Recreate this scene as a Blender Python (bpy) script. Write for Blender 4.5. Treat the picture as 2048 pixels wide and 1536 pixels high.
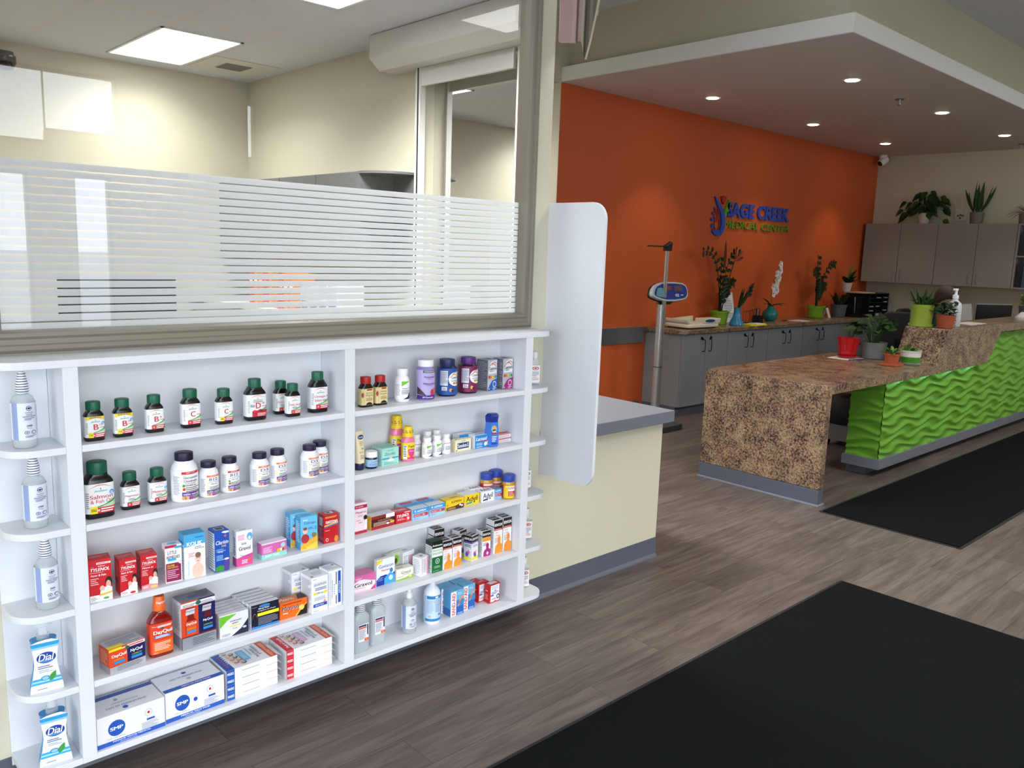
import bpy, bmesh, math, random
from mathutils import Vector, Matrix, Euler
for o in list(bpy.data.objects): bpy.data.objects.remove(o)
SC = bpy.context.scene
COL = SC.collection
PI = math.pi
R = math.radians

# ---------------------------------------------------------------- camera
cam_d = bpy.data.cameras.new('camera'); cam = bpy.data.objects.new('camera', cam_d); COL.objects.link(cam)
cam.location = (-0.30337, -2.48095, 1.66996)
cam.rotation_euler = (R(80.73308), R(-1.96760), R(-42.82192))
cam_d.sensor_width = 36; cam_d.lens = 1643.88 / 2048 * 36; cam_d.clip_start = .05; cam_d.clip_end = 200
SC.camera = cam
SC.view_settings.view_transform = 'Standard'; SC.view_settings.look = 'None'
SC.view_settings.exposure = EXPO = 0.16; SC.view_settings.gamma = 1; SC.view_settings.use_curve_mapping = False

# ---------------------------------------------------------------- world: bright overcast sky
w = bpy.data.worlds.new('overcast'); SC.world = w; w.use_nodes = True
nt = w.node_tree; nt.nodes.clear()
tc = nt.nodes.new('ShaderNodeTexCoord'); sp = nt.nodes.new('ShaderNodeSeparateXYZ')
rp = nt.nodes.new('ShaderNodeValToRGB'); bg = nt.nodes.new('ShaderNodeBackground'); wo = nt.nodes.new('ShaderNodeOutputWorld')
rp.color_ramp.elements[0].position = 0.0; rp.color_ramp.elements[0].color = (.74, .79, .86, 1)
rp.color_ramp.elements[1].position = .6; rp.color_ramp.elements[1].color = (.90, .95, 1, 1)
nt.links.new(tc.outputs['Generated'], sp.inputs[0]); nt.links.new(sp.outputs['Z'], rp.inputs[0])
nt.links.new(rp.outputs[0], bg.inputs[0]); nt.links.new(bg.outputs[0], wo.inputs[0])
bg.inputs[1].default_value = 7.6

def area(name, loc, rot, sx, sy, power, col=(1, 1, 1), portal=False, spread=180):
    d = bpy.data.lights.new(name, 'AREA'); d.shape = 'RECTANGLE'; d.size = sx; d.size_y = sy; d.energy = power; d.color = col
    d.spread = R(spread)
    if portal: d.cycles.is_portal = True
    o = bpy.data.objects.new(name, d); COL.objects.link(o); o.location = loc; o.rotation_euler = rot
    return o
# storefront daylight portals (the glazing itself is built below); -Z of the lamp points into the room (+Y)
WIN = [(-3.6, 1.505, .15, 2.18), (-3.6, 1.66, 2.42, 3.03), (1.66, 2.24, 2.52, 3.03), (1.84, 2.15, .15, 2.18), (3.42, 3.53, 2.46, 3.0), (7.7, 11.7, 2.85, 3.55)]  # last entry is a clerestory added to light the upper reception
LWIN = (-4.5, -.7, .15, 3.1)
for i, (x0, x1, z0, z1) in enumerate(WIN):
    area('daylight_portal', ((x0 + x1) / 2, -5.02, (z0 + z1) / 2), (R(90), 0, 0), x1 - x0, z1 - z0, 1, portal=True)

area('daylight_portal', (-4.02, (LWIN[0] + LWIN[1]) / 2, (LWIN[2] + LWIN[3]) / 2), (0, R(-90), 0), LWIN[3] - LWIN[2], LWIN[1] - LWIN[0], 1, portal=True)

# ---------------------------------------------------------------- helpers
def lin(c):
    if isinstance(c, str):
        c = c.lstrip('#'); c = [int(c[i:i + 2], 16) / 255 for i in (0, 2, 4)]
    return tuple(x / 12.92 if x <= .04045 else ((x + .055) / 1.055) ** 2.4 for x in c)
_M = {}
def M(col, rough=.5, metal=0, name=None, spec=.5, coat=0):
    k = (str(col), rough, metal, spec, coat)
    if k in _M: return _M[k]
    m = bpy.data.materials.new(name or 'paint_' + str(col).strip('#')); m.use_nodes = True
    b = m.node_tree.nodes['Principled BSDF']; b.inputs['Base Color'].default_value = (*lin(col), 1)
    b.inputs['Roughness'].default_value = rough; b.inputs['Metallic'].default_value = metal
    b.inputs['Specular IOR Level'].default_value = spec; b.inputs['Coat Weight'].default_value = coat
    _M[k] = m; return m
def nodes(name):
    m = bpy.data.materials.new(name); m.use_nodes = True
    t = m.node_tree; return m, t, t.nodes['Principled BSDF'], t.nodes['Material Output']
def N(t, typ, **kw):
    n = t.nodes.new(typ)
    for k, v in kw.items():
        if k.startswith('i_'): n.inputs[k[2:].replace('_', ' ')].default_value = v
        else: setattr(n, k, v)
    return n
def ramp(t, pts):
    r = t.nodes.new('ShaderNodeValToRGB'); e = r.color_ramp.elements
    while len(e) < len(pts): e.new(.5)
    for x, (p, c) in zip(e, pts): x.position = p; x.color = (*lin(c), 1)
    return r
def emis(name, col, s):
    m, t, b, o = nodes(name)
    e = N(t, 'ShaderNodeEmission'); e.inputs[0].default_value = (*col, 1); e.inputs[1].default_value = s
    t.links.new(e.outputs[0], o.inputs[0]); return m
def thin_glass(name, ior=1.5, tint=(1, 1, 1), rough=0.0, add=0.0):
    m, t, b, o = nodes(name)
    fr = N(t, 'ShaderNodeFresnel'); fr.inputs[0].default_value = ior
    tr = N(t, 'ShaderNodeBsdfTransparent'); tr.inputs[0].default_value = (*tint, 1)
    gl = N(t, 'ShaderNodeBsdfGlossy'); gl.inputs['Roughness'].default_value = rough
    mx = N(t, 'ShaderNodeMixShader')
    if add:
        ad = N(t, 'ShaderNodeMath', operation='ADD'); ad.inputs[1].default_value = add
        t.links.new(fr.outputs[0], ad.inputs[0]); t.links.new(ad.outputs[0], mx.inputs[0])
    else: t.links.new(fr.outputs[0], mx.inputs[0])
    t.links.new(tr.outputs[0], mx.inputs[1]); t.links.new(gl.outputs[0], mx.inputs[2]); t.links.new(mx.outputs[0], o.inputs[0])
    return m
def translucent(name, col, alpha, rough=.25):
    """clear or cloudy plastic: part see-through, part glossy coloured"""
    m, t, b, o = nodes(name)
    b.inputs['Base Color'].default_value = (*lin(col), 1); b.inputs['Roughness'].default_value = rough; b.inputs['Alpha'].default_value = alpha
    return m

class MB:
    """collects polygons; build() links them as one mesh object"""
    def __init__(s): s.v = []; s.f = []; s.m = []; s.mats = []
    def mi(s, mat):
        if mat not in s.mats: s.mats.append(mat)
        return s.mats.index(mat)
    def add(s, vs, fs, mat, T=None):
        o = len(s.v)
        s.v += [tuple(T @ Vector(v)) if T else tuple(v) for v in vs]
        i = s.mi(mat); s.f += [tuple(k + o for k in f) for f in fs]; s.m += [i] * len(fs)
    def box(s, x0, x1, y0, y1, z0, z1, mat, T=None):
        s.add([(x0, y0, z0), (x1, y0, z0), (x1, y1, z0), (x0, y1, z0), (x0, y0, z1), (x1, y0, z1), (x1, y1, z1), (x0, y1, z1)],
              [(3, 2, 1, 0), (4, 5, 6, 7), (0, 1, 5, 4), (1, 2, 6, 5), (2, 3, 7, 6), (3, 0, 4, 7)], mat, T)
    def prism(s, pts, a, b, mat, T=None, axis='z'):
        n = len(pts)
        f = {'z': lambda p, h: (p[0], p[1], h), 'x': lambda p, h: (h, p[0], p[1]), 'y': lambda p, h: (p[0], h, p[1])}[axis]
        vs = [f(p, a) for p in pts] + [f(p, b) for p in pts]
        s.add(vs, [tuple(range(n))[::-1], tuple(range(n, 2 * n))] + [(i, (i + 1) % n, n + (i + 1) % n, n + i) for i in range(n)], mat, T)
    def loft(s, secs, mat, T=None, seg=28, n=2.0, cap=True):
        """secs: (z, rx, ry[, cx, cy])"""
        vs = []; fs = []
        for q in secs:
            z, rx, ry = q[:3]; cx, cy = (q[3], q[4]) if len(q) > 3 else (0, 0)
            for k in range(seg):
                a = 2 * PI * k / seg; c, sn = math.cos(a), math.sin(a)
                vs.append((cx + rx * math.copysign(abs(c) ** (2 / n), c), cy + ry * math.copysign(abs(sn) ** (2 / n), sn), z))
        for i in range(len(secs) - 1):
            for k in range(seg):
                a = i * seg + k; b = i * seg + (k + 1) % seg
                fs.append((a, b, b + seg, a + seg))
        if cap:
            fs.append(tuple(range(seg))[::-1]); fs.append(tuple(range((len(secs) - 1) * seg, len(secs) * seg)))
        s.add(vs, fs, mat, T)
    def tube(s, pts, r, mat, seg=8, T=None, taper=None):
        P = [Vector(p) for p in pts]; vs = []; fs = []; up = Vector((0, 0, 1))
        for i, p in enumerate(P):
            d = (P[min(i + 1, len(P) - 1)] - P[max(i - 1, 0)]).normalized()
            a = d.cross(up if abs(d.z) < .95 else Vector((1, 0, 0))).normalized(); b = d.cross(a)
            rr = r if taper is None else r + (taper - r) * i / (len(P) - 1)
            for k in range(seg):
                t = 2 * PI * k / seg; vs.append(p + a * rr * math.cos(t) + b * rr * math.sin(t))
        for i in range(len(P) - 1):
            for k in range(seg):
                a = i * seg + k; b = i * seg + (k + 1) % seg; fs.append((a, b, b + seg, a + seg))
        fs.append(tuple(range(seg))[::-1]); fs.append(tuple(range((len(P) - 1) * seg, len(P) * seg)))
        s.add(vs, fs, mat, T)
    def build(s, name, parent=None, smooth=None, bevel=0, sub=0, loc=None, rz=0):
        me = bpy.data.meshes.new(name); me.from_pydata(s.v, [], s.f)
        for m in s.mats: me.materials.append(m)
        for p, i in zip(me.polygons, s.m): p.material_index = i
        me.update()
        o = bpy.data.objects.new(name, me); COL.objects.link(o)
        if smooth: 
            for p in me.polygons: p.use_smooth = True
            me.set_sharp_from_angle(angle=R(smooth))
        if bevel:
            b = o.modifiers.new('bevel', 'BEVEL'); b.width = bevel; b.segments = 2; b.limit_method = 'ANGLE'; b.angle_limit = R(35)
        if sub:
            b = o.modifiers.new('sub', 'SUBSURF'); b.levels = sub; b.render_levels = sub
        if parent: o.parent = parent
        if loc: o.location = loc
        if rz: o.rotation_euler.z = R(rz)
        return o
def tag(o, label, cat, group=None, kind=None):
    if label: o['label'] = label
    if cat: o['category'] = cat
    if group: o['group'] = group
    if kind: o['kind'] = kind
    return o
def struct(o): o['kind'] = 'structure'; return o
def empty(name, loc, rz, label, cat, group=None):
    o = bpy.data.objects.new(name, None); COL.objects.link(o); o.location = loc; o.rotation_euler.z = R(rz)
    o.empty_display_size = .05
    return tag(o, label, cat, group)
def sbox(name, x0, x1, y0, y1, z0, z1, mat, bevel=0):
    b = MB(); b.box(x0, x1, y0, y1, z0, z1, mat); return struct(b.build(name, bevel=bevel))
def rrect(x0, z0, x1, z1, r, corners=(1, 1, 1, 1), n=8):
    """rounded rectangle outline, corners order: bl, br, tr, tl"""
    out = []
    for (cx, cz, a0, on) in ((x0, z0, 180, corners[0]), (x1, z0, 270, corners[1]), (x1, z1, 0, corners[2]), (x0, z1, 90, corners[3])):
        if not on: out.append((cx, cz)); continue
        mx = cx + (r if cx == x0 else -r); mz = cz + (r if cz == z0 else -r)
        for k in range(n + 1):
            a = R(a0 + 90 * k / n); out.append((mx + r * math.cos(a), mz + r * math.sin(a)))
    return out

# text: a built-in font outline turned into triangles, cached
_T = {}
def text_mesh(s, bold=0.0, shear=0.0):
    k = (s, bold, shear)
    if k in _T: return _T[k]
    c = bpy.data.curves.new('txt', 'FONT'); c.body = s; c.offset = bold; c.shear = shear; c.resolution_u = 3; c.fill_mode = 'FRONT'
    o = bpy.data.objects.new('txt', c); COL.objects.link(o)
    dg = bpy.context.evaluated_depsgraph_get(); me = bpy.data.meshes.new_from_object(o.evaluated_get(dg))
    vs = [(v.co.x, v.co.y) for v in me.vertices]; fs = [tuple(p.vertices) for p in me.polygons]
    bpy.data.objects.remove(o); bpy.data.curves.remove(c); bpy.data.meshes.remove(me)
    xs = [v[0] for v in vs] or [0, 1]; ys = [v[1] for v in vs] or [0, 1]
    x0, x1, y0, y1 = min(xs), max(xs), min(ys), max(ys)
    vs = [((x - x0) / max(x1 - x0, 1e-6), (y - y0) / max(y1 - y0, 1e-6)) for x, y in vs]
    _T[k] = (vs, fs); return _T[k]

def slabs(P, step):
    """cut an outline into narrow upright strips so that it can follow a curved face"""
    x0 = max(0, min(p[0] for p in P)); x1 = min(1, max(p[0] for p in P)); n = max(2, math.ceil((x1 - x0) / step)); vs = []
    for i in range(n + 1):
        x = x0 + (x1 - x0) * i / n; x = min(max(x, x0 + 1e-5), x1 - 1e-5); ys = []
        for a, b in zip(P, P[1:] + P[:1]):
            if (a[0] - x) * (b[0] - x) <= 0 and a[0] != b[0]: ys.append(a[1] + (b[1] - a[1]) * (x - a[0]) / (b[0] - a[0]))
        ys = ys or [P[0][1]]; vs += [(x, min(ys)), (x, max(ys))]
    return vs, [(2 * i, 2 * i + 2, 2 * i + 3, 2 * i + 1) for i in range(n)]
def graphics(mb, G, fn, step=2.0, T=None, lay0=1, dl=.00022):
    """draw 2D shapes in 0..1 face space; fn(x, y, off) -> 3D. step: widest cell before a shape is cut (curved faces)"""
    lay = lay0
    for g in G:
        k = g[0]; off = lay * dl
        if k == 'r':
            _, x0, y0, x1, y1, c = g; n = max(1, math.ceil((x1 - x0) / step))
            vs = []; fs = []
            for i in range(n + 1):
                x = x0 + (x1 - x0) * i / n; vs += [(x, y0), (x, y1)]
            fs = [(2 * i, 2 * i + 2, 2 * i + 3, 2 * i + 1) for i in range(n)]
        elif k == 'l':   # rows of fine print too small to read
            _, x0, y0, x1, n, dy, c = g; vs = []; fs = []; rr = random.Random(int(x0 * 991 + y0 * 773))
            for j in range(n):
                y = y0 - j * dy; xe = x1 - (x1 - x0) * rr.choice([0, 0, .12, .3]); m = max(1, math.ceil((xe - x0) / step))
                b = len(vs)
                for i in range(m + 1):
                    x = x0 + (xe - x0) * i / m; vs += [(x, y - dy * .22), (x, y + dy * .22)]
                fs += [(b + 2 * i, b + 2 * i + 2, b + 2 * i + 3, b + 2 * i + 1) for i in range(m)]
        elif k == 'e':
            _, cx, cy, rx, ry, c = g; n = 20; vs = [(cx + rx * math.cos(2 * PI * i / n), cy + ry * math.sin(2 * PI * i / n)) for i in range(n)]
            if step < 1: vs, fs = slabs(vs, min(step, rx / 4))
            else: fs = [tuple(range(n))]
        elif k == 'a':   # arch band: (x0,x1,y at ends, rise, thickness)
            _, x0, x1, y0, rise, th, c = g; n = 12; vs = []
            for i in range(n + 1):
                u = i / n; x = x0 + (x1 - x0) * u; y = y0 + rise * 4 * u * (1 - u); vs += [(x, y - th * 4 * u * (1 - u) if th < 0 else y - th), (x, y)]
            fs = [(2 * i, 2 * i + 2, 2 * i + 3, 2 * i + 1) for i in range(n)]
        elif k == 'p':
            vs = list(g[1]); c = g[2]; fs = [tuple(range(len(vs)))]
            if step < 1: vs, fs = slabs(vs, step)
        elif k == 't':
            _, s, cx, cy, ww, hh, c = g[:7]; b = g[7] if len(g) > 7 else .02; sh = g[8] if len(g) > 8 else 0
            rot = g[9] if len(g) > 9 else 0
            tv, fs = text_mesh(s, 0, sh); q = b * 1.0 / max(1, len(s)); pl = (lambda x, y: (cx - (y - .5) * ww, cy + (x - .5) * hh)) if rot else (lambda x, y: (cx + (x - .5) * ww, cy + (y - .5) * hh))
            if b:   # heavier strokes: the same outline laid down three times, slightly apart
                for j, d_ in enumerate((0, 2 * q)):
                    mb.add([fn(*pl((x + d_) / (1 + 2 * q), y), off + (j - 2) * .00005) for x, y in tv], fs, c if not isinstance(c, str) else M(c, .45), T)
            vs = [pl((x + q) / (1 + 2 * q), y) for x, y in tv]
        mb.add([fn(x, y, off) for x, y in vs], fs, c if not isinstance(c, str) else M(c, .45), T)
        lay += 1
# ================================================================ materials of the setting
def wall_mat(name, col, bump=.06):
    m, t, b, o = nodes(name); b.inputs['Roughness'].default_value = .6
    n = N(t, 'ShaderNodeTexNoise'); n.inputs['Scale'].default_value = 140; n.inputs['Detail'].default_value = 4
    tcn = N(t, 'ShaderNodeTexCoord'); t.links.new(tcn.outputs['Object'], n.inputs[0])
    bp = N(t, 'ShaderNodeBump'); bp.inputs['Strength'].default_value = bump; bp.inputs['Distance'].default_value = .002
    t.links.new(n.outputs[0], bp.inputs['Height']); t.links.new(bp.outputs[0], b.inputs['Normal'])
    n2 = N(t, 'ShaderNodeTexNoise'); n2.inputs['Scale'].default_value = 1.3; t.links.new(tcn.outputs['Object'], n2.inputs[0])
    mx = N(t, 'ShaderNodeMix', data_type='RGBA'); c = lin(col)
    mx.inputs['A'].default_value = (*[x * .96 for x in c], 1); mx.inputs['B'].default_value = (*[min(1, x * 1.04) for x in c], 1)
    t.links.new(n2.outputs[0], mx.inputs['Factor']); t.links.new(mx.outputs['Result'], b.inputs['Base Color'])
    return m
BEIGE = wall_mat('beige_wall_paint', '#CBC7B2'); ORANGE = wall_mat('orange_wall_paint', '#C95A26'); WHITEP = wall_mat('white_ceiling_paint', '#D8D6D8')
MELA = M('#DDE0E5', .38, name='white_melamine')
TAUPE = M('#7E776A', .42, name='taupe_window_frame'); BASE = M('#555A66', .5, name='grey_vinyl_base')
GREYLAM = M('#84898C', .45, name='grey_laminate'); STEEL = M('#B9BBBE', .25, 1, name='brushed_steel'); BLK = M('#0B0B0D', .45); WHT = M('#F2F3F5', .4)

def plank_mat():
    m, t, b, o = nodes('grey_wood_plank_floor')
    tcn = N(t, 'ShaderNodeTexCoord'); L = t.links.new
    br = N(t, 'ShaderNodeTexBrick', offset=.37, offset_frequency=2, squash=1)
    for k, v in dict(Scale=1, Mortar_Size=.0012, Mortar_Smooth=.1, Bias=0, Brick_Width=1.22, Row_Height=.18).items(): br.inputs[k.replace('_', ' ')].default_value = v
    br.inputs['Color1'].default_value = (0, 0, 0, 1); br.inputs['Color2'].default_value = (1, 1, 1, 1); br.inputs['Mortar'].default_value = (.5, .5, .5, 1)
    L(tcn.outputs['Object'], br.inputs[0])
    wn = N(t, 'ShaderNodeMapping'); wn.inputs['Scale'].default_value = (1.1, 13, 1); L(tcn.outputs['Object'], wn.inputs[0])
    ad = N(t, 'ShaderNodeVectorMath', operation='ADD'); L(wn.outputs[0], ad.inputs[0])
    sc = N(t, 'ShaderNodeVectorMath', operation='SCALE'); sc.inputs['Scale'].default_value = 37; L(br.outputs['Color'], sc.inputs[0]); L(sc.outputs[0], ad.inputs[1])
    n1 = N(t, 'ShaderNodeTexNoise'); n1.inputs['Scale'].default_value = 1.6; n1.inputs['Detail'].default_value = 8; n1.inputs['Roughness'].default_value = .62; n1.inputs['Distortion'].default_value = .8; L(ad.outputs[0], n1.inputs[0])
    m2 = N(t, 'ShaderNodeMapping'); m2.inputs['Scale'].default_value = (3, 70, 1); L(tcn.outputs['Object'], m2.inputs[0])
    n2 = N(t, 'ShaderNodeTexNoise'); n2.inputs['Scale'].default_value = 2.2; n2.inputs['Detail'].default_value = 6; L(m2.outputs[0], n2.inputs[0])
    r1 = ramp(t, [(.25, '#433937'), (.45, '#675C58'), (.58, '#7E736D'), (.8, '#8F857E')]); L(n1.outputs[0], r1.inputs[0])
    r2 = ramp(t, [(.3, '#4C413E'), (.7, '#8A807A')]); L(n2.outputs[0], r2.inputs[0])
    mx = N(t, 'ShaderNodeMix', data_type='RGBA'); mx.inputs['Factor'].default_value = .33; L(r1.outputs[0], mx.inputs['A']); L(r2.outputs[0], mx.inputs['B'])
    vr = N(t, 'ShaderNodeMix', data_type='RGBA', blend_type='MULTIPLY'); vr.inputs['Factor'].default_value = .6
    rb = ramp(t, [(0, '#9C918C'), (1, '#D2CCC7')]); L(br.outputs['Color'], rb.inputs[0]); L(mx.outputs['Result'], vr.inputs['A']); L(rb.outputs[0], vr.inputs['B'])
    dk = N(t, 'ShaderNodeMix', data_type='RGBA'); L(br.outputs['Fac'], dk.inputs['Factor']); L(vr.outputs['Result'], dk.inputs['A']); dk.inputs['B'].default_value = (*lin('#3A322F'), 1)
    L(dk.outputs['Result'], b.inputs['Base Color']); b.inputs['Roughness'].default_value = .42
    bp = N(t, 'ShaderNodeBump'); bp.inputs['Strength'].default_value = .12; bp.inputs['Distance'].default_value = .002; L(n2.outputs[0], bp.inputs['Height']); L(bp.outputs[0], b.inputs['Normal'])
    return m
def granite_mat():
    m, t, b, o = nodes('brown_speckled_laminate'); L = t.links.new
    tcn = N(t, 'ShaderNodeTexCoord')
    def noise(sc, det, ro=.6, off=0):
        mp = N(t, 'ShaderNodeMapping'); mp.inputs['Location'].default_value = (off, off, off); L(tcn.outputs['Object'], mp.inputs[0])
        n = N(t, 'ShaderNodeTexNoise'); n.inputs['Scale'].default_value = sc; n.inputs['Detail'].default_value = det; n.inputs['Roughness'].default_value = ro; L(mp.outputs[0], n.inputs[0]); return n
    n1 = noise(62, 4, .75); n2 = noise(9, 4, .65, 3); n3 = noise(60, 2, .6, 7); n4 = noise(140, 1, .5, 11)
    a1 = N(t, 'ShaderNodeMath', operation='MULTIPLY_ADD'); a1.inputs[1].default_value = .36; L(n2.outputs[0], a1.inputs[0])
    a2 = N(t, 'ShaderNodeMath', operation='MULTIPLY'); a2.inputs[1].default_value = .64; L(n1.outputs[0], a2.inputs[0]); L(a2.outputs[0], a1.inputs[2])
    r = ramp(t, [(.41, '#2E1D1A'), (.47, '#634438'), (.52, '#957C5E'), (.59, '#B39C74')]); L(a1.outputs[0], r.inputs[0])
    g = ramp(t, [(.56, '#000000'), (.60, '#FFFFFF')]); L(n3.outputs[0], g.inputs[0])
    mx = N(t, 'ShaderNodeMix', data_type='RGBA'); L(g.outputs[0], mx.inputs['Factor']); L(r.outputs[0], mx.inputs['A']); mx.inputs['B'].default_value = (*lin('#857C78'), 1)
    k = ramp(t, [(.62, '#000000'), (.66, '#FFFFFF')]); L(n4.outputs[0], k.inputs[0])
    m2 = N(t, 'ShaderNodeMix', data_type='RGBA'); L(k.outputs[0], m2.inputs['Factor']); L(mx.outputs['Result'], m2.inputs['A']); m2.inputs['B'].default_value = (*lin('#231614'), 1)
    L(m2.outputs['Result'], b.inputs['Base Color']); b.inputs['Roughness'].default_value = .28
    return m
def tile_mat():
    m, t, b, o = nodes('ceiling_tile'); L = t.links.new
    tcn = N(t, 'ShaderNodeTexCoord'); mp = N(t, 'ShaderNodeMapping'); L(tcn.outputs['Object'], mp.inputs[0]); mp.inputs['Location'].default_value = (-.23, .08, 0)
    br = N(t, 'ShaderNodeTexBrick', offset=0, squash=1)
    for k, v in dict(Scale=1, Mortar_Size=.012, Mortar_Smooth=0, Bias=0, Brick_Width=.63, Row_Height=1.24).items(): br.inputs[k.replace('_', ' ')].default_value = v
    L(mp.outputs[0], br.inputs[0])
    br.inputs['Color1'].default_value = (*lin('#D6D9E0'), 1); br.inputs['Color2'].default_value = (*lin('#D2D5DC'), 1); br.inputs['Mortar'].default_value = (*lin('#D6D5D2'), 1)
    L(br.outputs['Color'], b.inputs['Base Color']); b.inputs['Roughness'].default_value = .9
    n = N(t, 'ShaderNodeTexNoise'); n.inputs['Scale'].default_value = 160; L(tcn.outputs['Object'], n.inputs[0])
    bp = N(t, 'ShaderNodeBump'); bp.inputs['Strength'].default_value = .3; bp.inputs['Distance'].default_value = .003; L(n.outputs[0], bp.inputs['Height'])
    b2 = N(t, 'ShaderNodeBump'); b2.inputs['Strength'].default_value = .8; b2.inputs['Distance'].default_value = .006; L(br.outputs['Fac'], b2.inputs['Height']); L(bp.outputs[0], b2.inputs['Normal'])
    L(b2.outputs[0], b.inputs['Normal']); return m
def carpet_mat():
    m, t, b, o = nodes('black_mat_pile'); L = t.links.new
    tcn = N(t, 'ShaderNodeTexCoord'); n = N(t, 'ShaderNodeTexNoise'); n.inputs['Scale'].default_value = 420; n.inputs['Detail'].default_value = 2; L(tcn.outputs['Object'], n.inputs[0])
    r = ramp(t, [(.3, '#060809'), (.8, '#14181A')]); L(n.outputs[0], r.inputs[0]); L(r.outputs[0], b.inputs['Base Color'])
    b.inputs['Roughness'].default_value = 1; b.inputs['Specular IOR Level'].default_value = .1
    bp = N(t, 'ShaderNodeBump'); bp.inputs['Strength'].default_value = .5; bp.inputs['Distance'].default_value = .003; L(n.outputs[0], bp.inputs['Height']); L(bp.outputs[0], b.inputs['Normal'])
    return m
FLOOR = plank_mat(); GRAN = granite_mat(); TILE = tile_mat(); CARPET = carpet_mat()
PGLASS = thin_glass('partition_glass', 1.5, (.97, .985, .98), add=.035); SGLASS = thin_glass('storefront_glass', 1.45)
CLEAR = thin_glass('clear_acrylic', 1.45, (.93, .93, .93), add=.05)

# ================================================================ room shell
sbox('floor', -4, 12.12, -5.1, 9, -.06, 0, FLOOR)
sbox('ground', -60, 70, -90, -5.3, -.25, -.05, wall_mat('outdoor_asphalt', '#8E9092'))
b = MB(); b.prism([(-4, .171), (2.34, .171), (3.59, 1.42), (3.59, 9), (-4, 9)], 3.19, 3.25, TILE); struct(b.build('ceiling_pharmacy'))
sbox('ceiling', -4, 12.12, -5.1, 3.1, 3.76, 3.82, TILE)
sbox('ceiling_hall', 3.59, 5.42, 3.1, 9, 3.19, 3.25, TILE)
# partition wall with the glass window
FW = MB()
FW.box(-4, .15, .171, .291, 0, 3.75, BEIGE); FW.box(.15, 2.278, .171, .291, 0, 1.331, BEIGE); FW.box(.15, 2.278, .171, .291, 3.05, 3.75, BEIGE)
FW.box(2.278, 2.37, .171, .291, 0, 3.75, BEIGE)
struct(FW.build('wall_partition'))
b = MB(); b.box(2.37, 3.325, .171, .291, 0, .775, BEIGE); b.box(3.21, 3.325, .291, 1.42, 0, .775, BEIGE); struct(b.build('wall_half_height'))
b = MB(); b.prism([(2.34, .291), (2.42, .25), (3.59, 1.42), (3.47, 1.42)], 3.19, 3.76, BEIGE); struct(b.build('wall_bulkhead_corner'))
b = MB(); b.box(3.47, 3.59, 1.42, 1.52, 0, 3.76, BEIGE); b.box(3.47, 3.59, 2.60, 9, 0, 3.19, BEIGE); b.box(3.47, 3.59, 1.52, 2.60, 0, .95, BEIGE); b.box(3.47, 3.59, 1.52, 2.60, 2.93, 3.76, BEIGE); b.box(3.47, 3.59, 2.60, 3.1, 3.19, 3.76, BEIGE)
struct(b.build('wall_pharmacy_right'))
sbox('wall_pharmacy_back', -4, 3.47, 5.47, 5.6, 0, 3.19, BEIGE)
sbox('wall_pharmacy_left', -4.1, -4, .171, 9, 0, 3.3, BEIGE)
sbox('wall_hall_end', 3.59, 5.3, 8.9, 9.0, 0, 3.19, BEIGE)
b = MB(); b.box(5.3, 5.42, 3.1, 9, 0, 3.19, BEIGE); b.box(5.296, 5.2999, 2.981, 9, 0, 3.1895, BEIGE); struct(b.build('wall_hall_right'))
sbox('wall_header', 3.59, 5.2999, 2.98, 3.1, 3.186, 3.76, BEIGE)
sbox('wall_orange', 5.3, 12.0, 2.98, 3.1, 0, 3.19, ORANGE)
sbox('wall_above_orange', 5.3, 12.0, 2.98, 3.1, 3.19, 3.76, BEIGE)
sbox('wall_right', 12.0, 12.12, -5.1, 3.1, 0, 3.76, BEIGE)
b = MB(); y0, y1, z0, z1 = LWIN
b.box(-4.1, -4, -5.1, y0, 0, 3.82, BEIGE); b.box(-4.1, -4, y1, .171, 0, 3.82, BEIGE); b.box(-4.1, -4, y0, y1, 0, z0, BEIGE); b.box(-4.1, -4, y0, y1, z1, 3.82, BEIGE); struct(b.build('wall_left'))
b = MB(); b.box(-4.06, -4.054, y0, y1, z0, z1, SGLASS); g = struct(b.build('window_9')); f = MB(); ym = (y0 + y1) / 2
for q in ((y0, y0 + .05, z0, z1), (y1 - .05, y1, z0, z1), (ym - .025, ym + .025, z0, z1), (y0, y1, z0, z0 + .05), (y0, y1, z1 - .05, z1), (y0, y1, 2.2, 2.25)): f.box(-4.08, -4.03, q[0], q[1], q[2], q[3], TAUPE)
f.build('window_frame', g)
# storefront wall at the photographer's back with its windows and an added clerestory
b = MB(); xs = [-4] + sorted({q for k_ in WIN for q in k_[:2]}) + [12.12]; zs = [0] + sorted({q for k_ in WIN for q in k_[2:]}) + [3.82]
for i in range(len(xs) - 1):
    for j in range(len(zs) - 1):
        cx, cz = (xs[i] + xs[i + 1]) / 2, (zs[j] + zs[j + 1]) / 2
        if not any(x0 < cx < x1 and z0 < cz < z1 for x0, x1, z0, z1 in WIN):
            b.box(xs[i], xs[i + 1], -5.12, -5.0, zs[j], zs[j + 1], BEIGE)
struct(b.build('wall_storefront'))
for i, (x0, x1, z0, z1) in enumerate(WIN):
    b = MB(); b.box(x0, x1, -5.07, -5.064, z0, z1, SGLASS); g = struct(b.build('window_%d' % (i + 2)))
    f = MB(); k = .025
    for q in ((x0, x0 + (k if x0 != 1.66 else .001), z0, z1), (x1 - (k if x1 != 1.66 else .001), x1, z0, z1), (x0, x1, z0, z0 + k), (x0, x1, z1 - k, z1)): f.box(q[0], q[1], -5.09, -5.03, q[2], q[3], TAUPE)
    f.build('window_frame', g)
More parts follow.
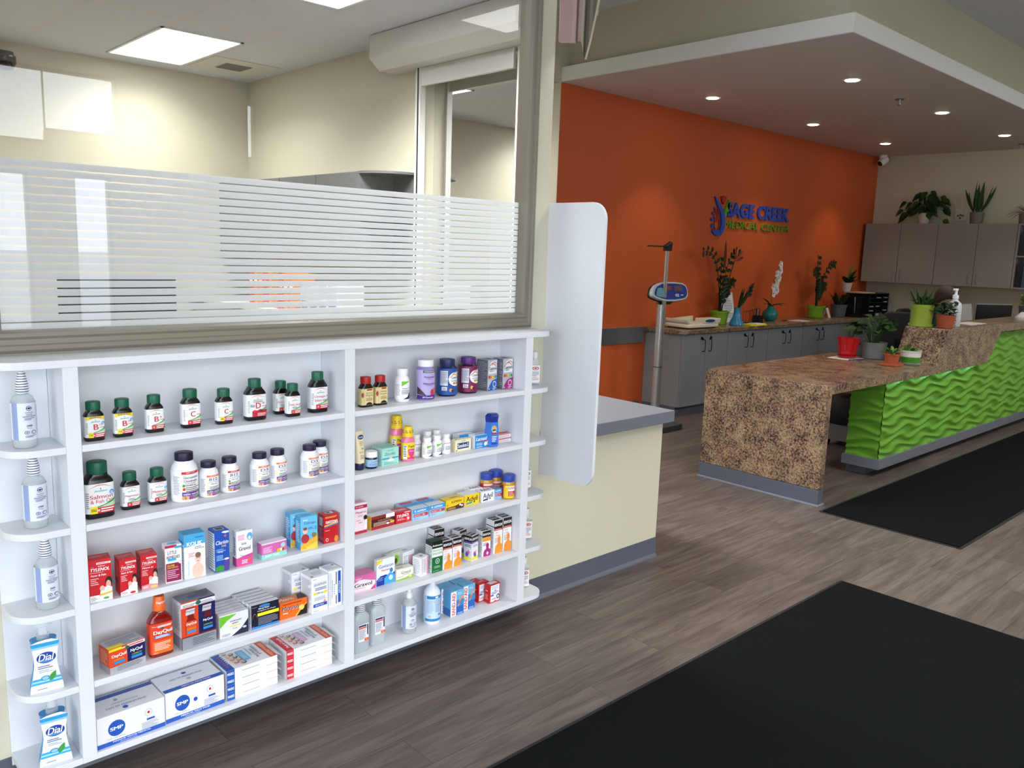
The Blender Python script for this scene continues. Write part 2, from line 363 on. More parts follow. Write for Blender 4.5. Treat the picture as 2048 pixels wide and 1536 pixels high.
# soffit over the reception
b = MB(); b.box(5.3, 12.0, .27, 2.98, 3.196, 3.32, M('#F7F7F5', .5)); b.box(5.3005, 12.0, .2705, 2.98, 3.19, 3.1965, WHITEP); struct(b.build('ceiling_soffit'))  # fascia coloured whiter than the underside, standing in for light on it
b = MB(); b.box(5.38, 12.0, .35, 2.98, 3.32, 3.76, BEIGE); struct(b.build('wall_bulkhead'))
# baseboards
def cove(name, pts):
    b = MB(); x0, y0, x1, y1 = pts
    if y0 == y1:
        b.prism([(y0, 0), (y0 - .018, 0), (y0 - .016, .006), (y0 - .006, .02), (y0 - .004, .111), (y0, .111)], x0, x1, BASE, axis='x')
    else:
        s = 1 if x0 > 4 or name.endswith('return') else -1
        b.prism([(x0, 0), (x0 + s * .018, 0), (x0 + s * .016, .006), (x0 + s * .006, .02), (x0 + s * .004, .111), (x0, .111)], y0, y1, BASE, axis='y')
    return struct(b.build(name))
cove('baseboard_partition', (-4, .171, 3.325, .171)); cove('baseboard_half_wall_return', (3.325, .171, 3.325, 1.42)); cove('baseboard_orange', (5.3, 2.98, 6.7, 2.98))
# main partition window: mitred moulded frame, glass, frosted stripe film
b = MB(); X0, X1, Z0, Z1 = .150, 2.278, 1.3315, 3.06
prof = [(0, .171), (0, .160), (.010, .152), (.022, .152), (.026, .157), (.040, .157), (.048, .150), (.058, .150), (.064, .165), (.064, .230), (0, .230)]
def fr(side):
    vs = []
    for (d, y) in prof:
        if side == 'b': vs += [(X0 + d, y, Z0 + d), (X1 - d, y, Z0 + d)]
        if side == 't': vs += [(X0 + d, y, Z1 - d), (X1 - d, y, Z1 - d)]
        if side == 'l': vs += [(X0 + d, y, Z0 + d), (X0 + d, y, Z1 - d)]
        if side == 'r': vs += [(X1 - d, y, Z0 + d), (X1 - d, y, Z1 - d)]
    n = len(prof); b.add(vs, [(2 * i, 2 * ((i + 1) % n), 2 * ((i + 1) % n) + 1, 2 * i + 1) for i in range(n)], TAUPE)
for s_ in 'btlr': fr(s_)
win = struct(b.build('window_1'))
b = MB(); b.add([(X0 + .06, .20, Z0 + .06), (X1 - .06, .20, Z0 + .06), (X1 - .06, .20, Z1 - .06), (X0 + .06, .20, Z1 - .06)], [(0, 1, 2, 3)], PGLASS); b.build('pane', win)
def frosted():
    m, t, bb, o = nodes('frosted_film'); L = t.links.new
    bb.inputs['Base Color'].default_value = (*lin('#CFD3D9'), 1); bb.inputs['Roughness'].default_value = .35
    tl = N(t, 'ShaderNodeBsdfTranslucent'); tl.inputs[0].default_value = (*lin('#CDD1D6'), 1)
    mx = N(t, 'ShaderNodeMixShader'); mx.inputs[0].default_value = .42; L(bb.outputs[0], mx.inputs[1]); L(tl.outputs[0], mx.inputs[2])
    tr = N(t, 'ShaderNodeBsdfTransparent'); m2 = N(t, 'ShaderNodeMixShader'); m2.inputs[0].default_value = .03; L(mx.outputs[0], m2.inputs[1]); L(tr.outputs[0], m2.inputs[2])
    L(m2.outputs[0], o.inputs[0]); return m
FROST = frosted(); b = MB(); z = 1.877; zb = Z0 + .062; k = 0
top = 1.875
while top > zb:
    bot = max(zb, 1.853 - .0243 * k + .002)
    b.add([(X0 + .063, .2015, bot), (X1 - .063, .2015, bot), (X1 - .063, .2015, top), (X0 + .063, .2015, top)], [(0, 1, 2, 3)], FROST)
    top = 1.853 - .0243 * k - .002; k += 1
b.build('frosted_film', win)
# pharmacy end window (roll shutter opening) : its far taupe frame and pane
b = MB(); y0, y1, z0, z1 = 1.52, 2.60, .95, 2.93
for q in ((y0, y0 + .04, z0, z1), (y1 - .045, y1, z0, z1), (y0, y1, z0, z0 + .04), (y0, y1, z1 - .04, z1)): b.box(3.572, 3.592, q[0], q[1], q[2], q[3], TAUPE)
w2 = struct(b.build('window_8')); b = MB(); b.add([(3.57, y0, z0), (3.57, y1, z0), (3.57, y1, z1), (3.57, y0, z1)], [(0, 1, 2, 3)], CLEAR); b.build('pane', w2)
# hallway door
b = MB(); DF = M('#5D5A55', .5); b.box(5.27, 5.3, 3.55, 3.6, 0, 2.16, DF); b.box(5.27, 5.3, 4.5, 4.55, 0, 2.16, DF); b.box(5.27, 5.3, 3.55, 4.55, 2.1, 2.16, DF); b.box(5.285, 5.3, 3.6, 4.5, 0, 2.1, M('#6E6B66', .5))
dd = struct(b.build('door_1')); b = MB(); b.tube([(5.285, 3.68, 1), (5.24, 3.68, 1), (5.24, 3.8, 1)], .01, STEEL); b.build('door_handle', dd, smooth=40)

# ================================================================ lamps of the place, and some added ones
PANEL = emis('led_panel', (1, .99, .97), 5)
def panel_light(x0, x1, y0, y1, z, label, pw, mat=PANEL, name='ceiling_light'):
    e = empty(name, ((x0 + x1) / 2, (y0 + y1) / 2, z), 0, label, 'ceiling light', 'recessed ceiling light panels')
    hx, hy = (x1 - x0) / 2, (y1 - y0) / 2
    f = MB()
    for q in ((-hx, -hx + .02, -hy, hy), (hx - .02, hx, -hy, hy), (-hx, hx, -hy, -hy + .02), (-hx, hx, hy - .02, hy)): f.box(q[0], q[1], q[2], q[3], -.008, .0, WHT)
    f.build('light_frame', e); g = MB(); g.box(-hx + .02, hx - .02, -hy + .02, hy - .02, -.005, 0, mat); g.build('light_diffuser', e)
    if pw: area('panel_lamp', ((x0 + x1) / 2, (y0 + y1) / 2, z - .012), (0, 0, 0), x1 - x0 - .05, y1 - y0 - .05, pw, (1, .98, .95), spread=140)
panel_light(2.08, 2.71, 3.92, 5.16, 3.188, 'large glowing ceiling panel nearest the pharmacy back wall, seen whole through the glass', 30)
panel_light(2.08, 2.71, 1.27, 2.51, 3.188, 'glowing ceiling panel cut off by the top edge of the photo, near the glass', 112)
panel_light(.82, 1.45, .55, 1.75, 3.188, 'added unseen light panel just inside the striped window, lighting the pharmacy', 22)  # extra panel, added out of view to lift the pharmacy side wall
panel_light(-.44, .19, 3.92, 5.16, 3.188, 'glowing ceiling panel over the left side of the pharmacy', 48)
panel_light(3.95, 4.56, 3.12, 4.36, 3.188, 'glowing ceiling panel in the hallway seen through the roll shutter opening', 22)
panel_light(4.75, 5.37, -3.42, -2.18, 3.758, 'glowing ceiling panel high in the waiting area, behind the photographer', 60)
panel_light(3.3, 3.92, -1.7, -.46, 3.758, 'added unseen light panel high above the shelf unit, brightening the soffit edge', 18)  # no known fixture here; added out of view to brighten the fascia
panel_light(8.2, 8.82, -3.42, -2.18, 3.758, 'glowing ceiling panel in the far waiting area', 60)
panel_light(1.4, 2.6, -4.2, -3.6, 3.758, 'glowing ceiling panel beside the storefront windows', 30)
WARM = emis('warm_downlight', (1, .86, .62), 30)
for i, x in enumerate((6.72, 8.72, 10.64)):
    for j, y in enumerate((2.317, .935)):
        lab = '%s downlight in the soffit row %s' % (('nearest', 'middle', 'farthest')[i], ('beside the orange wall', 'toward the front edge of the soffit')[j])
        e = empty('downlight', (x, y, 3.19), 0, 'round warm ' + lab, 'ceiling light', 'round downlights in the white soffit')
        f = MB(); f.loft([(-.006, .075, .075), (0, .08, .08)], WHT); f.build('trim_ring', e, smooth=40); g = MB(); g.loft([(-.0105, .052, .052), (-.0055, .06, .06)], WARM); g.build('lamp_lens', e, smooth=40)
        d = bpy.data.lights.new('downlight_lamp', 'SPOT'); d.energy = 36; d.color = (1, .86, .68); d.spot_size = R(88); d.spot_blend = .55; d.shadow_soft_size = .05
        o = bpy.data.objects.new('downlight_lamp', d); COL.objects.link(o); o.location = (x, y, 3.17)
# ================================================================ white wall shelf unit and privacy panel
LV = [1.081, .845, .60, .36, .128]; TH = .020
e = empty('wall_shelf_unit', (0, 0, 0), 0, 'long white wall-hung shelf unit under the striped window, full of medicine', 'shelf unit')
def board(name, x0, x1, y0, y1, z0, z1, bev=.0012):
    b = MB(); b.box(x0, x1, y0, y1, z0, z1, MELA); return b.build(name, e, bevel=bev)
BK = .1705
b = MB(); b.prism([(.145, BK), (2.281, BK), (2.281, .075)] + [(2.201 + .08 * math.cos(R(a)), .08 - .08 * math.sin(R(a))) for a in (15, 30, 45, 60, 75, 90)] + [(.225 + .08 * math.cos(R(a)), .08 - .08 * math.sin(R(a))) for a in (90, 105, 120, 135, 150, 165, 180)], 1.306, 1.3275, MELA)
b.build('top_board', e, bevel=.001)
board('bottom_board', .36, 1.218, .0, BK, .108, .128); board('bottom_board', 1.259, 2.098, .0, BK, .108, .128)
for x0, x1 in ((.3205, .3605), (1.218, 1.259), (2.098, 2.139)): board('upright', x0, x1, 0, BK, .108, 1.3058)
board('back_panel', .361, 1.2175, .163, BK, .128, 1.306); board('back_panel', 1.2595, 2.0975, .163, BK, .128, 1.306); board('back_panel', .168, .320, .163, BK, .085, 1.306)
for z in LV[:4]:
    board('shelf', .361, 1.2175, .001, .1625, z - TH, z); board('shelf', 1.2595, 2.0975, .001, .1625, z - TH, z)
for z in LV:
    for s_, xa, xb in ((-1, .3203, .168), (1, 2.1393, 2.281)):
        r = .085 if s_ < 0 else .07; pts = [(xa, .001), (xa, .1625)] + [(xb, .1625)]
        arc = [(xb - s_ * r + s_ * r * math.cos(R(a)), .001 + r - r * math.sin(R(a))) for a in range(0, 91, 10)]
        pts += arc
        if s_ < 0: pts = pts[::-1]
        b = MB(); b.prism(pts[::-1], z - TH, z, MELA); b.build('end_shelf', e, bevel=.0012)
b = MB(); b.prism(rrect(-.1636, .634, .1705, 1.882, .075, (1, 0, 0, 1)), 2.372, 2.388, MELA, axis='x')
tag(b.build('privacy_panel', bevel=.001), 'tall white rounded panel standing out from the wall beside the medicine shelves', 'panel')

# ================================================================ packaging
def boxfn(w, h, d, face):
    # local frame: front-bottom-left corner at origin, x right, y back, z up
    if face == 'F': return lambda x, y, o: (x * w, -o, y * h)
    if face == 'L': return lambda x, y, o: (-o, (1 - x) * d, y * h)
    if face == 'T': return lambda x, y, o: (x * w, y * d, h + o)
    if face == 'R': return lambda x, y, o: (w + o, x * d, y * h)
CARD = .42
def carton(lv, x, y, w, h, d, rot, col, F, label, group, L=(), Tp=(), name='medicine_box', z=None, cat='box', side=None, top=None, tilt=0):
    b = MB(); c = M(col, CARD); b.box(0, w, 0, d, 0, h, c)
    if side: b.add([(-.0001, d, 0), (-.0001, 0, 0), (-.0001, 0, h), (-.0001, d, h)], [(0, 1, 2, 3)], M(side, CARD))
    if top: b.add([(0, 0, h + .0001), (w, 0, h + .0001), (w, d, h + .0001), (0, d, h + .0001)], [(0, 1, 2, 3)], M(top, CARD))
    # flap seam on the left end
    graphics(b, F, boxfn(w, h, d, 'F')); graphics(b, L, boxfn(w, h, d, 'L')); graphics(b, Tp, boxfn(w, h, d, 'T'))
    o = b.build(name, loc=(x, y, (LV[lv] if z is None else z) + .0004), rz=rot)
    if tilt: o.rotation_euler.x = R(tilt)
    return tag(o, label, cat, group)
GP = '#5A5F6A'; 
def fine(c=GP, x0=.1, x1=.85, y=.4, n=4, dy=.05): return ('l', x0, y, x1, n, dy, c)
def bottle(lv, x, y, h, rx, ry, n, prof, bcol, cap, lab, F, label, group, rot=0, name='supplement_bottle', cat='bottle', capmat=None, bmat=None, labmat=None, capshape='ribbed', z=None, lw=.96):
    """prof: [(z/h, scale)], cap: (z0/h, z1/h, r, colour), lab: (z0/h, z1/h, colour)"""
    e = empty(name, (x, y, (LV[lv] if z is None else z) + .0004), rot, label, cat, group)
    b = MB(); b.loft([(zz * h, rx * s, ry * s if s > .72 else min(rx * s, ry)) for zz, s in prof], bmat or M(bcol, .22), n=n, seg=36); b.build('bottle_body', e, smooth=50)
    if cap:
        z0, z1, r, cc = cap; c = MB(); cm = capmat or M(cc, .4)
        if capshape == 'ribbed':
            vs = []; fs = []; S = 72; hs = (z0 * h, z0 * h + .0015, z1 * h - .003, z1 * h - .0008, z1 * h)
            for i, zz in enumerate(hs):
                for k in range(S):
                    rr = r * (1 if k % 2 else .965) if 1 <= i <= 2 else r * (.97 if i < 4 else .90); vs.append((rr * math.cos(2 * PI * k / S), rr * math.sin(2 * PI * k / S), zz))
            for i in range(4):
                for k in range(S): fs.append((i * S + k, i * S + (k + 1) % S, (i + 1) * S + (k + 1) % S, (i + 1) * S + k))
            fs.append(tuple(range(S))[::-1]); fs.append(tuple(range(4 * S, 5 * S))); c.add(vs, fs, cm)
        elif capshape == 'cup': c.loft([(z0 * h, r * 1.08, r * 1.08), (z0 * h + .004, r * 1.12, r * 1.12), (z0 * h + .3 * (z1 - z0) * h, r * 1.05, r * 1.05), (z1 * h - .002, r * .86, r * .86), (z1 * h, r * .8, r * .8)], cm)
        else: c.loft([(z0 * h, r, r), (z1 * h - .0015, r * .98, r * .98), (z1 * h, r * .92, r * .92)], cm)
        c.build('cap', e, smooth=35)
    if lab:
        l0, l1, lc = lab; g = MB(); k = 1 + .0005 / rx; kk = 1 + .0005 / ry
        g.loft([(l0 * h, rx * k, ry * kk), (l1 * h, rx * k, ry * kk)], labmat or M(lc, .4), n=n, seg=36, cap=False)
        def fn(X, Y, o):
            xx = (X - .5) * 2 * lw; yy = (max(0, 1 - abs(xx) ** n)) ** (1 / n)
            return (xx * rx * k, -(ry * kk) * yy - o - .0003, (l0 + (l1 - l0) * Y) * h)
        graphics(g, F, fn, step=.07); g.build('label', e, smooth=50)
    return e
# ---- dark bottles with green caps
JP = [(0, .93), (.012, .98), (.03, 1), (.62, 1), (.66, .97), (.71, .86), (.755, .68), (.775, .62), (.80, .62)]
RED = '#C8202E'; GRN = '#2E9B4E'; TEAL = '#1C7A6C'
def vit(lv, x, y, h, w, word, label, small=None, value=None, tag150=False, big=True, blue=False, extra=(), two=None, rot=0, group='dark supplement bottles with green caps', capr=None):
    G = [('a', .10, .90, .84, .10, -.03, '#D9743F'), ('e', .5, .83, .018, .03, '#1C7A6C'), ('t', 'Jamieson', .5, .75, .46, .085, TEAL, .01, .3)]
    if value: G = [('p', [(0, .80), (.2, .88), (.5, .93), (.8, .88), (1, .80), (1, .999), (0, .999)], '#F1DC14'), ('t', value, .5, .95, .66, .06, '#202020', .03)] + G
    if big: G += [('t', word, .52, .50, .26, .26, RED, .03)] + ([('t', small, .77, .60, .14, .08, RED)] if small else []) + [('l', .70, .47, .95, 1, .05, RED)]
    else: G += [('t', word, .52, .56 if two else .52, .80, .13, RED, .012)] + ([('t', two, .52, .40, .76, .12, RED if not two.startswith('Sel') else '#A03048', .008)] if two else [('l', .3, .38, .8, 2, .06, '#666666')])
    G += [('p', [(.20, .20), (.60, .28), (.85, .38), (1, .48), (1, .20)], GRN), ('p', [(.10, .19), (.50, .22), (.80, .31), (1, .39), (1, .19)], '#BBD9B0')]
    G += [('r', .22 if not tag150 else .34, .0, 1, .20, '#C9263A'), ('t', '100' if not tag150 else '90', .34 if not tag150 else .40, .10, .09, .08, '#FFFFFF')]
    G += [('l', .48, .14, .95, 2, .08, '#FFFFFF')]
    if tag150: G += [('r', .12, 0, .36, .24, '#F1DC14'), ('t', tag150, .24, .12, .18, .10, '#222222', .03)]
    if blue: G += [('e', .88, .68, .09, .08, '#2F9BD8'), ('l', .83, .69, .93, 2, .05, '#FFFFFF')]
    G += list(extra) + [('l', .01, .7, .09, 8, .07, '#8A8A8A')]
    k = w / .0535
    return bottle(lv, x, y, h, .0268 * k, .0175 * k, 4, JP, '#0C0A0B', (.785, 1.0, capr or .0197 * min(k, 1.35), '#0D5E43'), (.10, .63, '#EEF1F2'), G, label, group, rot)
vit(0, .408, .050, .115, .0535, 'B', 'dark bottle with yellow "value size" arch, first on the top left shelf', '12', 'VALUE SIZE', '150', blue=True)
vit(0, .490, .058, .114, .0535, 'B', 'dark bottle with yellow arch and B12, second from the left on the top left shelf', '12', 'BONUS SIZE', '150', blue=True)
vit(0, .585, .066, .115, .052, 'B', 'dark green-capped bottle with red B6 and no yellow, top left shelf', '6')
vit(0, .698, .071, .122, .058, 'C', 'dark green-capped bottle with red letter C and plain red foot band')
vit(0, .805, .066, .115, .053, 'C', 'dark green-capped bottle with red letter C and a yellow corner square', tag150='BONUS')
vit(0, .913, .069, .138, .070, 'D', 'large dark green-capped bottle with red D3 and strawberries on the label', '3', extra=[('t', 'CHEWABLE', .5, .68, .5, .06, '#7A2030'), ('t', 'VEGA', .22, .50, .2, .12, '#1D5C9A', .03, .3), ('p', [(.2, 0), (.2, .26), (.3, .32), (.45, .27), (.6, .34), (.75, .28), (.9, .33), (1, .28), (1, 0)], '#B81F2C'), ('e', .32, .25, .08, .06, '#D8354A'), ('e', .66, .26, .09, .06, '#8E1424'), ('l', .45, .15, .9, 3, .05, '#F6D9DC')], capr=.0205)
vit(0, 1.029, .112, .115, .050, 'Folic Acid', 'dark green-capped bottle half hidden behind the folic acid bottle', big=False)
vit(0, 1.042, .052, .113, .050, 'Folic Acid', 'dark green-capped folic acid bottle standing in front of its twin', big=False)
vit(0, 1.150, .073, .143, .067, 'Omega-3', 'large dark green-capped omega-3 bottle at the right end of the top left shelf', big=False, two='Select mini', capr=.0205)
vit(1, .415, .066, .168, .082, 'Salmon', 'biggest dark bottle with green cap, salmon and fish oil, second shelf', big=False, two='& Fish Oil', tag150='BONUS', blue=True, capr=.0275)
vit(1, .512, .087, .116, .053, 'Magnesium', 'dark green-capped magnesium bottle right of the big fish oil bottle', big=False)
vit(1, .594, .088, .115, .053, 'Melatonin', 'dark green-capped melatonin bottle beside the tall white purple-capped bottle', big=False, blue=True)
# ---- white bottles with purple caps
WP = [(0, .92), (.012, .98), (.03, 1), (.60, 1), (.68, .97), (.74, .88), (.79, .72), (.81, .70), (.84, .70)]
def web(lv, x, y, h, r, word, band, label, sub='1000 mcg', capr=.0235, word2=None, bandtxt='VALUE'):
    G = [('r', .28, .88, .98, .97, band), ('t', bandtxt, .62, .925, .34, .045, '#FFFFFF')]
    G += [('t', word, .62, .77, .44 if not word2 else .56, .13 if not word2 else .09, '#2A2A30', .01)]
    if word2: G += [('t', word2, .62, .65, .52, .09, '#2A2A30', .01), ('t', 'Double Strength', .62, .56, .4, .05, '#A04040'), ('t', '500/400 mg', .62, .49, .44, .07, '#333333')]
    else: G += [('a', .30, .98, .60, .06, .015, '#8A6A4A'), ('t', sub, .64, .55, .36, .07, '#5E5A40' if 'IU' in sub else '#444444')]
    G += [('p', [(.28, .30), (.28, .58), (.36, .50), (.40, .30)], '#EFE9A8'), ('l', .42, .42, .95, 3, .06, '#66704A'), ('r', .28, .13, .98, .27, '#5B2A8C'), ('t', 'webber naturals', .63, .20, .62, .08, '#FFFFFF', .01)]
    for i, c in enumerate(('#E0A050', '#C8703A', '#D8B070', '#7A4FA0', '#B84A6A', '#9A6AC0', '#6E9A3C', '#4E7A34')): G.append(('e', .32 + i * .087, .065, .055, .06, c))
    if band == '#D2202E': G += [('e', .34, .50, .05, .05, '#3F9A3A'), ('e', .35, .38, .05, .05, '#C03040')]
    G += [('l', .02, .8, .2, 12, .055, '#A8ACB4')]
    e = bottle(lv, x, y, h, r, r, 2, WP, '#F1F1F5', (.83, 1.0, capr, '#1E1238'), (.06, .66, '#F6F7FA'), G, label, 'white supplement bottles with dark purple caps', rot=-8)
    return e
web(1, .676, .078, .156, .041, 'Glucosamine', '#D2202E', 'tall white bottle with purple cap and red band, glucosamine, second left shelf', capr=.028, word2='Chondroitin', bandtxt='JOINT EASE')
web(1, .753, .075, .116, .031, 'B12', '#E8762C', 'white purple-capped B12 bottle with an orange band', bandtxt='ENERGY METABOLISM')
web(1, .828, .085, .117, .031, 'B12', '#D2202E', 'white purple-capped B12 bottle with a red band', '500 mcg', bandtxt='BONUS')
web(1, .936, .088, .115, .032, 'D3', '#E8762C', 'white purple-capped D3 bottle, left one of the middle pair', '400 IU', bandtxt='BONE HEALTH')
web(1, 1.004, .092, .117, .031, 'D3', '#E8762C', 'white purple-capped D3 bottle, right one of the middle pair', '400 IU', bandtxt='BONE HEALTH')
web(1, 1.126, .089, .116, .032, 'D3', '#E8762C', 'white purple-capped D3 bottle, left one of the pair near the divider', '1000 IU', bandtxt='BONE HEALTH')
web(1, 1.1835, .118, .117, .030, 'D3', '#E8762C', 'white purple-capped D3 bottle in the back corner beside the divider', '1000 IU', bandtxt='BONE HEALTH')
# ---- third shelf, left bay
C3 = 'medicine cartons on the third left shelf'
def tyl(foot, footc, sub, x0=.0):
    return [('r', .35, .885, .98, .93, '#F7E8E8'), ('l', .40, .907, .92, 1, .03, '#C03040'), ('e', .17, .83, .12, .045, '#B0101E'), ('e', .17, .83, .09, .032, '#DC3A44'), ('t', sub, .58, .845, .34, .03, '#FFFFFF', .02, .2), ('t', 'TYLENOL', .5, .765, .84, .075, '#FFFFFF', .045, .25),
            ('l', .04, .695, .9, 1, .03, '#F0B0B0'), ('t', 'Fever & Pain' if footc else 'Fièvre et', .42, .63, .66, .048, '#FFFFFF', .03, .1), ('l', .06, .55, .42, 4, .045, '#F3C0C0'),
            ('e', .86, .44, .15, .13, '#1E1414'), ('e', .84, .38, .11, .10, '#E0A890'), ('p', [(.62, .12), (.66, .32), (.8, .35), (1, .3), (1, .1)], '#E8E4E8'), ('e', .56, .30, .11, .07, '#E8B8A0'), ('p', [(.45, .12), (.47, .24), (.6, .26), (.7, .2), (.7, .1)], '#DDEBE6')] + foot
carton(2, .366, .020, .061, .128, .05, -8, '#C8131F', tyl([('r', 0, 0, 1, .155, '#EFE9EC'), ('p', [(.42, .12), (1, .17), (1, .21), (.44, .17)], '#E2B52C'), ('e', .72, .06, .13, .028, '#4BA83C'), fine('#6FAF8A', .06, .35, .10, 3, .03)], 1, "Infants'"), 'red syrup carton with a baby and green tab, at the left upright', C3, Tp=[('l', .1, .7, .9, 2, .2, '#E58A90')], L=[fine('#E58A90', .15, .85, .85, 9, .07)])
carton(2, .450, .014, .048, .112, .055, -3, '#C8131F', tyl([('p', [(0, 0), (0, .10), (.4, .16), (1, .10), (1, 0)], '#EEEAF0'), ('e', .72, .05, .17, .035, '#D42A38'), fine('#C07A80', .06, .4, .08, 2, .03)], 1, "Children's"), 'red syrup carton, middle of the three, with a white foot', C3, L=[fine('#E58A90', .15, .85, .85, 9, .07), ('e', .4, .35, .25, .1, '#5A1418')], Tp=[('l', .1, .7, .9, 2, .2, '#E58A90')])
carton(2, .513, .021, .048, .109, .055, -5, '#C8131F', tyl([('p', [(0, 0), (0, .12), (.5, .15), (1, .08), (1, 0)], '#E58C94'), ('r', .55, .02, .95, .09, '#F0C070'), fine('#FFFFFF', .1, .4, .08, 2, .03)], 0, "Children's"), 'red syrup carton, right of the three, with a pink foot', C3, L=[fine('#E58A90', .15, .85, .85, 9, .07)], Tp=[('l', .1, .7, .9, 2, .2, '#E58A90')])
carton(2, .588, .024, .050, .122, .035, -5, '#F4F1F4', [('r', 0, .93, .7, .999, '#B21E38'), ('r', .58, .90, 1, .96, '#2FA0DC'), ('t', 'LiTTLE', .42, .80, .55, .09, '#1B1B22', .02, .1), ('t', 'REMEDiES', .48, .68, .80, .08, '#1B1B22', .02, .1), ('r', .15, .58, .65, .64, '#35AEE0'), ('r', .03, .03, .93, .52, '#8C1148'), ('t', 'SALINE', .32, .46, .44, .05, '#F1D21B', .03), ('t', 'SPRAY/DROPS', .42, .40, .64, .04, '#F1D21B', .02), fine('#E0A8C4', .08, .8, .33, 5, .05), ('e', .88, .53, .10, .05, '#F6D8E4')], 'white and maroon saline carton between red and blue boxes', C3, L=[fine('#B9B4BC', .1, .9, .85, 12, .06)], Tp=[('e', .5, .5, .3, .3, '#7FC4E4')])
BABY = lambda x, y, s: [('e', x, y - .20 * s, .26 * s, .17 * s, '#EFC9B8'), ('e', x + .02, y + .06 * s, .15 * s, .11 * s, '#F2CDBB'), ('e', x + .02, y + .135 * s, .13 * s, .06 * s, '#8A6248'), ('e', x - .04, y + .065 * s, .014, .012, '#3A2A24'), ('e', x + .07, y + .065 * s, .014, .012, '#3A2A24'), ('e', x + .02, y + .01 * s, .04 * s, .012 * s, '#C8706A')]
carton(2, .645, .018, .066, .146, .050, -3, '#F3F6FA', [('r', 0, .80, 1, 1, '#44A7DC'), ('p', [(.0, .72), (0, .80), (1, .80), (1, .76)], '#44A7DC'), ('t', 'TRIONOVA', .72, .915, .4, .03, '#123A66', .02), ('t', 'KOLIK', .50, .785, .74, .085, '#FFFFFF', .06), ('l', .5, .70, .95, 2, .035, '#8A8F98'), ('t', 'ORIGINAL', .19, .22, .06, .40, '#5AB4DE', .01, 0, 1), fine('#E08A90', .2, .5, .57, 3, .035)] + BABY(.62, .37, 1.05), 'tall light blue and white baby gripe carton with a baby picture', C3, L=[('r', 0, .78, 1, 1, '#3B9AD0'), fine('#B9C4D0', .1, .9, .7, 10, .06)], Tp=[('r', 0, 0, 1, 1, '#48A6D8')])
carton(2, .742, .012, .048, .138, .052, 0, '#1B50B4', [('t', 'Claritin', .5, .72, .88, .09, '#FFFFFF', .03, .25), ('t', 'Kids', .62, .63, .32, .06, '#F0D43C', .03, .1), ('p', [(.45, .96), (.6, .99), (.98, .98), (.98, .94), (.7, .93)], '#E6EEF8'), ('e', .72, .87, .1, .03, '#D05A60'), fine('#8FC0F0', .08, .8, .55, 2, .04), ('t', 'Allergy', .36, .49, .36, .045, '#FFFFFF', .03), fine('#9BD0F0', .08, .6, .40, 4, .035), ('p', [(0, .02), (0, .12), (.3, .17), (.7, .13), (1, .10), (1, .02)], '#3E9A3A'), ('p', [(.58, .02), (.62, .28), (.95, .30), (.92, .02)], '#5B3FA0'), ('e', .78, .30, .17, .025, '#E8EEF4')], 'tall deep blue allergy syrup carton with white lettering', C3, L=[('r', .05, .03, .95, .95, '#E8ECF2'), fine('#8B93A0', .1, .9, .9, 15, .057)], Tp=[('r', .2, .25, .8, .75, '#E8EAF0'), ('l', .25, .5, .75, 1, .9, '#333333')])
carton(2, .816, .016, .056, .121, .030, 0, '#F4F4F8', [('r', 0, 0, 1, .24, '#E0509C'), ('p', [(0, .24), (.3, .27), (1, .33), (1, .22), (0, .22)], '#E0509C'), ('t', 'kids', .47, .64, .30, .07, '#2A4A8A', .01), ('t', 'Gravol', .5, .50, .72, .11, '#1A1A20', .03), ('a', .2, .95, .33, -.05, .012, '#3A5AA0'), ('e', .82, .82, .17, .11, '#5FB4DE'), ('e', .8, .78, .08, .05, '#F2F2F2'), fine('#E07AA8', .08, .5, .88, 4, .04), fine('#FFFFFF', .3, .7, .16, 3, .04), ('e', .78, .16, .1, .05, '#E07040')], 'white and pink kids nausea syrup carton beside the deep blue one', C3, L=[('r', 0, 0, 1, .24, '#C83F88'), ('t', 'Gravol', .5, .56, .4, .5, '#1A1A20', .03, 0, 1)], Tp=[('r', .3, .3, .7, .7, '#D0D0D8')])
carton(2, .908, .024, .094, .055, .032, 2, '#D668B4', [('r', 0, 0, 1, .30, '#8FD6C8'), ('r', 0, .93, 1, 1, '#F4E8F0'), ('t', 'BABY TABS', .42, .17, .55, .12, '#FFFFFF', .03), fine('#F6D8EA', .06, .42, .72, 5, .08), ('e', .85, .68, .09, .16, '#A8DCD4'), ('e', .68, .40, .09, .12, '#E8B82C'), ('e', .78, .42, .06, .1, '#F4E6EC'), ('e', .84, .40, .04, .1, '#C0402C')], 'low pink and mint baby tablet carton lying wide on the third shelf', C3, L=[('r', 0, 0, 1, .30, '#8FD6C8')], top='#F0DCEA')
DD = [('t', 'Baby', .30, .90, .3, .045, '#FFFFFF', .02), ('t', 'Ddrops', .56, .80, .68, .10, '#1F4FA8', .01), ('t', 'D', .90, .63, .1, .1, '#1F4FA8', .03), ('l', .45, .66, .8, 2, .04, '#3A6AB0'), ('p', [(0, 0), (0, .16), (.4, .26), (1, .40), (1, 0)], '#E8B23C'), ('p', [(0, 0), (0, .06), (.5, .10), (1, .22), (1, 0)], '#F0CC48'), ('e', .26, .34, .24, .14, '#B8303C'), ('e', .26, .58, .14, .09, '#F0C8B4'), ('e', .26, .645, .12, .045, '#7A5238'), ('e', .21, .59, .012, .01, '#30241E'), ('e', .31, .59, .012, .01, '#30241E'), ('e', .78, .42, .13, .075, '#8A7C40'), ('t', '2.5 mL', .2, .06, .22, .04, '#5A4A20')]
DL = [fine('#CDE9F6', .15, .85, .85, 12, .055)]
carton(2, 1.040, .072, .064, .122, .040, -3, '#6CC0E6', DD, 'light blue baby drops carton standing behind its twin', 'light blue baby drops cartons', L=DL, side='#3F9FD2')
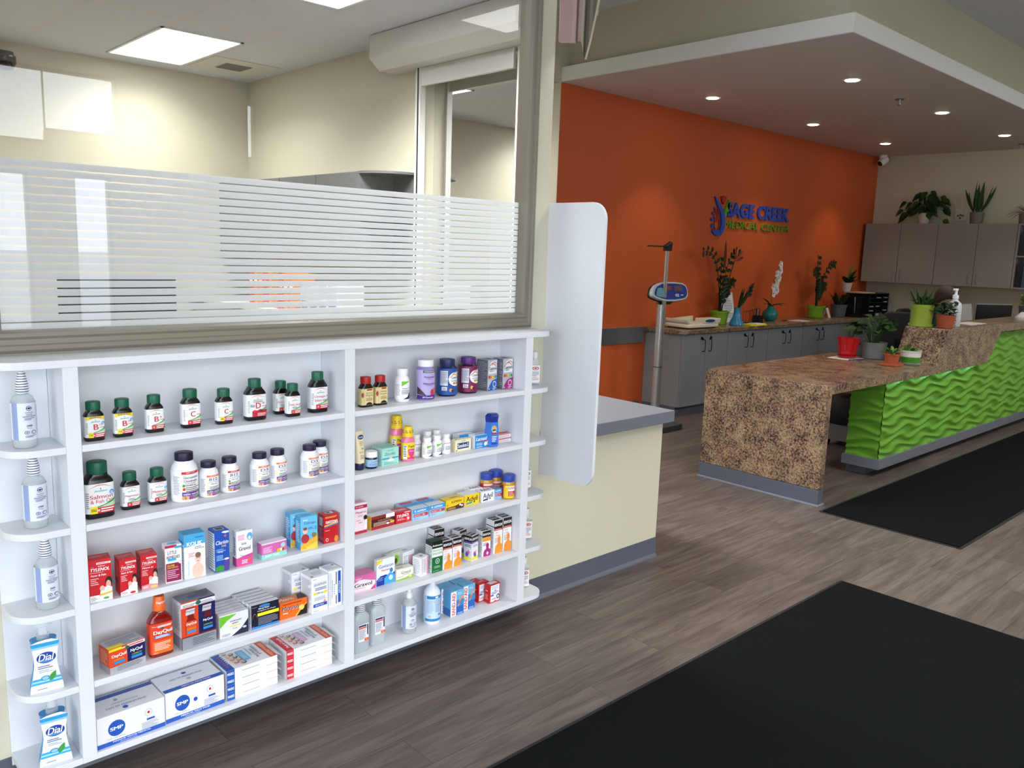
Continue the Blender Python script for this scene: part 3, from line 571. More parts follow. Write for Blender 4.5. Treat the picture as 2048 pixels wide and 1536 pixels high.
carton(2, 1.054, .024, .064, .119, .042, -3, '#6CC0E6', DD, 'light blue baby drops carton in front, with a baby in red', 'light blue baby drops cartons', L=DL, side='#3F9FD2', Tp=[('l', .2, .5, .8, 1, .3, '#3A7AB8')])
carton(2, 1.150, .032, .058, .106, .042, -3, '#C01622', [('l', .1, .93, .9, 2, .035, '#F0C040'), ('t', 'FLINTSTONES', .54, .74, .80, .10, '#FFFFFF', .05, .1), ('p', [(.04, .60), (.04, .64), (.98, .72), (.98, .68)], '#E8C848'), ('p', [(.04, .56), (.04, .60), (.98, .68), (.98, .64)], '#3F7FC0'), fine('#F0A0A0', .08, .4, .45, 1, .05), ('e', .22, .13, .09, .06, '#F4EEF0'), ('e', .22, .13, .065, .042, '#C01622'), ('e', .84, .12, .14, .12, '#E08A3A')], 'red chewable vitamin carton at the right end of the third left shelf', C3, L=[('r', .2, .6, .8, .9, '#D8D0D4'), fine('#E09098', .15, .85, .5, 6, .07)], Tp=[('r', .3, .35, .8, .8, '#E8E4E6'), ('l', .35, .58, .75, 1, .6, '#333333')])
# ---- fourth shelf, left bay
C4 = 'medicine packs on the fourth left shelf'
DN = [('r', 0, .25, .5, .90, '#E14A22'), ('p', [(0, .88), (0, .90), (.5, .93), (.5, .88)], '#E9E9EE'), ('r', .5, .25, 1, .84, '#141A5C'), ('r', 0, .88, .35, .98, '#F0DC20'), ('r', .5, .86, 1, .98, '#F3E4E6'), ('l', .55, .92, .95, 1, .1, '#C05060'), ('e', .5, .87, .06, .07, '#1D6B44'), ('t', 'DayQuil', .27, .66, .40, .16, '#FFFFFF', .05), ('t', 'COMPLETE', .26, .50, .28, .07, '#F0B030', .03), ('r', .12, .33, .42, .44, '#2A8CD8'), ('t', 'NyQuil', .75, .66, .34, .16, '#FFFFFF', .05), ('t', 'COMPLETE', .75, .50, .28, .07, '#A8C83C', .03), ('r', .60, .33, .90, .44, '#2A8CD8'), ('r', 0, 0, 1, .25, '#A9ADB4'), fine('#6A6E76', .2, .9, .20, 4, .05)]
carton(3, .409, .014, .112, .078, .062, 9, '#D9542C', DN, 'low orange and navy day and night capsule pack, leftmost on the fourth shelf', C4, L=[('r', 0, 0, 1, .25, '#9A9EA8'), fine('#F3B59C', .15, .85, .85, 8, .07)], Tp=[('r', 0, 0, 1, 1, '#B4B8C0'), fine('#7C808A', .1, .9, .8, 5, .16), ('r', 0, 0, .42, .3, '#F0DC20')])
# orange cough syrup bottle
SY = M('#7E1208', .12, spec=.6); SYP = [(0, .9), (.015, 1), (.55, 1), (.60, .97), (.66, .80), (.71, .55), (.745, .40), (.76, .36), (.80, .36)]
e_ = bottle(3, .573, .050, .197, .036, .021, 5, SYP, '', (.765, 1, .0185, '#E8661C'), (.06, .57, '#DE4420'), [('r', .08, 0, .98, .42, '#E86A1E'), ('a', .06, .98, .93, -.03, .01, '#F3E4DC'), ('r', .3, .86, .9, .93, '#E8C8D0'), ('e', .5, .83, .07, .03, '#1D5B44'), ('t', 'DayQuil', .53, .70, .84, .15, '#FFFFFF', .05), ('r', .16, .52, .84, .61, '#2B86D8'), ('l', .2, .585, .8, 2, .04, '#FFFFFF'), ('l', .14, .36, .84, 6, .045, '#FBE0C8'), ('t', '354 mL', .2, .05, .2, .03, '#FBE0C8')], 'dark orange cough syrup bottle with a tall orange dosing cup cap', C4, name='syrup_bottle', bmat=SY, capshape='cup')
g = MB(); graphics(g, [('t', 'DayQuil', .5, .5, 1, 1, '#FFFFFF', .05)], lambda x, y, o: (.0165 * math.sin((x - .5) * 1.7) * 1.06, -.0185 * math.cos((x - .5) * 1.7) * 1.05 - .001, .174 + y * .009)); g.build('cap_print', e_)
DT = [('r', 0, .26, .5, 1, '#D9441E'), ('r', .5, .26, 1, 1, '#161A58'), ('r', 0, .88, 1, .975, '#EEEEF2'), ('l', .05, .93, .42, 2, .03, '#777777'), ('l', .58, .93, .95, 2, .03, '#777777'), ('e', .5, .93, .08, .045, '#1D6B44'),
      ('p', [(.12, .29), (.12, .56), (.18, .64), (.18, .72), (.12, .86), (.40, .86), (.36, .72), (.36, .64), (.44, .56), (.44, .29)], '#7E1208'), ('p', [(.12, .72), (.14, .84), (.40, .84), (.38, .72)], '#D0D2DA'), ('t', 'DayQuil', .27, .79, .26, .045, '#2A2A34', .03), ('r', .13, .29, .43, .58, '#E2501E'), ('t', 'DayQuil', .28, .52, .30, .06, '#FFFFFF', .05), ('t', 'COMPLETE', .28, .42, .26, .03, '#F0B030', .03), ('r', .15, .33, .41, .38, '#2A8CD8'),
      ('p', [(.60, .29), (.60, .56), (.66, .64), (.66, .72), (.60, .86), (.88, .86), (.84, .72), (.84, .64), (.92, .56), (.92, .29)], '#5A1020'), ('p', [(.60, .72), (.62, .84), (.88, .84), (.86, .72)], '#C8CAD4'), ('t', 'NyQuil', .75, .79, .22, .045, '#2A2A34', .03), ('r', .59, .29, .93, .58, '#101650'), ('t', 'NyQuil', .76, .52, .28, .06, '#FFFFFF', .05), ('t', 'COMPLETE', .76, .42, .26, .03, '#A8C83C', .03), ('r', .62, .33, .90, .38, '#2A8CD8'), ('r', 0, 0, 1, .25, '#8E939C'), fine('#5C6068', .3, .95, .2, 5, .035)]
carton(3, .632, .026, .113, .160, .066, 2, '#8E2A1C', DT, 'tall orange and navy twin syrup pack with a silver foot', C4, side='#D5D6DC', L=[('r', 0, 0, 1, .25, '#8A8E98'), fine('#8B8F98', .15, .85, .9, 12, .045)], Tp=[('r', 0, 0, 1, 1, '#8B8E9A'), ('r', .3, .25, .6, .6, '#6A6E9A'), fine('#55586A', .6, .95, .8, 4, .18)])
GA = [('p', [(0, .45), (0, .95), (.60, .95), (.25, .72)], '#6CC02C'), ('p', [(.40, 0), (.75, .25), (1, .62), (1, 0)], '#1B2440'), ('t', '24 HOUR ALLERGY', .56, .66, .42, .07, '#222222', .02), ('t', 'REMEDY', .54, .55, .22, .06, '#222222', .02), ('r', .32, .42, .72, .46, '#E8E020'), ('t', '10 mg', .52, .32, .16, .06, '#5A5A20', .02), ('l', .06, .14, .35, 3, .04, '#8A8A92'), ('e', .86, .28, .07, .05, '#C8CCD8')]
for i in range(5):
    carton(3, .757 + .0006 * i, .024 + .0235 * i, .098, .080, .0225, -1, '#E2E4EA', GA, ('green and white allergy box, frontmost of its row of five' if i == 0 else 'green and white allergy box, number %d from the front in its row' % (i + 1)), 'green and white allergy boxes', L=[fine('#A9ADB6', .2, .8, .85, 8, .09)], Tp=[('r', 0, .9, 1, 1, '#6E7680'), ('r', .6, .1, .9, .5, '#C9CCD4')])
BA = [('r', 0, 0, 1, .085, '#2A86D4'), ('r', .03, .88, .2, .92, '#5A6478'), ('e', .48, .90, .2, .06, '#3C82C8'), ('t', 'Allergy Relief', .45, .80, .40, .08, '#FFFFFF', .03), ('t', 'Soulagement des allergies', .55, .71, .66, .055, '#FFFFFF', .02), ('r', .22, .50, 1, .63, '#F2E52C'), ('l', .24, .42, .95, 6, .055, '#8E96A8'), ('a', .03, .20, .45, .2, .02, '#D08A50'), ('e', .06, .12, .03, .02, '#C03040')]
for i in range(5):
    carton(3, .866 - .0028 * i, .022 + .0258 * i, .100, .086, .0248, -1, '#11162C' if i == 0 else '#D9DCE2', BA, ('navy allergy relief box with yellow stripe, frontmost of its row of five' if i == 0 else 'navy allergy relief box, number %d from the front in its row' % (i + 1)), 'navy allergy relief boxes', side='#E2E4EA', top='#D9DBE0', Tp=[('r', 0, .88, 1, 1, '#1C2030')], L=[fine('#A9ADB6', .2, .8, .85, 8, .09)])
carton(3, .974, .028, .104, .062, .042, -1, '#EF6A16', [('p', [(.62, 0), (.8, .35), (1, .62), (1, 0)], '#17110E'), ('p', [(.55, .02), (.74, .40), (1, .72), (1, .66), (.78, .36), (.62, .02)], '#F5C230'), ('e', .80, .46, .1, .16, '#F8D860'), ('t', 'Motrin', .40, .60, .60, .26, '#FFFFFF', .035), ('t', 'Motrin', .39, .61, .60, .26, '#1C2A6A', .02), ('t', '400mg', .20, .33, .18, .1, '#FFFFFF', .04), ('l', .1, .86, .8, 1, .1, '#8A3008')], 'orange ibuprofen carton with a starburst, fourth left shelf', C4, L=[fine('#F8C8A0', .2, .8, .8, 5, .14)], Tp=[('r', 0, 0, 1, 1, '#D9723C'), ('t', 'Motrin', .32, .5, .5, .5, '#F6E4D8', .03), ('p', [(.65, 0), (.8, 1), (1, 1), (1, 0)], '#33251E')])
AP = [('l', .08, .94, .4, 1, .03, '#8A92A2'), ('r', .1, .83, .92, .835, '#2A4A90'), ('t', 'APO-IBUPROFEN', .52, .785, .76, .045, '#2A3A60', .02), ('r', .1, .745, .92, .75, '#2A4A90'), ('l', .2, .68, .9, 2, .045, '#556080'), ('r', .1, .50, .27, .57, '#F0E030'), ('r', .74, .50, .92, .57, '#F0E030'), ('t', '200 mg', .5, .535, .38, .055, '#3A4050', .01), ('l', .15, .42, .9, 3, .035, '#A8AEBC'), ('r', .08, .16, .92, .25, '#1553B0'), ('t', 'APOTEX', .45, .205, .55, .04, '#FFFFFF', .02), ('e', .78, .28, .07, .04, '#E890A8'), ('l', .08, .05, .4, 1, .03, '#9098A8')]
APL = [fine('#9AA0AC', .1, .9, .9, 22, .037)]
carton(3, 1.052, .088, .070, .135, .072, 2, '#E6E8ED', AP, 'white pain tablet carton standing in the back, behind the yellow-tabbed one', 'white pain tablet cartons', L=APL, Tp=[('r', .7, .1, .85, .25, '#888C96')])
carton(3, 1.087, .007, .066, .133, .074, 2, '#F2F4F8', AP, 'white pain tablet carton with two yellow tabs, in front', 'white pain tablet cartons', L=APL, Tp=[('r', .05, .1, .2, .25, '#888C96'), fine('#B8BCC6', .3, .9, .6, 3, .15)])
carton(3, 1.1575, .012, .057, .140, .062, 3, '#F2F4F8', [('r', .06, .06, .075, .94, '#2A4A90'), ('r', .16, .06, .175, .94, '#2A4A90'), ('r', .54, .06, .60, .30, '#5A2A6A'), ('r', .54, .6, .60, .94, '#5A2A6A'), ('t', 'APO-IBUPROFEN', .27, .5, .06, .5, '#4A5268', .02, 0, 1), ('r', .70, .08, .90, .95, '#1553B0'), ('t', 'APOTEX', .80, .5, .10, .35, '#FFFFFF', .02, 0, 1), ('l', .38, .6, .48, 5, .06, '#9AA0AC')], 'white carton turned sideways with a broad blue stripe, next to the divider', 'white pain tablet cartons', Tp=[fine('#C0C4CC', .1, .9, .7, 3, .2), ('r', .75, .7, .9, .85, '#888C96')])
# ---- bottom shelf, left bay
SM = [('e', .28, .52, .125, .26, '#1F55B4'), ('t', 'SMP', .28, .52, .19, .11, '#FFFFFF', .05), ('t', 'SMP CANADA', .27, .22, .26, .04, '#9EA4B4', .01), ('r', 0, 0, 1, .14, '#2457B6'), ('t', 'MASQUE VISAGE MEDICAL', .5, .095, .56, .05, '#FFFFFF', .02), ('l', .32, .035, .68, 1, .03, '#C8D4F0'), ('e', .75, .68, .055, .12, '#C8CCD8'), ('e', .75, .68, .043, .095, '#F2F2F6'), ('e', .75, .68, .02, .045, '#D02030'), ('r', .72, .42, .84, .48, '#2457B6'), ('l', .64, .36, .90, 5, .045, '#B4B8C4')]
ST = [('r', 0, .80, 1, .97, '#2F4E9C'), ('t', 'EASY FIT PREMIUM MASK', .5, .30, .60, .07, '#6A7490', .02), ('e', .45, .16, .04, .07, '#2457B6'), ('l', .3, .45, .7, 1, .05, '#9AA2B4'), ('e', .4, .62, .03, .06, '#A0A6B4')]
carton(4, .3645, .012, .203, .100, .128, 1.2, '#E9E9F0', SM, 'white and blue face mask carton, leftmost on the bottom shelf', 'large white face mask cartons', Tp=ST, name='mask_box', L=[('r', 0, 0, 1, .14, '#2457B6')])
carton(4, .572, .022, .195, .103, .120, 1.2, '#ECECF3', SM[:2] + [('e', .50, .50, .035, .07, '#1F55B4')] + SM[2:4] + [('t', 'MEDICAL FACE MASK', .5, .095, .5, .05, '#FFFFFF', .02)] + SM[5:], 'white and blue face mask carton, second from the left on the bottom shelf', 'large white face mask cartons', Tp=[('r', 0, .02, 1, .19, '#2457B6'), ('t', 'MEDICAL FACE MASK', .55, .11, .5, .06, '#FFFFFF', .02), ('t', 'EASY FIT PREMIUM MASK', .5, .60, .55, .07, '#7A84A0', .02), ('e', .5, .78, .04, .06, '#2457B6'), ('e', .5, .42, .04, .06, '#B0B4C0')], name='mask_box')
def maskbox(x, y, z, w, h, d, acc, rot, label, top):
    F = [('r', 0, 0, .155, 1, acc), ('t', 'MASKS', .078, .52, .12, .34, '#FFFFFF', .04), ('l', .3, .5, .78, 1, .2, '#AAB0B4'), ('r', .78, .0, 1, .03, '#D8402C')]
    T_ = [('r', 0, 0, .16, 1, acc), ('r', .86, 0, 1, 1, '#D8532C'), ('l', .9, .9, .97, 16, .055, '#F6C8B0'), ('t', 'FACE MASKS', .70, .5, .05, .55, '#4A5870', .02, 0, 1), ('t', 'DISPOSABLE', .63, .66, .035, .5, '#6CA8D0', .02, 0, 1), ('l', .74, .9, .80, 8, .08, '#7A8290'), ('r', .42, .25, .56, .85, '#5FA8D4' if acc != '#D02A3C' else '#C8A8C8'), ('r', .44, .3, .54, .8, '#8FC8E6' if acc != '#D02A3C' else '#DCC2DC')]
    cs = ['#D8A080', '#8A5A44', '#E8B83C', '#30303A', '#E07A2C', '#B06A4C', '#C83A3C', '#5A3A30']
    for i in range(8): T_ += [('e', .22 + (i % 2) * .1 + .01 * i, .88 - i * .105, .045, .07, cs[i]), ('e', .215 + (i % 2) * .1 + .01 * i, .90 - i * .105, .03, .04, '#E9C8B4')]
    if acc == '#D02A3C': T_ += [('t', 'Made in Canada', .08, .45, .06, .7, '#FFFFFF', .03, 0, 1)]
    else: T_ += [('t', 'Made in Canada', .06, .45, .05, .7, '#D04A6A', .03, 0, 1), ('l', .11, .8, .14, 6, .1, '#DDE6F8')]
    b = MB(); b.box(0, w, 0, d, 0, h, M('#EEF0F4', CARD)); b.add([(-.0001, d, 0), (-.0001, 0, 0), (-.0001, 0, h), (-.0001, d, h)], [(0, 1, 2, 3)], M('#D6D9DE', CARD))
    graphics(b, F, boxfn(w, h, d, 'F'))
    if top: graphics(b, T_, boxfn(w, h, d, 'T'))
    # curled paper flap at the open right end
    fl = MB(); vs = []; n = 8
    for i in range(n + 1):
        t = i / n; vs += [(w + .020 * math.sin(t * PI * .6), .01, h - .001 - .014 * t), (w + .026 * math.sin(t * PI * .62), d - .03, h - .001 - .016 * t)]
    fl.add(vs, [(2 * i, 2 * i + 2, 2 * i + 3, 2 * i + 1) for i in range(n)], M('#E4E4E0', .7))
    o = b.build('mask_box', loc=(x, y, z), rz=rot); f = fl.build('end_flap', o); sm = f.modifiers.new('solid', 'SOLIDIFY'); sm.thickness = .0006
    return tag(o, label, 'box', ('blue' if acc != '#D02A3C' else 'red') + '-ended mask boxes stacked flat')
POS = ('topmost', 'second from the top', 'third from the top', 'lowest')
for i in range(4):
    z = LV[4] + .0004 + i * .0272
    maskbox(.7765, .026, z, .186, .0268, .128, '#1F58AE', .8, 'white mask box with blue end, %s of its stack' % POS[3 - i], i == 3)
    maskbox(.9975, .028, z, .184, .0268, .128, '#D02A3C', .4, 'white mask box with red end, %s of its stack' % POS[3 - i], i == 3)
# ---- right bay, top shelf
def ironb(x, y, t1, t2, label):
    G = [('r', .18, .0, .98, 1, '#C9B877'), ('r', .20, .02, .96, .98, '#E0D39A'), ('r', .4, .88, .8, .97, '#A81E22'), ('t', t1, .58, .74, .5, .08, '#2A3A2A', .02), ('t', t2, .58, .60, .6, .08, '#2A3A2A', .02), ('t', 'Iron', .58, .50, .12, .05, '#333333'), ('l', .32, .40, .86, 3, .06, '#A05A3C'), ('p', [(.3, .02), (.4, .14), (.58, .18), (.76, .14), (.86, .02)], '#1A1616'), ('e', .07, .62, .07, .16, '#B02024')]
    bottle(0, x, y, .111, .0268, .0175, 4, [(0, .93), (.02, 1), (.60, 1), (.65, .93), (.72, .72), (.76, .6), (.80, .6)], '#160A08', (.78, 1, .0195, '#B3161C'), (.07, .62, '#D8CB90'), G, label, 'dark iron bottles with red caps')
ironb(1.342, .062, 'Ferrous', 'Gluconate', 'dark bottle with red cap and tan label, left one of the pair')
ironb(1.408, .066, 'Gluconate', 'ferreux', 'dark bottle with red cap and tan label, right one of the pair')
WV = [(0, .92), (.02, 1), (.62, 1), (.68, .96), (.74, .82), (.78, .68), (.84, .66)]
def genw(lv, x, y, h, r, label, group, grn=True, txt='Vitamin', pk=False):
    G = ([('p', [(.35, .72), (.35, .98), (.98, .98)], '#6CC02C')] if grn else [('r', .2, .84, .98, .9, '#C890B0')]) + [('t', txt, .65, .60, .55, .09, '#333848', .02), ('l', .35, .48, .95, 3, .08, '#6A6E80'), ('p', [(.45, .02), (.8, .14), (.98, .40), (.98, .02)], '#1B2440' if not pk else '#E8D4DC'), ('l', .02, .8, .25, 9, .07, '#B4B8C0')]
    return bottle(lv, x, y, h, r, r, 2, WV, '#F2F2F4', (.81, 1, r * .78, '#F4F4F6'), (.08, .64, '#F7F8FA'), G, label, group, rot=-22)
genw(0, 1.517, .078, .128, .028, 'plain white vitamin bottle with green flash, between red and purple bottles', None, txt='Vitamin D')
G = [('r', .25, .90, .98, .985, '#1E5B3C'), ('t', "NATURE'S BOUNTY", .62, .943, .6, .04, '#FFFFFF', .02), ('t', 'Melatonin', .62, .76, .6, .07, '#4A2A80', .02), ('l', .45, .69, .8, 1, .04, '#8A7AB0'), ('t', 'Mélatonine', .62, .53, .7, .07, '#4A2A80', .02), ('l', .45, .46, .8, 1, .04, '#8A7AB0'), ('p', [(0, .16), (0, .42), (.25, .26), (.45, .12)], '#4A3038'), ('e', .82, .22, .14, .12, '#C03048'), ('e', .92, .30, .09, .08, '#D85A6A'), ('r', 0, 0, 1, .13, '#3E1F86'), ('t', '60 Gummies', .55, .065, .6, .05, '#FFFFFF', .02)]
bottle(0, 1.622, .070, .156, .036, .036, 2, [(0, .93), (.02, 1), (.12, 1), (.35, .96), (.62, .97), (.74, 1), (.78, .97), (.80, .85), (.84, .83)], '#8E7FC0', (.825, 1, .0305, '#F4F2F6'), (.03, .76, '#B7A9DA'), G, 'lilac melatonin gummy bottle with a white ribbed cap', None, rot=-24)
def gum(x, y, c, c2, cap, label, t):
    G = [('r', .02, .35, .36, .92, '#D6D9E2'), ('l', .05, .86, .33, 9, .05, '#7A7E8E'), ('r', .08, .08, .32, .30, '#F2F2F4'), ('l', .10, .26, .30, 5, .035, '#222222'), ('e', .82, .60, .44, .27, '#F2F4F8'), ('a', .46, .98, .66, .14, .03, '#D8402C'), ('a', .52, .98, .70, .14, .02, '#F0C030'), ('a', .58, .98, .74, .13, .02, '#3FA050'), ('t', 'Centrum', .78, .66, .46, .10, '#22262E', .03), ('t', 'MULTIGUMMIES', .78, .53, .46, .05, c2, .01), ('r', .66, .40, .74, .48, '#E05A2A'), ('r', .75, .40, .83, .48, '#E8C030'), ('r', .84, .40, .92, .48, '#4FA84A'), ('r', .02, .0, 1, .16, c2), ('e', .52, .18, .09, .07, t), ('e', .62, .14, .08, .06, '#4A2430')]
    bottle(0, x, y, .148, .039, .037, 2.4, [(0, .92), (.02, 1), (.72, 1), (.77, .95), (.80, .80), (.83, .78)], c, (.815, 1, .031, cap), (.05, .76, c2), G, label, 'gummy vitamin bottles with broad caps', rot=-17)
gum(1.745, .090, '#14204E', '#1D4FA0', '#16285E', 'navy-capped men\'s gummy vitamin bottle with blue label', '#C8A070')
gum(1.862, .098, '#2E0A26', '#7A1450', '#5A2480', 'purple-capped women\'s gummy vitamin bottle with magenta label', '#E8B060')
def cen(x, y, acc, t, label, rot):
    F = [('p', [(.1, .78), (.3, .92), (.6, .97), (.95, .97), (.95, .55), (.1, .55)], '#E6E9EE'), ('a', .08, .92, .76, .13, .03, '#D8402C'), ('a', .25, .95, .80, .13, .02, '#F0C030'), ('a', .45, .98, .83, .10, .02, '#3F70C0'), ('t', 'Centrum', .52, .72, .80, .10, '#1C2028', .03), ('t', t, .42, .63, .4, .05, '#555A66', .01)]
    for i, c in enumerate(('#C83028', '#E8802C', '#F0D030', '#8CC83C', '#2A70C0')): F.append(('r', .1 + i * .17, .40, .24 + i * .17, .49, c))
    F += [('p', [(0, .0), (.2, .16), (.5, .32), (.98, .38), (.98, 0)], acc), ('e', .70, .20, .18, .10, '#F0F0F6'), ('e', .70, .20, .14, .075, acc), ('t', '90', .14, .06, .12, .05, '#FFFFFF', .03), ('l', .5, .07, .9, 2, .04, '#DDDDF0')]
    carton(0, x, y, .060, .130, .060, rot, '#B6BAC2', F, label, 'silver multivitamin cartons', side='#6E727B', L=[fine('#A4A8B2', .1, .9, .92, 16, .055)], Tp=[('r', 0, 0, 1, 1, '#A8ACB6'), ('r', .4, .3, .9, .8, acc)])
cen(1.948, .072, '#1D58B0', 'MEN 50+', 'silver multivitamin carton with a blue quarter circle', 8)
cen(2.032, .070, '#A01878', 'WOMEN 50+', 'silver multivitamin carton with a magenta quarter circle', 3)
# ---- right bay, second shelf
e_ = empty('lotion_tube', (1.317, .062, LV[1] + .0004), 12, 'cream lotion tube standing on its navy cap next to the divider', 'tube')
b = MB(); b.loft([(.026, .0175, .0175), (.06, .0185, .015), (.11, .0195, .008), (.138, .020, .0022), (.146, .020, .0018)], M('#EDE0BE', .35), n=2.4); b.build('tube_body', e_, smooth=50)
b = MB(); b.loft([(0, .0165, .0165), (.002, .0175, .0175), (.024, .0175, .0175), (.026, .017, .017)], M('#141C4A', .35)); b.build('cap', e_, smooth=40)
b = MB(); graphics(b, [('e', .5, .85, .46, .08, '#1B3F8C'), ('t', 'Vaseline', .5, .85, .7, .05, '#FFFFFF', .03), ('l', .2, .68, .8, 3, .05, '#C0A050'), ('e', .6, .45, .2, .03, '#8CB050'), ('r', .1, .30, .9, .36, '#D8BE7C'), ('l', .2, .22, .8, 3, .05, '#A89868')], lambda x, y, o: ((x - .5) * .032, -(.0168 - .0145 * y * 1.0 + .0012) * (1 - 1.2 * (x - .5) ** 2) - o - .0012, .032 + y * .108), step=.1); b.build('label', e_)
e_ = empty('ointment_jar', (1.366, .058, LV[1] + .0004), 0, 'small blue ointment jar with a white lid beside the lotion tube', 'jar')
b = MB(); b.loft([(0, .021, .021), (.003, .0235, .0235), (.036, .0235, .0235), (.041, .021, .021), (.043, .021, .021)], M('#101C46', .15)); b.build('jar_body', e_, smooth=40)
b = MB(); b.loft([(.043, .0235, .0235), (.060, .0235, .0235), (.064, .021, .021)], M('#F2F4F6', .35)); b.build('lid', e_, smooth=40)
b = MB(); b.loft([(.008, .0238, .0238), (.035, .0238, .0238)], M('#A9CDE8', .4), cap=False); graphics(b, [('t', 'VapoRub', .5, .7, .6, .2, '#1B4A90', .03), ('l', .1, .45, .9, 3, .14, '#4A7AB0')], lambda x, y, o: (.0238 * math.sin((x - .5) * 2.2), -.0238 * math.cos((x - .5) * 2.2) - o - .0003, .008 + y * .027), step=.1); b.build('label', e_, smooth=50)
C2 = 'medicine cartons on the second right shelf'
carton(1, 1.407, .046, .078, .067, .064, 3, '#A6DFD2', [('t', 'Zincofax', .48, .66, .66, .16, '#2A6A6A', .01, .2), ('r', 0, .36, 1, .44, '#3C9CC0'), ('e', .52, .40, .09, .14, '#EAC8B8'), ('e', .52, .26, .2, .1, '#E6F4F2'), ('l', .1, .2, .9, 3, .06, '#5FA8A0'), ('l', .3, .86, .7, 1, .05, '#4A8A84')], 'mint green diaper cream carton with a baby picture', C2, side='#C4E6E0', L=[fine('#7FB8B0', .1, .9, .85, 9, .09)], Tp=[('r', .1, .2, .9, .8, '#8CD0C2')])
PK = M('#E878A6', .15)
def pep(x, y, h, r, label):
    e = bottle(1, x, y, h, r, r * .75, 2.6, [(0, .9), (.03, 1), (.10, 1), (.35, .95), (.55, 1), (.62, .98), (.68, .80), (.72, .60), (.80, .58)], '', (.70, 1, r * .78, '#F2CE1E'), (.06, .54, '#F2D72E'), [('r', .02, .05, .28, .85, '#EDEDF0'), ('l', .05, .8, .25, 7, .1, '#333333'), ('e', .66, .52, .30, .42, '#E23A86'), ('r', .35, .62, .98, .92, '#F2D72E'), ('t', 'Pepto', .68, .76, .58, .20, '#2A1A1A', .04), ('t', 'Bismol', .68, .5, .4, .09, '#F6D8E6', .03), ('r', .3, .02, .98, .12, '#D81E6A')], label, 'pink stomach medicine bottles with yellow cups', rot=-12, name='syrup_bottle', bmat=PK, capshape='cup')
    g = MB(); H = .84 * h
    for k in range(5): graphics(g, [('l', 0, .8, 1, 3, .3, '#A04A1C')], lambda X, Y, o, k=k: (r * .79 * 1.04 * math.sin(-1.6 + k * .7 + X * .5), -r * .79 * 1.04 * math.cos(-1.6 + k * .7 + X * .5), H - .012 + Y * .022))
    g.build('cap_print', e)
pep(1.530, .128, .170, .027, 'taller pink liquid bottle with yellow cup, behind the shorter one')
pep(1.541, .069, .136, .0255, 'shorter pink liquid bottle with yellow cup, in front of the taller one')
SG = 'little white pill bottles clustered on the second right shelf'
for x, y, h, g_, p_, lab in ((1.612, .112, .086, 0, 1, 'little white pill bottle at the back left of the cluster'), (1.627, .058, .082, 1, 0, 'little white pill bottle at the front left of the cluster, green flash'), (1.676, .058, .085, 1, 0, 'little white pill bottle at the front centre of the cluster, green flash'), (1.728, .068, .082, 0, 1, 'little white pill bottle at the right of the cluster, pink label'), (1.672, .118, .090, 0, 1, 'little white pill bottle at the back centre, taller than the rest'), (1.722, .120, .089, 0, 1, 'little white pill bottle at the back right of the cluster')):
    genw(1, x, y, h, .0205, lab, SG, grn=bool(g_), pk=bool(p_), txt='Tablets')
carton(1, 1.772, .060, .086, .048, .026, 2, '#EDE6C0', [('r', .15, .20, .88, .72, '#1F3470'), ('t', 'Senokot-S', .51, .48, .66, .34, '#FFFFFF', .03), ('t', 'COATED', .5, .86, .3, .08, '#6A6A4A', .02), ('e', .09, .1, .03, .06, '#333333')], 'cream laxative carton with a navy name panel', C2, Tp=[('r', .3, .2, .9, .8, '#F4F0D8'), ('p', [(.05, .1), (.25, .9), (.3, .9), (.1, .1)], '#8CB830')])
LAC = [('t', 'Lactaid', .46, .72, .78, .26, '#FFFFFF', .03, .2), ('r', .3, .50, .9, .56, '#D02838'), ('e', .74, .28, .09, .16, '#F4F4F6'), ('e', .88, .32, .08, .18, '#E6DCC8'), ('l', .1, .36, .5, 2, .1, '#CDE6F8'), ('l', .1, .1, .5, 1, .08, '#FFFFFF')]
carton(1, 1.8300, .104, .080, .054, .046, 0, '#2486D2', LAC, 'blue dairy relief carton standing behind, its white top showing', 'blue dairy relief cartons', side='#EEF0F4', top='#E6EAF0', Tp=[('r', .0, 0, 1, .12, '#2486D2')])
carton(1, 1.875, .056, .076, .055, .046, -1, '#2486D2', LAC, 'blue dairy relief carton in front with white script lettering', 'blue dairy relief cartons', side='#EEF0F4', top='#E6EAF0', Tp=[('l', .2, .6, .8, 2, .2, '#2486D2')])
# angular antacid pack
e_ = empty('antacid_pack', (1.971, .062, LV[1] + .0004), -14, 'angular blue antacid bottle with a faceted navy top', 'bottle')
b = MB(); b.loft([(0, .033, .029), (.004, .036, .031), (.07, .033, .028), (.105, .030, .025)], M('#3C74CC', .25), seg=6, n=2); b.build('bottle_body', e_, smooth=20)
b = MB(); b.loft([(.105, .030, .025), (.130, .033, .027), (.140, .024, .016)], M('#1A2E8C', .3), seg=6); b.build('cap', e_, smooth=20)
b = MB(); graphics(b, [('e', .5, .70, .42, .22, '#78B8E8'), ('e', .5, .80, .26, .10, '#F0A030'), ('e', .5, .62, .40, .11, '#1A1A30'), ('t', 'TUMS', .5, .62, .66, .10, '#FFFFFF', .05), ('e', .5, .52, .3, .03, '#D03A40'), ('l', .15, .40, .85, 4, .07, '#DDEBFA'), ('r', .1, .04, .9, .10, '#1A2E8C')], lambda x, y, o: (-.0170 + x * .033, -.0275 + .0050 * y - o * 1.5, .008 + y * .092)); b.build('label', e_)
WR = [('r', 0, .72, 1, .95, '#C84A50'), ('l', .08, .5, .9, 3, .15, '#C8A0A8'), ('r', 0, .02, 1, .08, '#D0D4DA')]
carton(1, 2.012, .071, .082, .020, .070, 1, '#F2F2F5', WR, 'white tablet carton with red stripe, lower of two at the shelf end', 'white and red tablet cartons', L=[fine()])
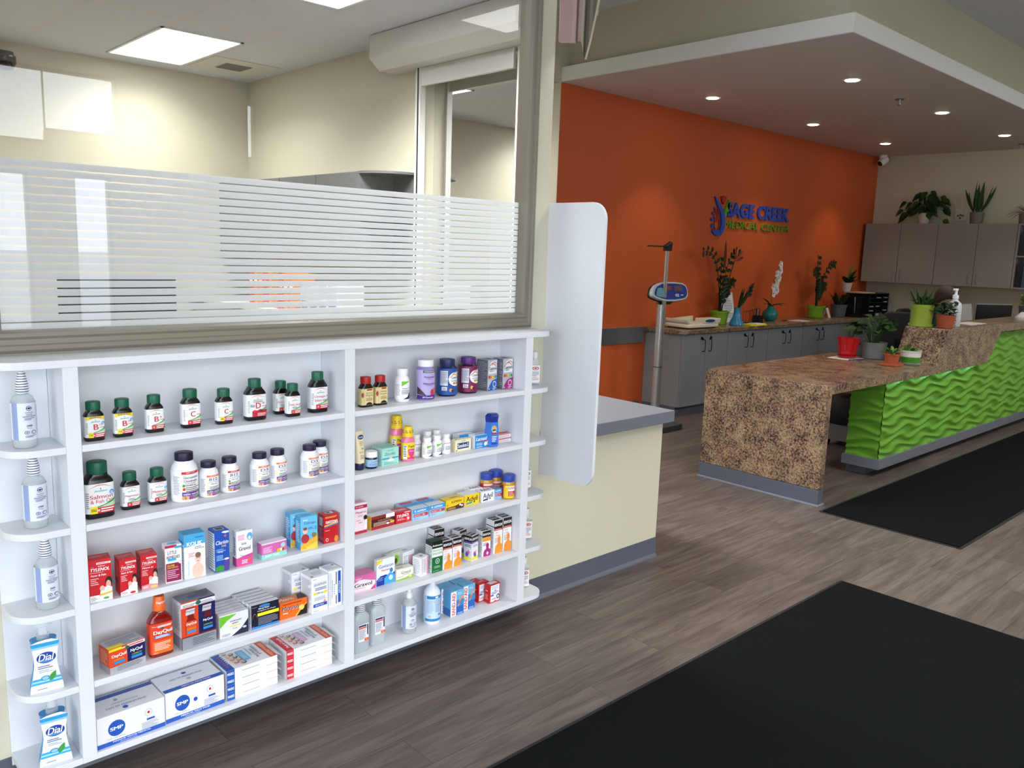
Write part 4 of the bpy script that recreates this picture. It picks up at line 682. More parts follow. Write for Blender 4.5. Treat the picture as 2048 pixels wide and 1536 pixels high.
carton(1, 2.012, .073, .082, .020, .070, 1, '#F2F2F5', WR, 'white tablet carton with red stripe, upper of two at the shelf end', 'white and red tablet cartons', z=LV[1] + .0206, Tp=[('r', .05, 0, .95, .35, '#C84A50'), ('r', .1, .5, .9, .55, '#D0D4DA')])
# ---- right bay, third shelf
C5 = 'pain medicine cartons on the third right shelf'
carton(2, 1.290, .050, .054, .118, .050, 0, '#F6E2EA', [('r', 0, .82, 1, .93, '#B81E3C'), ('t', '#1 IODINE', .4, .875, .6, .04, '#FFFFFF', .02), ('t', 'Materna', .5, .70, .84, .08, '#B8286A', .01, .1), ('l', .25, .60, .8, 2, .04, '#C890A8'), ('e', .86, .50, .15, .08, '#1E1818'), ('p', [(.72, .12), (.74, .34), (.86, .44), (1, .42), (1, .12)], '#F4ECEE'), ('t', 'DHA', .45, .36, .3, .04, '#C04A7A', .02), ('l', .1, .44, .6, 1, .04, '#D87AA0'), ('r', 0, 0, 1, .09, '#B81E3C')], 'upright pale pink prenatal carton beside the divider', C5, Tp=[('r', .2, .2, .8, .7, '#E8B8C8')])
carton(2, 1.364, .050, .108, .052, .044, 2, '#4A1214', [('r', 0, 0, 1, .22, '#A81E28'), ('r', .0, .78, .6, 1, '#8A2A1C'), ('r', .62, .70, 1, 1, '#F2F2F4'), ('t', 'EXTRA STRENGTH', .55, .62, .55, .08, '#E89A80', .02), ('l', .08, .48, .9, 3, .1, '#D8C0A8'), ('e', .70, .28, .06, .08, '#F2F2F4'), ('r', .80, .24, .98, .42, '#E0B838')], 'maroon and gold tablet carton with a yellow end', C5, side='#E2B63C', top='#D8D9DE')
carton(2, 1.477, .052, .072, .045, .050, 1, '#C41422', [('t', 'TYLENOL', .48, .66, .84, .26, '#FFFFFF', .05, .25), ('l', .1, .40, .7, 2, .1, '#F4B8B8'), ('e', .80, .32, .14, .26, '#E04A50'), ('e', .82, .34, .07, .13, '#F0D0D0'), ('r', .55, .88, .95, .97, '#F0C8C8')], 'low red pain tablet carton among the blue cartons', C5, Tp=[('t', 'TYLENOL', .5, .5, .8, .4, '#F6D8D8', .04, .2)])
AS = [('r', 0, .62, 1, 1, '#2C96D8'), ('e', .15, .82, .06, .11, '#BCE0F6'), ('t', 'ASPIRIN', .54, .80, .6, .18, '#FFFFFF', .04, .2), ('r', .05, .26, .96, .56, '#B83A4A'), ('l', .08, .48, .6, 3, .08, '#E8B8C0'), ('t', '81', .68, .41, .12, .18, '#F4E4E6', .04), ('l', .05, .12, .5, 1, .08, '#4A80C0')]
AST = [('r', 0, 0, 1, 1, '#D4D8DE'), ('r', 0, .75, 1, 1, '#7AB8E0')]
for x, y, dz, lab in ((1.555, .048, 0, 'light blue aspirin carton, front left of the blue cluster'), (1.6405, .050, 0, 'light blue aspirin carton, front right of the blue cluster'), (1.545, .104, 0, 'light blue aspirin carton, back left of the blue cluster'), (1.630, .106, 0, 'light blue aspirin carton, back right of the blue cluster')):
    carton(2, x, y, .078, .044, .050, 0, '#9CCFEE', AS, lab, 'light blue aspirin cartons', Tp=AST if y < .09 else [('r', 0, .0, 1, .4, '#2C96D8'), ('r', .1, .45, .9, .9, '#B83A4A')], side='#C4DCEC')
carton(2, 1.731, .062, .095, .045, .044, 0, '#EEC81C', [('t', 'ASPIRIN', .58, .74, .58, .24, '#3A1A14', .02), ('p', [(.05, .0), (.05, .28), (.55, .34), (.8, .48), (1, .42), (1, 0)], '#4A1E16'), ('l', .1, .2, .75, 2, .1, '#D8B070'), ('e', .80, .36, .05, .1, '#F4F0E8'), ('e', .90, .26, .05, .1, '#F4F0E8'), ('e', .1, .5, .03, .06, '#8A6A10')], 'yellow aspirin carton with dark brown foot', C5, Tp=[('t', 'ASPIRIN', .6, .5, .4, .3, '#8A6A10', .02)], side='#D8B014')
ADV = lambda c, s: [('t', 'Advil', .50, .58, .78, .48, c, .05), ('p', [(.1, .10), (.12, .26), (.55, .32), (.5, .14)], s), ('e', .66, .26, .05, .09, '#222222')]
carton(2, 1.838, .070, .078, .046, .052, -2, '#F0CC14', ADV('#161410', '#2C8C9C'), 'yellow ibuprofen carton with black lettering', C5, top='#E4E4E2', side='#EDEDEA')
carton(2, 1.9275, .064, .069, .046, .048, -2, '#EEF0F4', ADV('#14183A', '#2A3A6A'), 'white ibuprofen carton with navy lettering, in front', C5, Tp=[('t', 'Advil', .5, .5, .7, .5, '#2A2C40', .05)])
carton(2, 1.905, .115, .069, .048, .045, -2, '#EEF0F4', ADV('#14183A', '#2A3A6A'), 'white ibuprofen carton with navy lettering, standing behind', C5, Tp=[('t', 'Advil', .5, .5, .7, .5, '#2A2C40', .05)])
carton(2, 1.9990, .060, .040 + .001, .047, .048, 0, '#9CCFEE', AS, 'light blue aspirin carton alone, right of the ibuprofen cartons', 'light blue aspirin cartons', Tp=[('r', 0, 0, 1, 1, '#8E9298')], side='#C4DCEC')
AMB = translucent('amber_plastic', '#C89A1C', .9, .15)
def tj(x, y, h, label, yel):
    G = ([('r', 0, 0, 1, 1, '#EED21E'), ('r', .1, .5, .95, .95, '#F0E8E8'), ('t', 'TYLENOL', .55, .80, .75, .16, '#B8141E', .04, .2), ('r', .3, .15, .95, .55, '#B8242C'), ('l', .35, .45, .9, 3, .11, '#F0C8A0'), ('r', .02, .02, .3, .9, '#E8C81A')] if yel else [('r', .1, .82, .95, .98, '#F0D0D0'), ('t', 'TYLENOL', .5, .62, .85, .20, '#FFFFFF', .05, .2), ('l', .1, .4, .9, 2, .14, '#F0B060'), ('r', .7, .02, 1, .25, '#9AA0A8')])
    e = bottle(2, x, y, h, .0265, .0265, 2.4, [(0, .92), (.03, 1), (.62, 1), (.68, .94), (.74, .90), (.78, .90)], '', (.72, 1, .0265, '#2C48AC'), (.06, .58, '#B8242C'), G, label, 'amber pill jars with blue lids', rot=-22, name='pill_jar', cat='jar', bmat=AMB)
tj(2.068, .050, .106, 'amber pill jar with blue lid and yellow label, front right at the upright', True)
tj(2.0150, .134, .103, 'amber pill jar with blue lid, left of the two at the back', False)
tj(2.0712, .1365, .106, 'amber pill jar with blue lid, in the back corner at the upright', False)
# ---- right bay, fourth shelf
C6 = 'medicine cartons on the fourth right shelf'
carton(3, 1.2955, .058, .090, .068, .060, -3, '#F4E8F0', [('p', [(0, .62), (0, 1), (1, 1), (1, .55), (.75, .62), (.45, .74), (.2, .74)], '#DC6AA8'), ('t', 'Gravol', .42, .45, .84, .22, '#18181E', .04), ('l', .05, .26, .7, 1, .05, '#D8408C'), ('p', [(0, .0), (0, .12), (.8, .08), (1, .3), (1, 0)], '#F2C4DC'), ('p', [(.75, .05), (.9, .22), (1, .35), (1, .05)], '#D8408C'), ('l', .05, .85, .4, 2, .06, '#F6D8EA')], 'wide pink and white nausea carton at the divider', C6, top='#DC7AB0')
carton(3, 1.400, .066, .084, .106, .018, 0, '#F1F4F9', [('p', [(0, .80), (0, .97), (.34, .99), (.28, .88)], '#F0E23C'), ('t', 'Gaviscon', .52, .72, .80, .13, '#1C4A9C', .02, .1), ('t', 'Nausea', .48, .57, .46, .08, '#C03A4C', .01, .1), ('p', [(0, .0), (0, .22), (.2, .36), (.5, .38), (.75, .3), (1, .42), (1, 0)], '#1E2F9A'), ('p', [(.42, .0), (.42, .25), (.62, .36), (.72, .42), (.92, .36), (1, .28), (1, 0)], '#3FA4DC'), ('e', .80, .50, .09, .09, '#2C86C8'), ('e', .78, .22, .12, .10, '#BFE4F6'), ('l', .05, .30, .35, 3, .05, '#7FA4E0')], 'square white and blue heartburn carton leaning beside the pink one', C6)
carton(3, 1.487, .118, .070, .090, .020, 12, '#E7E9DF', [('r', 0, .65, 1, 1, '#C9D4AE'), ('e', .66, .66, .28, .22, '#7CB83C'), ('e', .66, .62, .12, .12, '#4A3A24'), ('l', .1, .8, .4, 3, .06, '#7A8A5A')], 'pale green leaf-marked carton standing behind the ginger one', C6)
carton(3, 1.490, .062, .078, .046, .036, -4, '#EFF0DF', [('t', 'Gravol', .56, .66, .56, .26, '#22221E', .02), ('t', 'GINGER', .56, .46, .4, .1, '#6A7A4A', .01), ('p', [(0, 0), (0, .10), (.5, .16), (1, .36), (1, 0)], '#8CBC4C'), ('e', .82, .2, .1, .12, '#D8D07A'), ('l', .05, .3, .4, 1, .1, '#7A9A4A')], 'low cream and green ginger nausea carton', C6, Tp=[('t', 'Gravol', .3, .5, .4, .4, '#6A6A5A', .02)])
carton(3, 1.553, .108, .064, .088, .046, 10, '#ECEDEF', [('r', .5, 0, 1, .8, '#DDB8C8'), fine('#B0B4BC', .05, .45, .8, 9, .08)], 'white and pale pink carton at the back behind the turned white box', C6, Tp=[('r', .3, .3, .7, .7, '#C0C2C8')])
carton(3, 1.5925, .038, .046, .078, .044, 14, '#F2F0F4', [('r', .78, .02, 1, .98, '#E48AB8'), ('t', 'Antacid', .45, .5, .12, .7, '#6A6A78', .01, 0, 1), ('l', .1, .9, .3, 12, .07, '#B8B8C4'), ('l', .52, .9, .72, 12, .07, '#B8B8C4')], 'small white box turned at an angle with a pink edge stripe', C6, Tp=[('r', .35, .3, .65, .6, '#888C94')], L=[fine('#C4C6CC', .1, .9, .85, 9, .09)])
carton(3, 1.6485, .040, .052, .132, .045, -2, '#0E6A34', [('r', 0, .78, 1, 1, '#0D1514'), ('t', 'Robitussin', .5, .87, .86, .06, '#FFFFFF', .04), ('r', 0, .50, 1, .78, '#F0F4F0'), ('t', 'MUCUS &', .5, .71, .84, .065, '#1E8A44', .02), ('t', 'PHLEGM', .5, .61, .84, .065, '#1E8A44', .02), ('e', .52, .36, .20, .085, '#F0F4F0'), ('e', .52, .36, .16, .068, '#0E6A34'), ('t', '+', .52, .36, .16, .07, '#F0F4F0', .06), ('l', .2, .2, .8, 2, .04, '#A8D8B4'), ('l', .1, .06, .9, 1, .03, '#7FC090')], 'tall green and black cough syrup carton', C6, side='#DDE4E0', L=[('r', 0, .86, 1, 1, '#1A2420'), fine('#9AA8A0', .1, .9, .8, 12, .06)], top='#1A4A34')
FIG = lambda c: [('p', [(.14, .0), (.16, .18), (.26, .25), (.48, .30), (.50, .36), (.74, .36), (.76, .30), (.96, .25), (1, .22), (1, 0)], c), ('e', .62, .42, .17, .10, c)]
def ben(x, y, w, h, d, rot, label, sub='#B83A1C', fig='#EE9430', l1='Dry', l2='Cough', kids=False, gr=None):
    F = [('r', 0, .76, 1, 1, '#1A1212'), ('t', 'BENYLIN', .5, .87, .88, .085, '#FFFFFF', .05), ('r', 0, .70, 1, .76, sub), ('l', .1, .73, .85, 1, .03, '#F6E0C8')]
    if kids: F += [('l', .1, .62, .9, 2, .05, '#5A8AB8'), ('e', .35, .28, .14, .09, '#D85AA0'), ('e', .5, .22, .14, .1, '#3A5AB0'), ('e', .6, .33, .1, .07, '#E8A8C0'), ('r', .05, .04, .95, .15, '#F0DC2C')]
    else: F += ([('t', l1, .34, .63, .36, .06, '#E07A4A', .0, .2), ('t', l2, .44, .545, .52, .06, '#E07A4A', 0, .2), ('l', .1, .47, .45, 4, .04, '#C8A898')] if l1 else [('r', 0, .60, 1, .70, '#F0A028'), ('l', .1, .52, .7, 3, .04, '#8A7A98')]) + FIG(fig) + ([('e', .62, .12, .12, .06, '#F6D8EC')] if not l1 else [])
    return carton(3, x, y, w, h, d, rot, '#F3F2F4', F, label, gr or 'white and black cough syrup cartons', side='#E6E6EA', L=[('r', 0, .8, 1, .83, '#2A1C1C'), fine('#A8A8B0', .1, .9, .75, 12, .055)], Tp=[('r', .05, .2, .95, .95, '#1E1616'), ('t', 'BENYLIN', .5, .6, .7, .3, '#E8E8EA', .04)])
ben(1.7065, .042, .046, .120, .050, -2, 'cough carton with orange figure, left one of the front pair beside the green carton')
ben(1.758, .042, .045, .122, .050, -2, 'cough carton with orange figure, right one of the front pair')
ben(1.712, .108, .050, .150, .045, -2, 'cough carton standing behind the front pair, only its black top showing')
b_ = ben(1.8605, .038, .044, .111, .042, 16, 'kids cough carton turned at an angle with a yellow foot', '#6A3A9A', kids=True)
g_ = MB(); graphics(g_, [('r', 0, .76, 1, 1, '#1A1212'), ('t', 'BENYLIN', .5, .87, .88, .085, '#FFFFFF', .05), ('r', 0, .70, 1, .76, '#6A3A9A'), ('l', .1, .62, .9, 2, .05, '#5A8AB8'), ('e', .4, .26, .16, .1, '#3A5AB0'), ('e', .6, .34, .12, .08, '#D85AA0'), ('r', .05, .04, .95, .15, '#F0DC2C')], boxfn(.044, .111, .042, 'L'), lay0=6); g_.build('side_print', b_)
ben(1.843, .102, .046, .118, .042, 12, 'plain-sided cough carton hidden behind the kids carton', '#6A3A9A', kids=True)
ben(1.927, .050, .045, .114, .045, -2, 'narrow cough carton with a magenta figure and orange band', '#E8902C', '#A8247C', l1=None)
ben(1.991, .048, .047, .148, .055, -2, 'tallest cough carton with orange figure, left one of the pair at the upright')
ben(2.045, .048, .047, .151, .055, -2, 'tallest cough carton with orange figure, touching the right upright')
# ---- right bay, bottom shelf
CLR = translucent('clear_bottle_liquid', '#D3DBE0', .55, .08); CLB = translucent('clear_plastic', '#E4EAEE', .35, .1)
def seal(h0, h1, r0, r1): 
    m, t, b, o = nodes('printed_shrink_seal'); tcn = N(t, 'ShaderNodeTexCoord'); wv = N(t, 'ShaderNodeTexWave', wave_type='BANDS', bands_direction='Z'); wv.inputs['Scale'].default_value = 45; wv.inputs['Distortion'].default_value = .8
    t.links.new(tcn.outputs['Object'], wv.inputs[0]); r = ramp(t, [(.60, '#EDEFF4'), (.78, '#3A3E66')]); t.links.new(wv.outputs[0], r.inputs[0]); t.links.new(r.outputs[0], b.inputs['Base Color']); b.inputs['Roughness'].default_value = .3; return m
SEAL = seal(0, 0, 0, 0)
SANL = [('r', .0, 0, .16, 1, '#8FA0CC'), ('e', .62, .86, .13, .065, '#2A2460'), ('e', .62, .86, .105, .05, '#E8EAF2'), ('r', .585, .83, .655, .89, '#2A2460'), ('r', .52, .85, .72, .875, '#2A2460'), ('t', 'ADVANCED', .62, .745, .34, .03, '#3A3E6A', .01), ('t', 'HAND', .62, .695, .26, .03, '#3A3E6A', .01), ('t', 'SANITIZER', .62, .64, .56, .045, '#3A3E6A', .01), ('l', .4, .59, .84, 2, .035, '#6A6E90'), ('t', 'DWR', .62, .39, .24, .045, '#1E2050', .04), ('l', .5, .33, .74, 1, .03, '#8A8EA8'), ('e', .48, .21, .10, .05, '#2A3468'), ('e', .48, .21, .075, .037, '#D8DCEA'), ('e', .48, .21, .035, .018, '#2A3468'), ('e', .78, .21, .10, .05, '#2A3468'), ('e', .78, .21, .075, .037, '#D8DCEA'), ('l', .4, .12, .88, 2, .03, '#6A6E90'), ('l', .95, .9, .99, 16, .05, '#3A3E6A')]
SHP = [(0, .9), (.015, 1), (.56, 1), (.62, .95), (.67, .78), (.70, .55), (.715, .42), (.78, .40)]
SLAB = M('#DCE2EE', .35, name='silver_white_label')
def sani(lv, x, y, h, label, rot=0, shrink=True):
    e = bottle(lv, x, y, h, .0305, .0305, 2, SHP, '', None, (.11, .60, '#DCE2EE'), SANL, label, 'clear hand sanitizer bottles', rot=rot, name='sanitizer_bottle', bmat=CLR, labmat=SLAB)
    b = MB()
    if shrink: b.loft([(.70 * h, .0135, .0135), (.74 * h, .0165, .0165), (.84 * h, .0155, .0155), (.92 * h, .0115, .0115), (.985 * h, .010, .010)], SEAL, cap=False); b.build('shrink_seal', e, smooth=50)
    b = MB(); b.loft([(.74 * h, .013, .013), (.86 * h, .013, .013), (.87 * h, .009, .009), (.985 * h, .0085, .0085), (1.0 * h, .006, .006)], M('#F0F2F4', .35)); b.build('cap', e, smooth=40)
def pouchb(x, y, h, label):
    e = bottle(4, x, y, h, .034, .021, 3.4, [(0, .92), (.02, 1), (.70, 1), (.76, .96), (.80, .8), (.84, .5), (.86, .42), (.9, .42)], '', None, None, [], label, 'flat clear bottles with orange-tab labels', name='flat_bottle', bmat=CLR)
    b = MB(); b.loft([(.86 * h, .0185, .0185), (.88 * h, .0195, .0195), (.985 * h, .0185, .0185), (h, .017, .017)], SEAL); b.build('cap', e, smooth=40)
    b = MB(); graphics(b, [('r', 0, 0, 1, 1, '#EEF0F4'), ('r', .04, .86, .78, .96, '#3A3460'), ('r', .04, .74, .78, .84, '#E06A6A'), ('l', .06, .66, .72, 10, .055, '#8A8EA8'), ('r', .84, .35, .95, .96, '#2A2C40'), ('r', .60, .02, .98, .17, '#E0562A'), ('t', 'Rx', .8, .1, .16, .08, '#F4D8C0', .02)], lambda X, Y, o: (-.022 + X * .046, -.0215 - o, .045 + Y * .070)); b.build('label', e)
pouchb(1.318, .052, .190, 'flat clear bottle with white label, half behind the divider')
pouchb(1.402, .066, .190, 'flat clear bottle with white label, right one of the pair on the bottom shelf')
sani(4, 1.560, .070, .196, 'clear hand sanitizer bottle on the bottom right shelf', -20, False)
G = [('r', 0, .88, 1, 1, '#1E7FC4'), ('e', .6, .94, .12, .04, '#E8EEF6'), ('r', 0, 0, 1, .10, '#1E7FC4'), ('t', 'Hydrogen', .66, .82, .42, .04, '#3A78B8', .01), ('t', 'Peroxide', .66, .76, .42, .04, '#3A78B8', .01), ('l', .5, .68, .9, 7, .05, '#8AA8C8'), ('l', .05, .8, .4, 10, .05, '#A8B8CC'), ('r', .06, .12, .3, .26, '#F4F6FA'), ('l', .08, .24, .28, 5, .025, '#3A5A80'), ('p', [(.7, .22), (.78, .32), (.86, .22)], '#2A4A70')]
bottle(4, 1.684, .080, .190, .035, .035, 2, [(0, .92), (.02, 1), (.64, 1), (.72, .93), (.80, .68), (.84, .42), (.86, .38), (.90, .38)], '#E6E9F6', (.875, 1, .0145, '#E9ECF4'), (.08, .66, '#C4DCF2'), G, 'white antiseptic bottle with blue bands and a white cap', None, rot=-15, name='antiseptic_bottle')
BAF = [('r', 0, .0, 1, .35, '#1F5FB4'), ('r', 0, .35, 1, .6, '#3A86CC'), ('r', .0, 0, .42, .97, '#F4F4F6'), ('t', 'BAND-AID', .22, .47, .26, .86, '#C8202C', .05, 0, 1), ('p', [(.52, .34), (.60, .33), (.80, .62), (1, .66), (1, .74), (.76, .72), (.64, .60)], '#D8A07C'), ('r', .56, .44, .72, .56, '#B07A54'), ('l', .5, .88, .9, 2, .05, '#CDE6F6'), ('l', .5, .08, .9, 2, .04, '#BCD8F4')]
for x, y, lab in ((1.768, .060, 'blue plaster carton with red lettering, front left of four'), (1.757, .1115, 'blue plaster carton, back left of four'), (1.8465, .074, 'blue plaster carton with red lettering, front right of four'), (1.8355, .1195, 'blue plaster carton, back right of four')):
    w_, d_ = (.072, .0505) if x < 1.8 else (.066, .0425)
    carton(4, x, y, w_, .112, d_, 0 if x < 1.8 else -1, '#6FB4DE', BAF, lab, 'blue plaster cartons', side='#5AA2D2', L=[('r', 0, 0, 1, .3, '#2A68B4'), ('r', .42, .02, .46, .98, '#4A92C8')], Tp=[('r', .46, 0, .5, 1, '#5FA6D4')])
FA = [('r', .12, .05, .95, .93, '#EEF1F6'), ('l', .2, .85, .85, 3, .06, '#8FB4DC'), ('e', .56, .63, .10, .03, '#D03A3A'), ('l', .2, .55, .85, 2, .07, '#2A4A9A'), ('r', .12, .36, .4, .43, '#2A3A90'), ('e', .82, .28, .14, .13, '#1E2A78'), ('r', .78, .21, .86, .35, '#FFFFFF'), ('r', .74, .255, .90, .305, '#FFFFFF'), ('t', 'IN-SAFE', .42, .20, .4, .08, '#C8202C', .03), ('p', [(.4, .04), (.55, .12), (.7, .04)], '#C8202C')]
for x, y, lab in ((1.984, .058, 'red first aid carton, frontmost of three in a slanting row'), (1.952, .0975, 'red first aid carton, middle of three in a slanting row'), (1.928, .1275, 'red first aid carton, rearmost of three in a slanting row')):
    carton(4, x, y, .062, .086, .032 if y < .12 else .030, 1, '#C4141E', FA, lab, 'red first aid cartons', L=[('l', .2, .65, .7, 1, .06, '#F4E4E4'), ('l', .2, .45, .8, 6, .05, '#E48A8E')], Tp=[('r', .15, .15, .85, .85, '#D8D8DC') if y < .07 else ('l', .3, .6, .7, 1, .3, '#F4D8D8')])
# ---- left end shelves
sani(0, .236, .074, .212, 'clear hand sanitizer bottle on the uppermost left end shelf')
sani(1, .252, .077, .212, 'clear hand sanitizer bottle on the left end shelf, one below the uppermost')
sani(2, .268, .070, .212, 'clear hand sanitizer bottle on the left end shelf, just above the soap packs')
def soap(lv, x, y, label):
    e = empty('foaming_soap_pack', (x, y, LV[lv] + .0004), -6, label, 'soap bottle', 'blue and white foaming hand soap packs')
    W = [(0, .043), (.02, .041), (.05, .034), (.085, .029), (.11, .030), (.135, .034), (.150, .037)]
    b = MB(); b.loft([(z, wv * .93, .022 + .01 * (1 - z / .15)) for z, wv in W], M('#3C8CCB', .2), n=2.6); b.build('bottle_body', e, smooth=50)
    b = MB(); b.loft([(.150, .017, .017), (.163, .017, .017), (.165, .012, .012), (.188, .011, .011), (.190, .024, .013), (.204, .023, .012)], CLB, n=2.2); b.build('pump', e, smooth=40)
    b = MB(); L_ = [(-wv + (.006 * math.sin(z * 40)), z) for z, wv in W] + [(wv * .98, z) for z, wv in W[::-1]]
    top = [(wv, z) for wv, z in [(-.037, .150), (-.018, .156), (0, .158), (.018, .158), (.036, .156)]]
    out = [(-wv, z) for z, wv in W] + top[1:-1] + [(wv, z) for z, wv in W[::-1]]
    b.prism(out, -.034, -.0325, M('#EDF1F8', .4), axis='y')
    fx = lambda X, Y, o: ((X - .5) * .086, -.0341 - o, Y * .158)
    def wd(y): 
        z = y * .158
        for (a, wa), (c, wc) in zip(W, W[1:]):
            if a <= z <= c: return (wa + (wc - wa) * (z - a) / (c - a)) / .086
        return .43
    def strip(y0, y1, c, wv=0):
        n = 5; pts = [(.5 - wd(y0 + (y1 - y0) * i / n), y0 + (y1 - y0) * i / n) for i in range(n + 1)] + [(.5 + wd(y1 - (y1 - y0) * i / n), y1 - (y1 - y0) * i / n) for i in range(n + 1)]
        return ('p', pts, c)
    G = [strip(.88, .95, '#2E9BD8'), strip(.84, .88, '#8CCBEC'), ('e', .52, .66, .33, .13, '#F7F9FC'), ('e', .52, .66, .29, .108, '#173E9C'), ('e', .52, .60, .22, .03, '#4A8AD8'), ('t', 'Dial', .52, .67, .48, .13, '#FFFFFF', .04, .25), ('l', .26, .50, .76, 2, .035, '#5A6AA0'), ('l', .28, .42, .70, 2, .03, '#A8B0C4'), strip(.16, .27, '#3FA8DC'), strip(.20, .23, '#A8DCF2'), ('e', .46, .27, .13, .045, '#2E80C0'), ('e', .46, .27, .10, .033, '#8CCDEE'), ('p', [(.58, .20), (.60, .30), (.70, .36), (.78, .38), (.78, .28), (.68, .21)], '#3C9A3C'), ('p', [(.62, .22), (.76, .36), (.77, .37)], '#8CD050'), ('l', .2, .07, .5, 1, .03, '#7A84A0')]
    graphics(b, G, fx); b.build('label', e)
soap(3, .247, .062, 'blue and white foaming hand soap pack on the fourth left end shelf'); soap(4, .258, .058, 'blue and white foaming hand soap pack on the lowest left end shelf')
# ---- right end shelves
LY = ('uppermost right end shelf', 'second right end shelf, hidden by the upright', 'third right end shelf', 'fourth right end shelf', 'lowest right end shelf')
for i, (x, y) in enumerate(((2.247, .098), (2.205, .104), (2.228, .108), (2.238, .100), (2.232, .100))):
    h = .146
    e_ = bottle(i, x, y, h, .0245, .0155, 3, [(0, .92), (.02, 1), (.62, 1), (.70, .90), (.75, .6), (.78, .5), (.82, .5)], '', (.80, 1, .0125, '#E4E8EC'), (.06, .60, '#F3F4F7'), [('e', .52, .82, .34, .10, '#B8283C'), ('e', .52, .82, .25, .065, '#F3E4E8'), ('e', .52, .82, .15, .035, '#B8283C'), ('l', .2, .62, .85, 4, .07, '#8A90A4'), ('l', .2, .32, .85, 3, .07, '#D88A98')], 'small hand gel bottle, ' + LY[i], 'small clear hand gel bottles', rot=-28, name='hand_gel_bottle', bmat=CLB, capshape='plain')
# ================================================================ pharmacy side: counter, shutter, cabinets, monitor
b = MB(); b.prism([(2.376, .12), (3.358, .12), (3.358, 1.40), (3.2, 1.40), (2.376, .60)], .775, .838, M('#6C7078', .45)); tag(b.build('service_countertop', bevel=.003), 'grey laminate countertop capping the low beige wall', 'countertop')
sh = empty('roll_shutter', (3.47, 2.06, 2.95), 0, 'white roll shutter rolled up in its housing over the pharmacy side window', 'shutter')
MT = M('#D6D5D0', .4)
b = MB(); b.prism([(0, .02), (-.25, .02), (-.25, .20), (-.23, .235), (0, .235)][::-1] if False else [(-.001, .0), (-.16, .0), (-.25, .075), (-.25, .235), (-.001, .235)], -.70, .88, MT, axis='y'); b.build('housing', sh)
b = MB(); b.box(-.045, -.02, -.47, .56, -.13, .0, M('#D6D6D2', .35, .2)); b.build('curtain', sh, bevel=.004)
for y in (-.545, .545): b = MB(); b.box(-.05, -.001, y - .03, y + .03, -2.0, 0, M('#DAD9D4', .4)); b.box(-.052, -.048, y - .012, y + .004, -2.0, 0, BLK); b.build('guide_rail', sh)
GC = M('#5F6264', .45, name='dark_grey_laminate')
for i in range(4):
    y0 = 2.97 + i * .615
    c = empty('wall_cabinet', (3.47, y0, 0), 0, 'dark grey wall cabinet in the pharmacy, ' + ('nearest the corner shelf', 'second from the corner shelf', 'third from the corner shelf', 'deepest, at the back wall')[i], 'cabinet', 'dark grey pharmacy wall cabinets')
    b = MB(); b.box(-.31, -.001, .001, .612, 1.52, 2.215, GC); b.build('body', c); b = MB(); b.box(-.33, -.311, .004, .609, 1.525, 2.21, GC); b.build('door', c, bevel=.002)
c = empty('corner_shelf', (3.47, 2.968, 0), 0, 'dark grey quarter-round open shelf at the end of the pharmacy cabinets', 'shelf')
b = MB(); b.box(-.33, -.001, -.018, -.001, 1.52, 2.215, GC); b.box(-.018, -.001, -.30, -.018, 1.52, 2.2, GC); b.build('side_panel', c)
for z in (1.52, 1.86, 2.197):
    pts = [(-.018, -.018), (-.33, -.018)] + [(-.018 - .312 * math.cos(R(a)), -.018 - .28 * math.sin(R(a))) for a in range(8, 91, 8)] + [(-.018, -.298)]
    b = MB(); b.prism(pts, z, z + .018, GC); b.build('shelf', c)
c = empty('base_cabinet_run', (3.47, 3.2, 0), 0, 'long pharmacy counter under the grey cabinets with white top', 'counter')
b = MB(); b.box(-.60, -.001, -.30, 2.2, 0, 1.09, M('#C9C7BC', .5)); b.build('body', c); b = MB(); b.box(-.64, -.001, -.33, 2.24, 1.09, 1.12, M('#D9D8D2', .4)); b.build('worktop', c)
rnd = random.Random(4)
for i in range(9):
    y = 3.65 + i * .09 ; col = ('#D8791C', '#E08A2A', '#C94A22')[i % 3]
    b = MB(); b.box(-.10, .10, -.034, .034, 0, .30, M(col, .5)); b.box(-.1004, -.1, -.028, .028, .18, .22, M('#F0E8E0', .5))
    tag(b.build('ring_binder', loc=(3.05, y, 1.1205)), 'orange ring binder on the pharmacy counter, %s in the row' % ('first', 'second', 'third', 'fourth', 'fifth', 'sixth', 'seventh', 'eighth', 'ninth')[i], 'binder', 'orange binders on the pharmacy counter')
for i in range(4):
    b = MB(); b.box(-.12, .12, -.06, .06, 0, .24, M('#C9CCD2', .5)); b.box(-.1204, -.12, -.05, .05, .03, .1, M('#6C7FA8', .5))
    tag(b.build('storage_bin', loc=(3.04, 2.96 + i * .14, 1.1205)), 'pale grey storage bin on the pharmacy counter, %s from the shutter' % ('first', 'second', 'third', 'fourth')[i], 'bin', 'pale bins on the pharmacy counter')
c = empty('pharmacy_desk', (1.0, .62, 0), 0, 'dark pharmacy desk with raised black ledge just behind the striped glass', 'desk')
b = MB(); b.box(-2.2, 1.15, -.30, .30, 0, .92, M('#6A6660', .5)); b.build('body', c); b = MB(); b.box(-2.2, 1.15, -.30, -.02, 1.362, 1.39, BLK); b.box(-2.2, 1.15, -.04, -.02, .92, 1.362, BLK); b.build('ledge', c); b = MB(); b.box(-2.25, 1.2, -.32, .36, .92, .95, M('#3A3C40', .4)); b.build('worktop', c)
c = empty('computer_monitor', (.80, 1.02, .9505), 12, 'black computer monitor on the pharmacy desk behind the striped film', 'monitor')
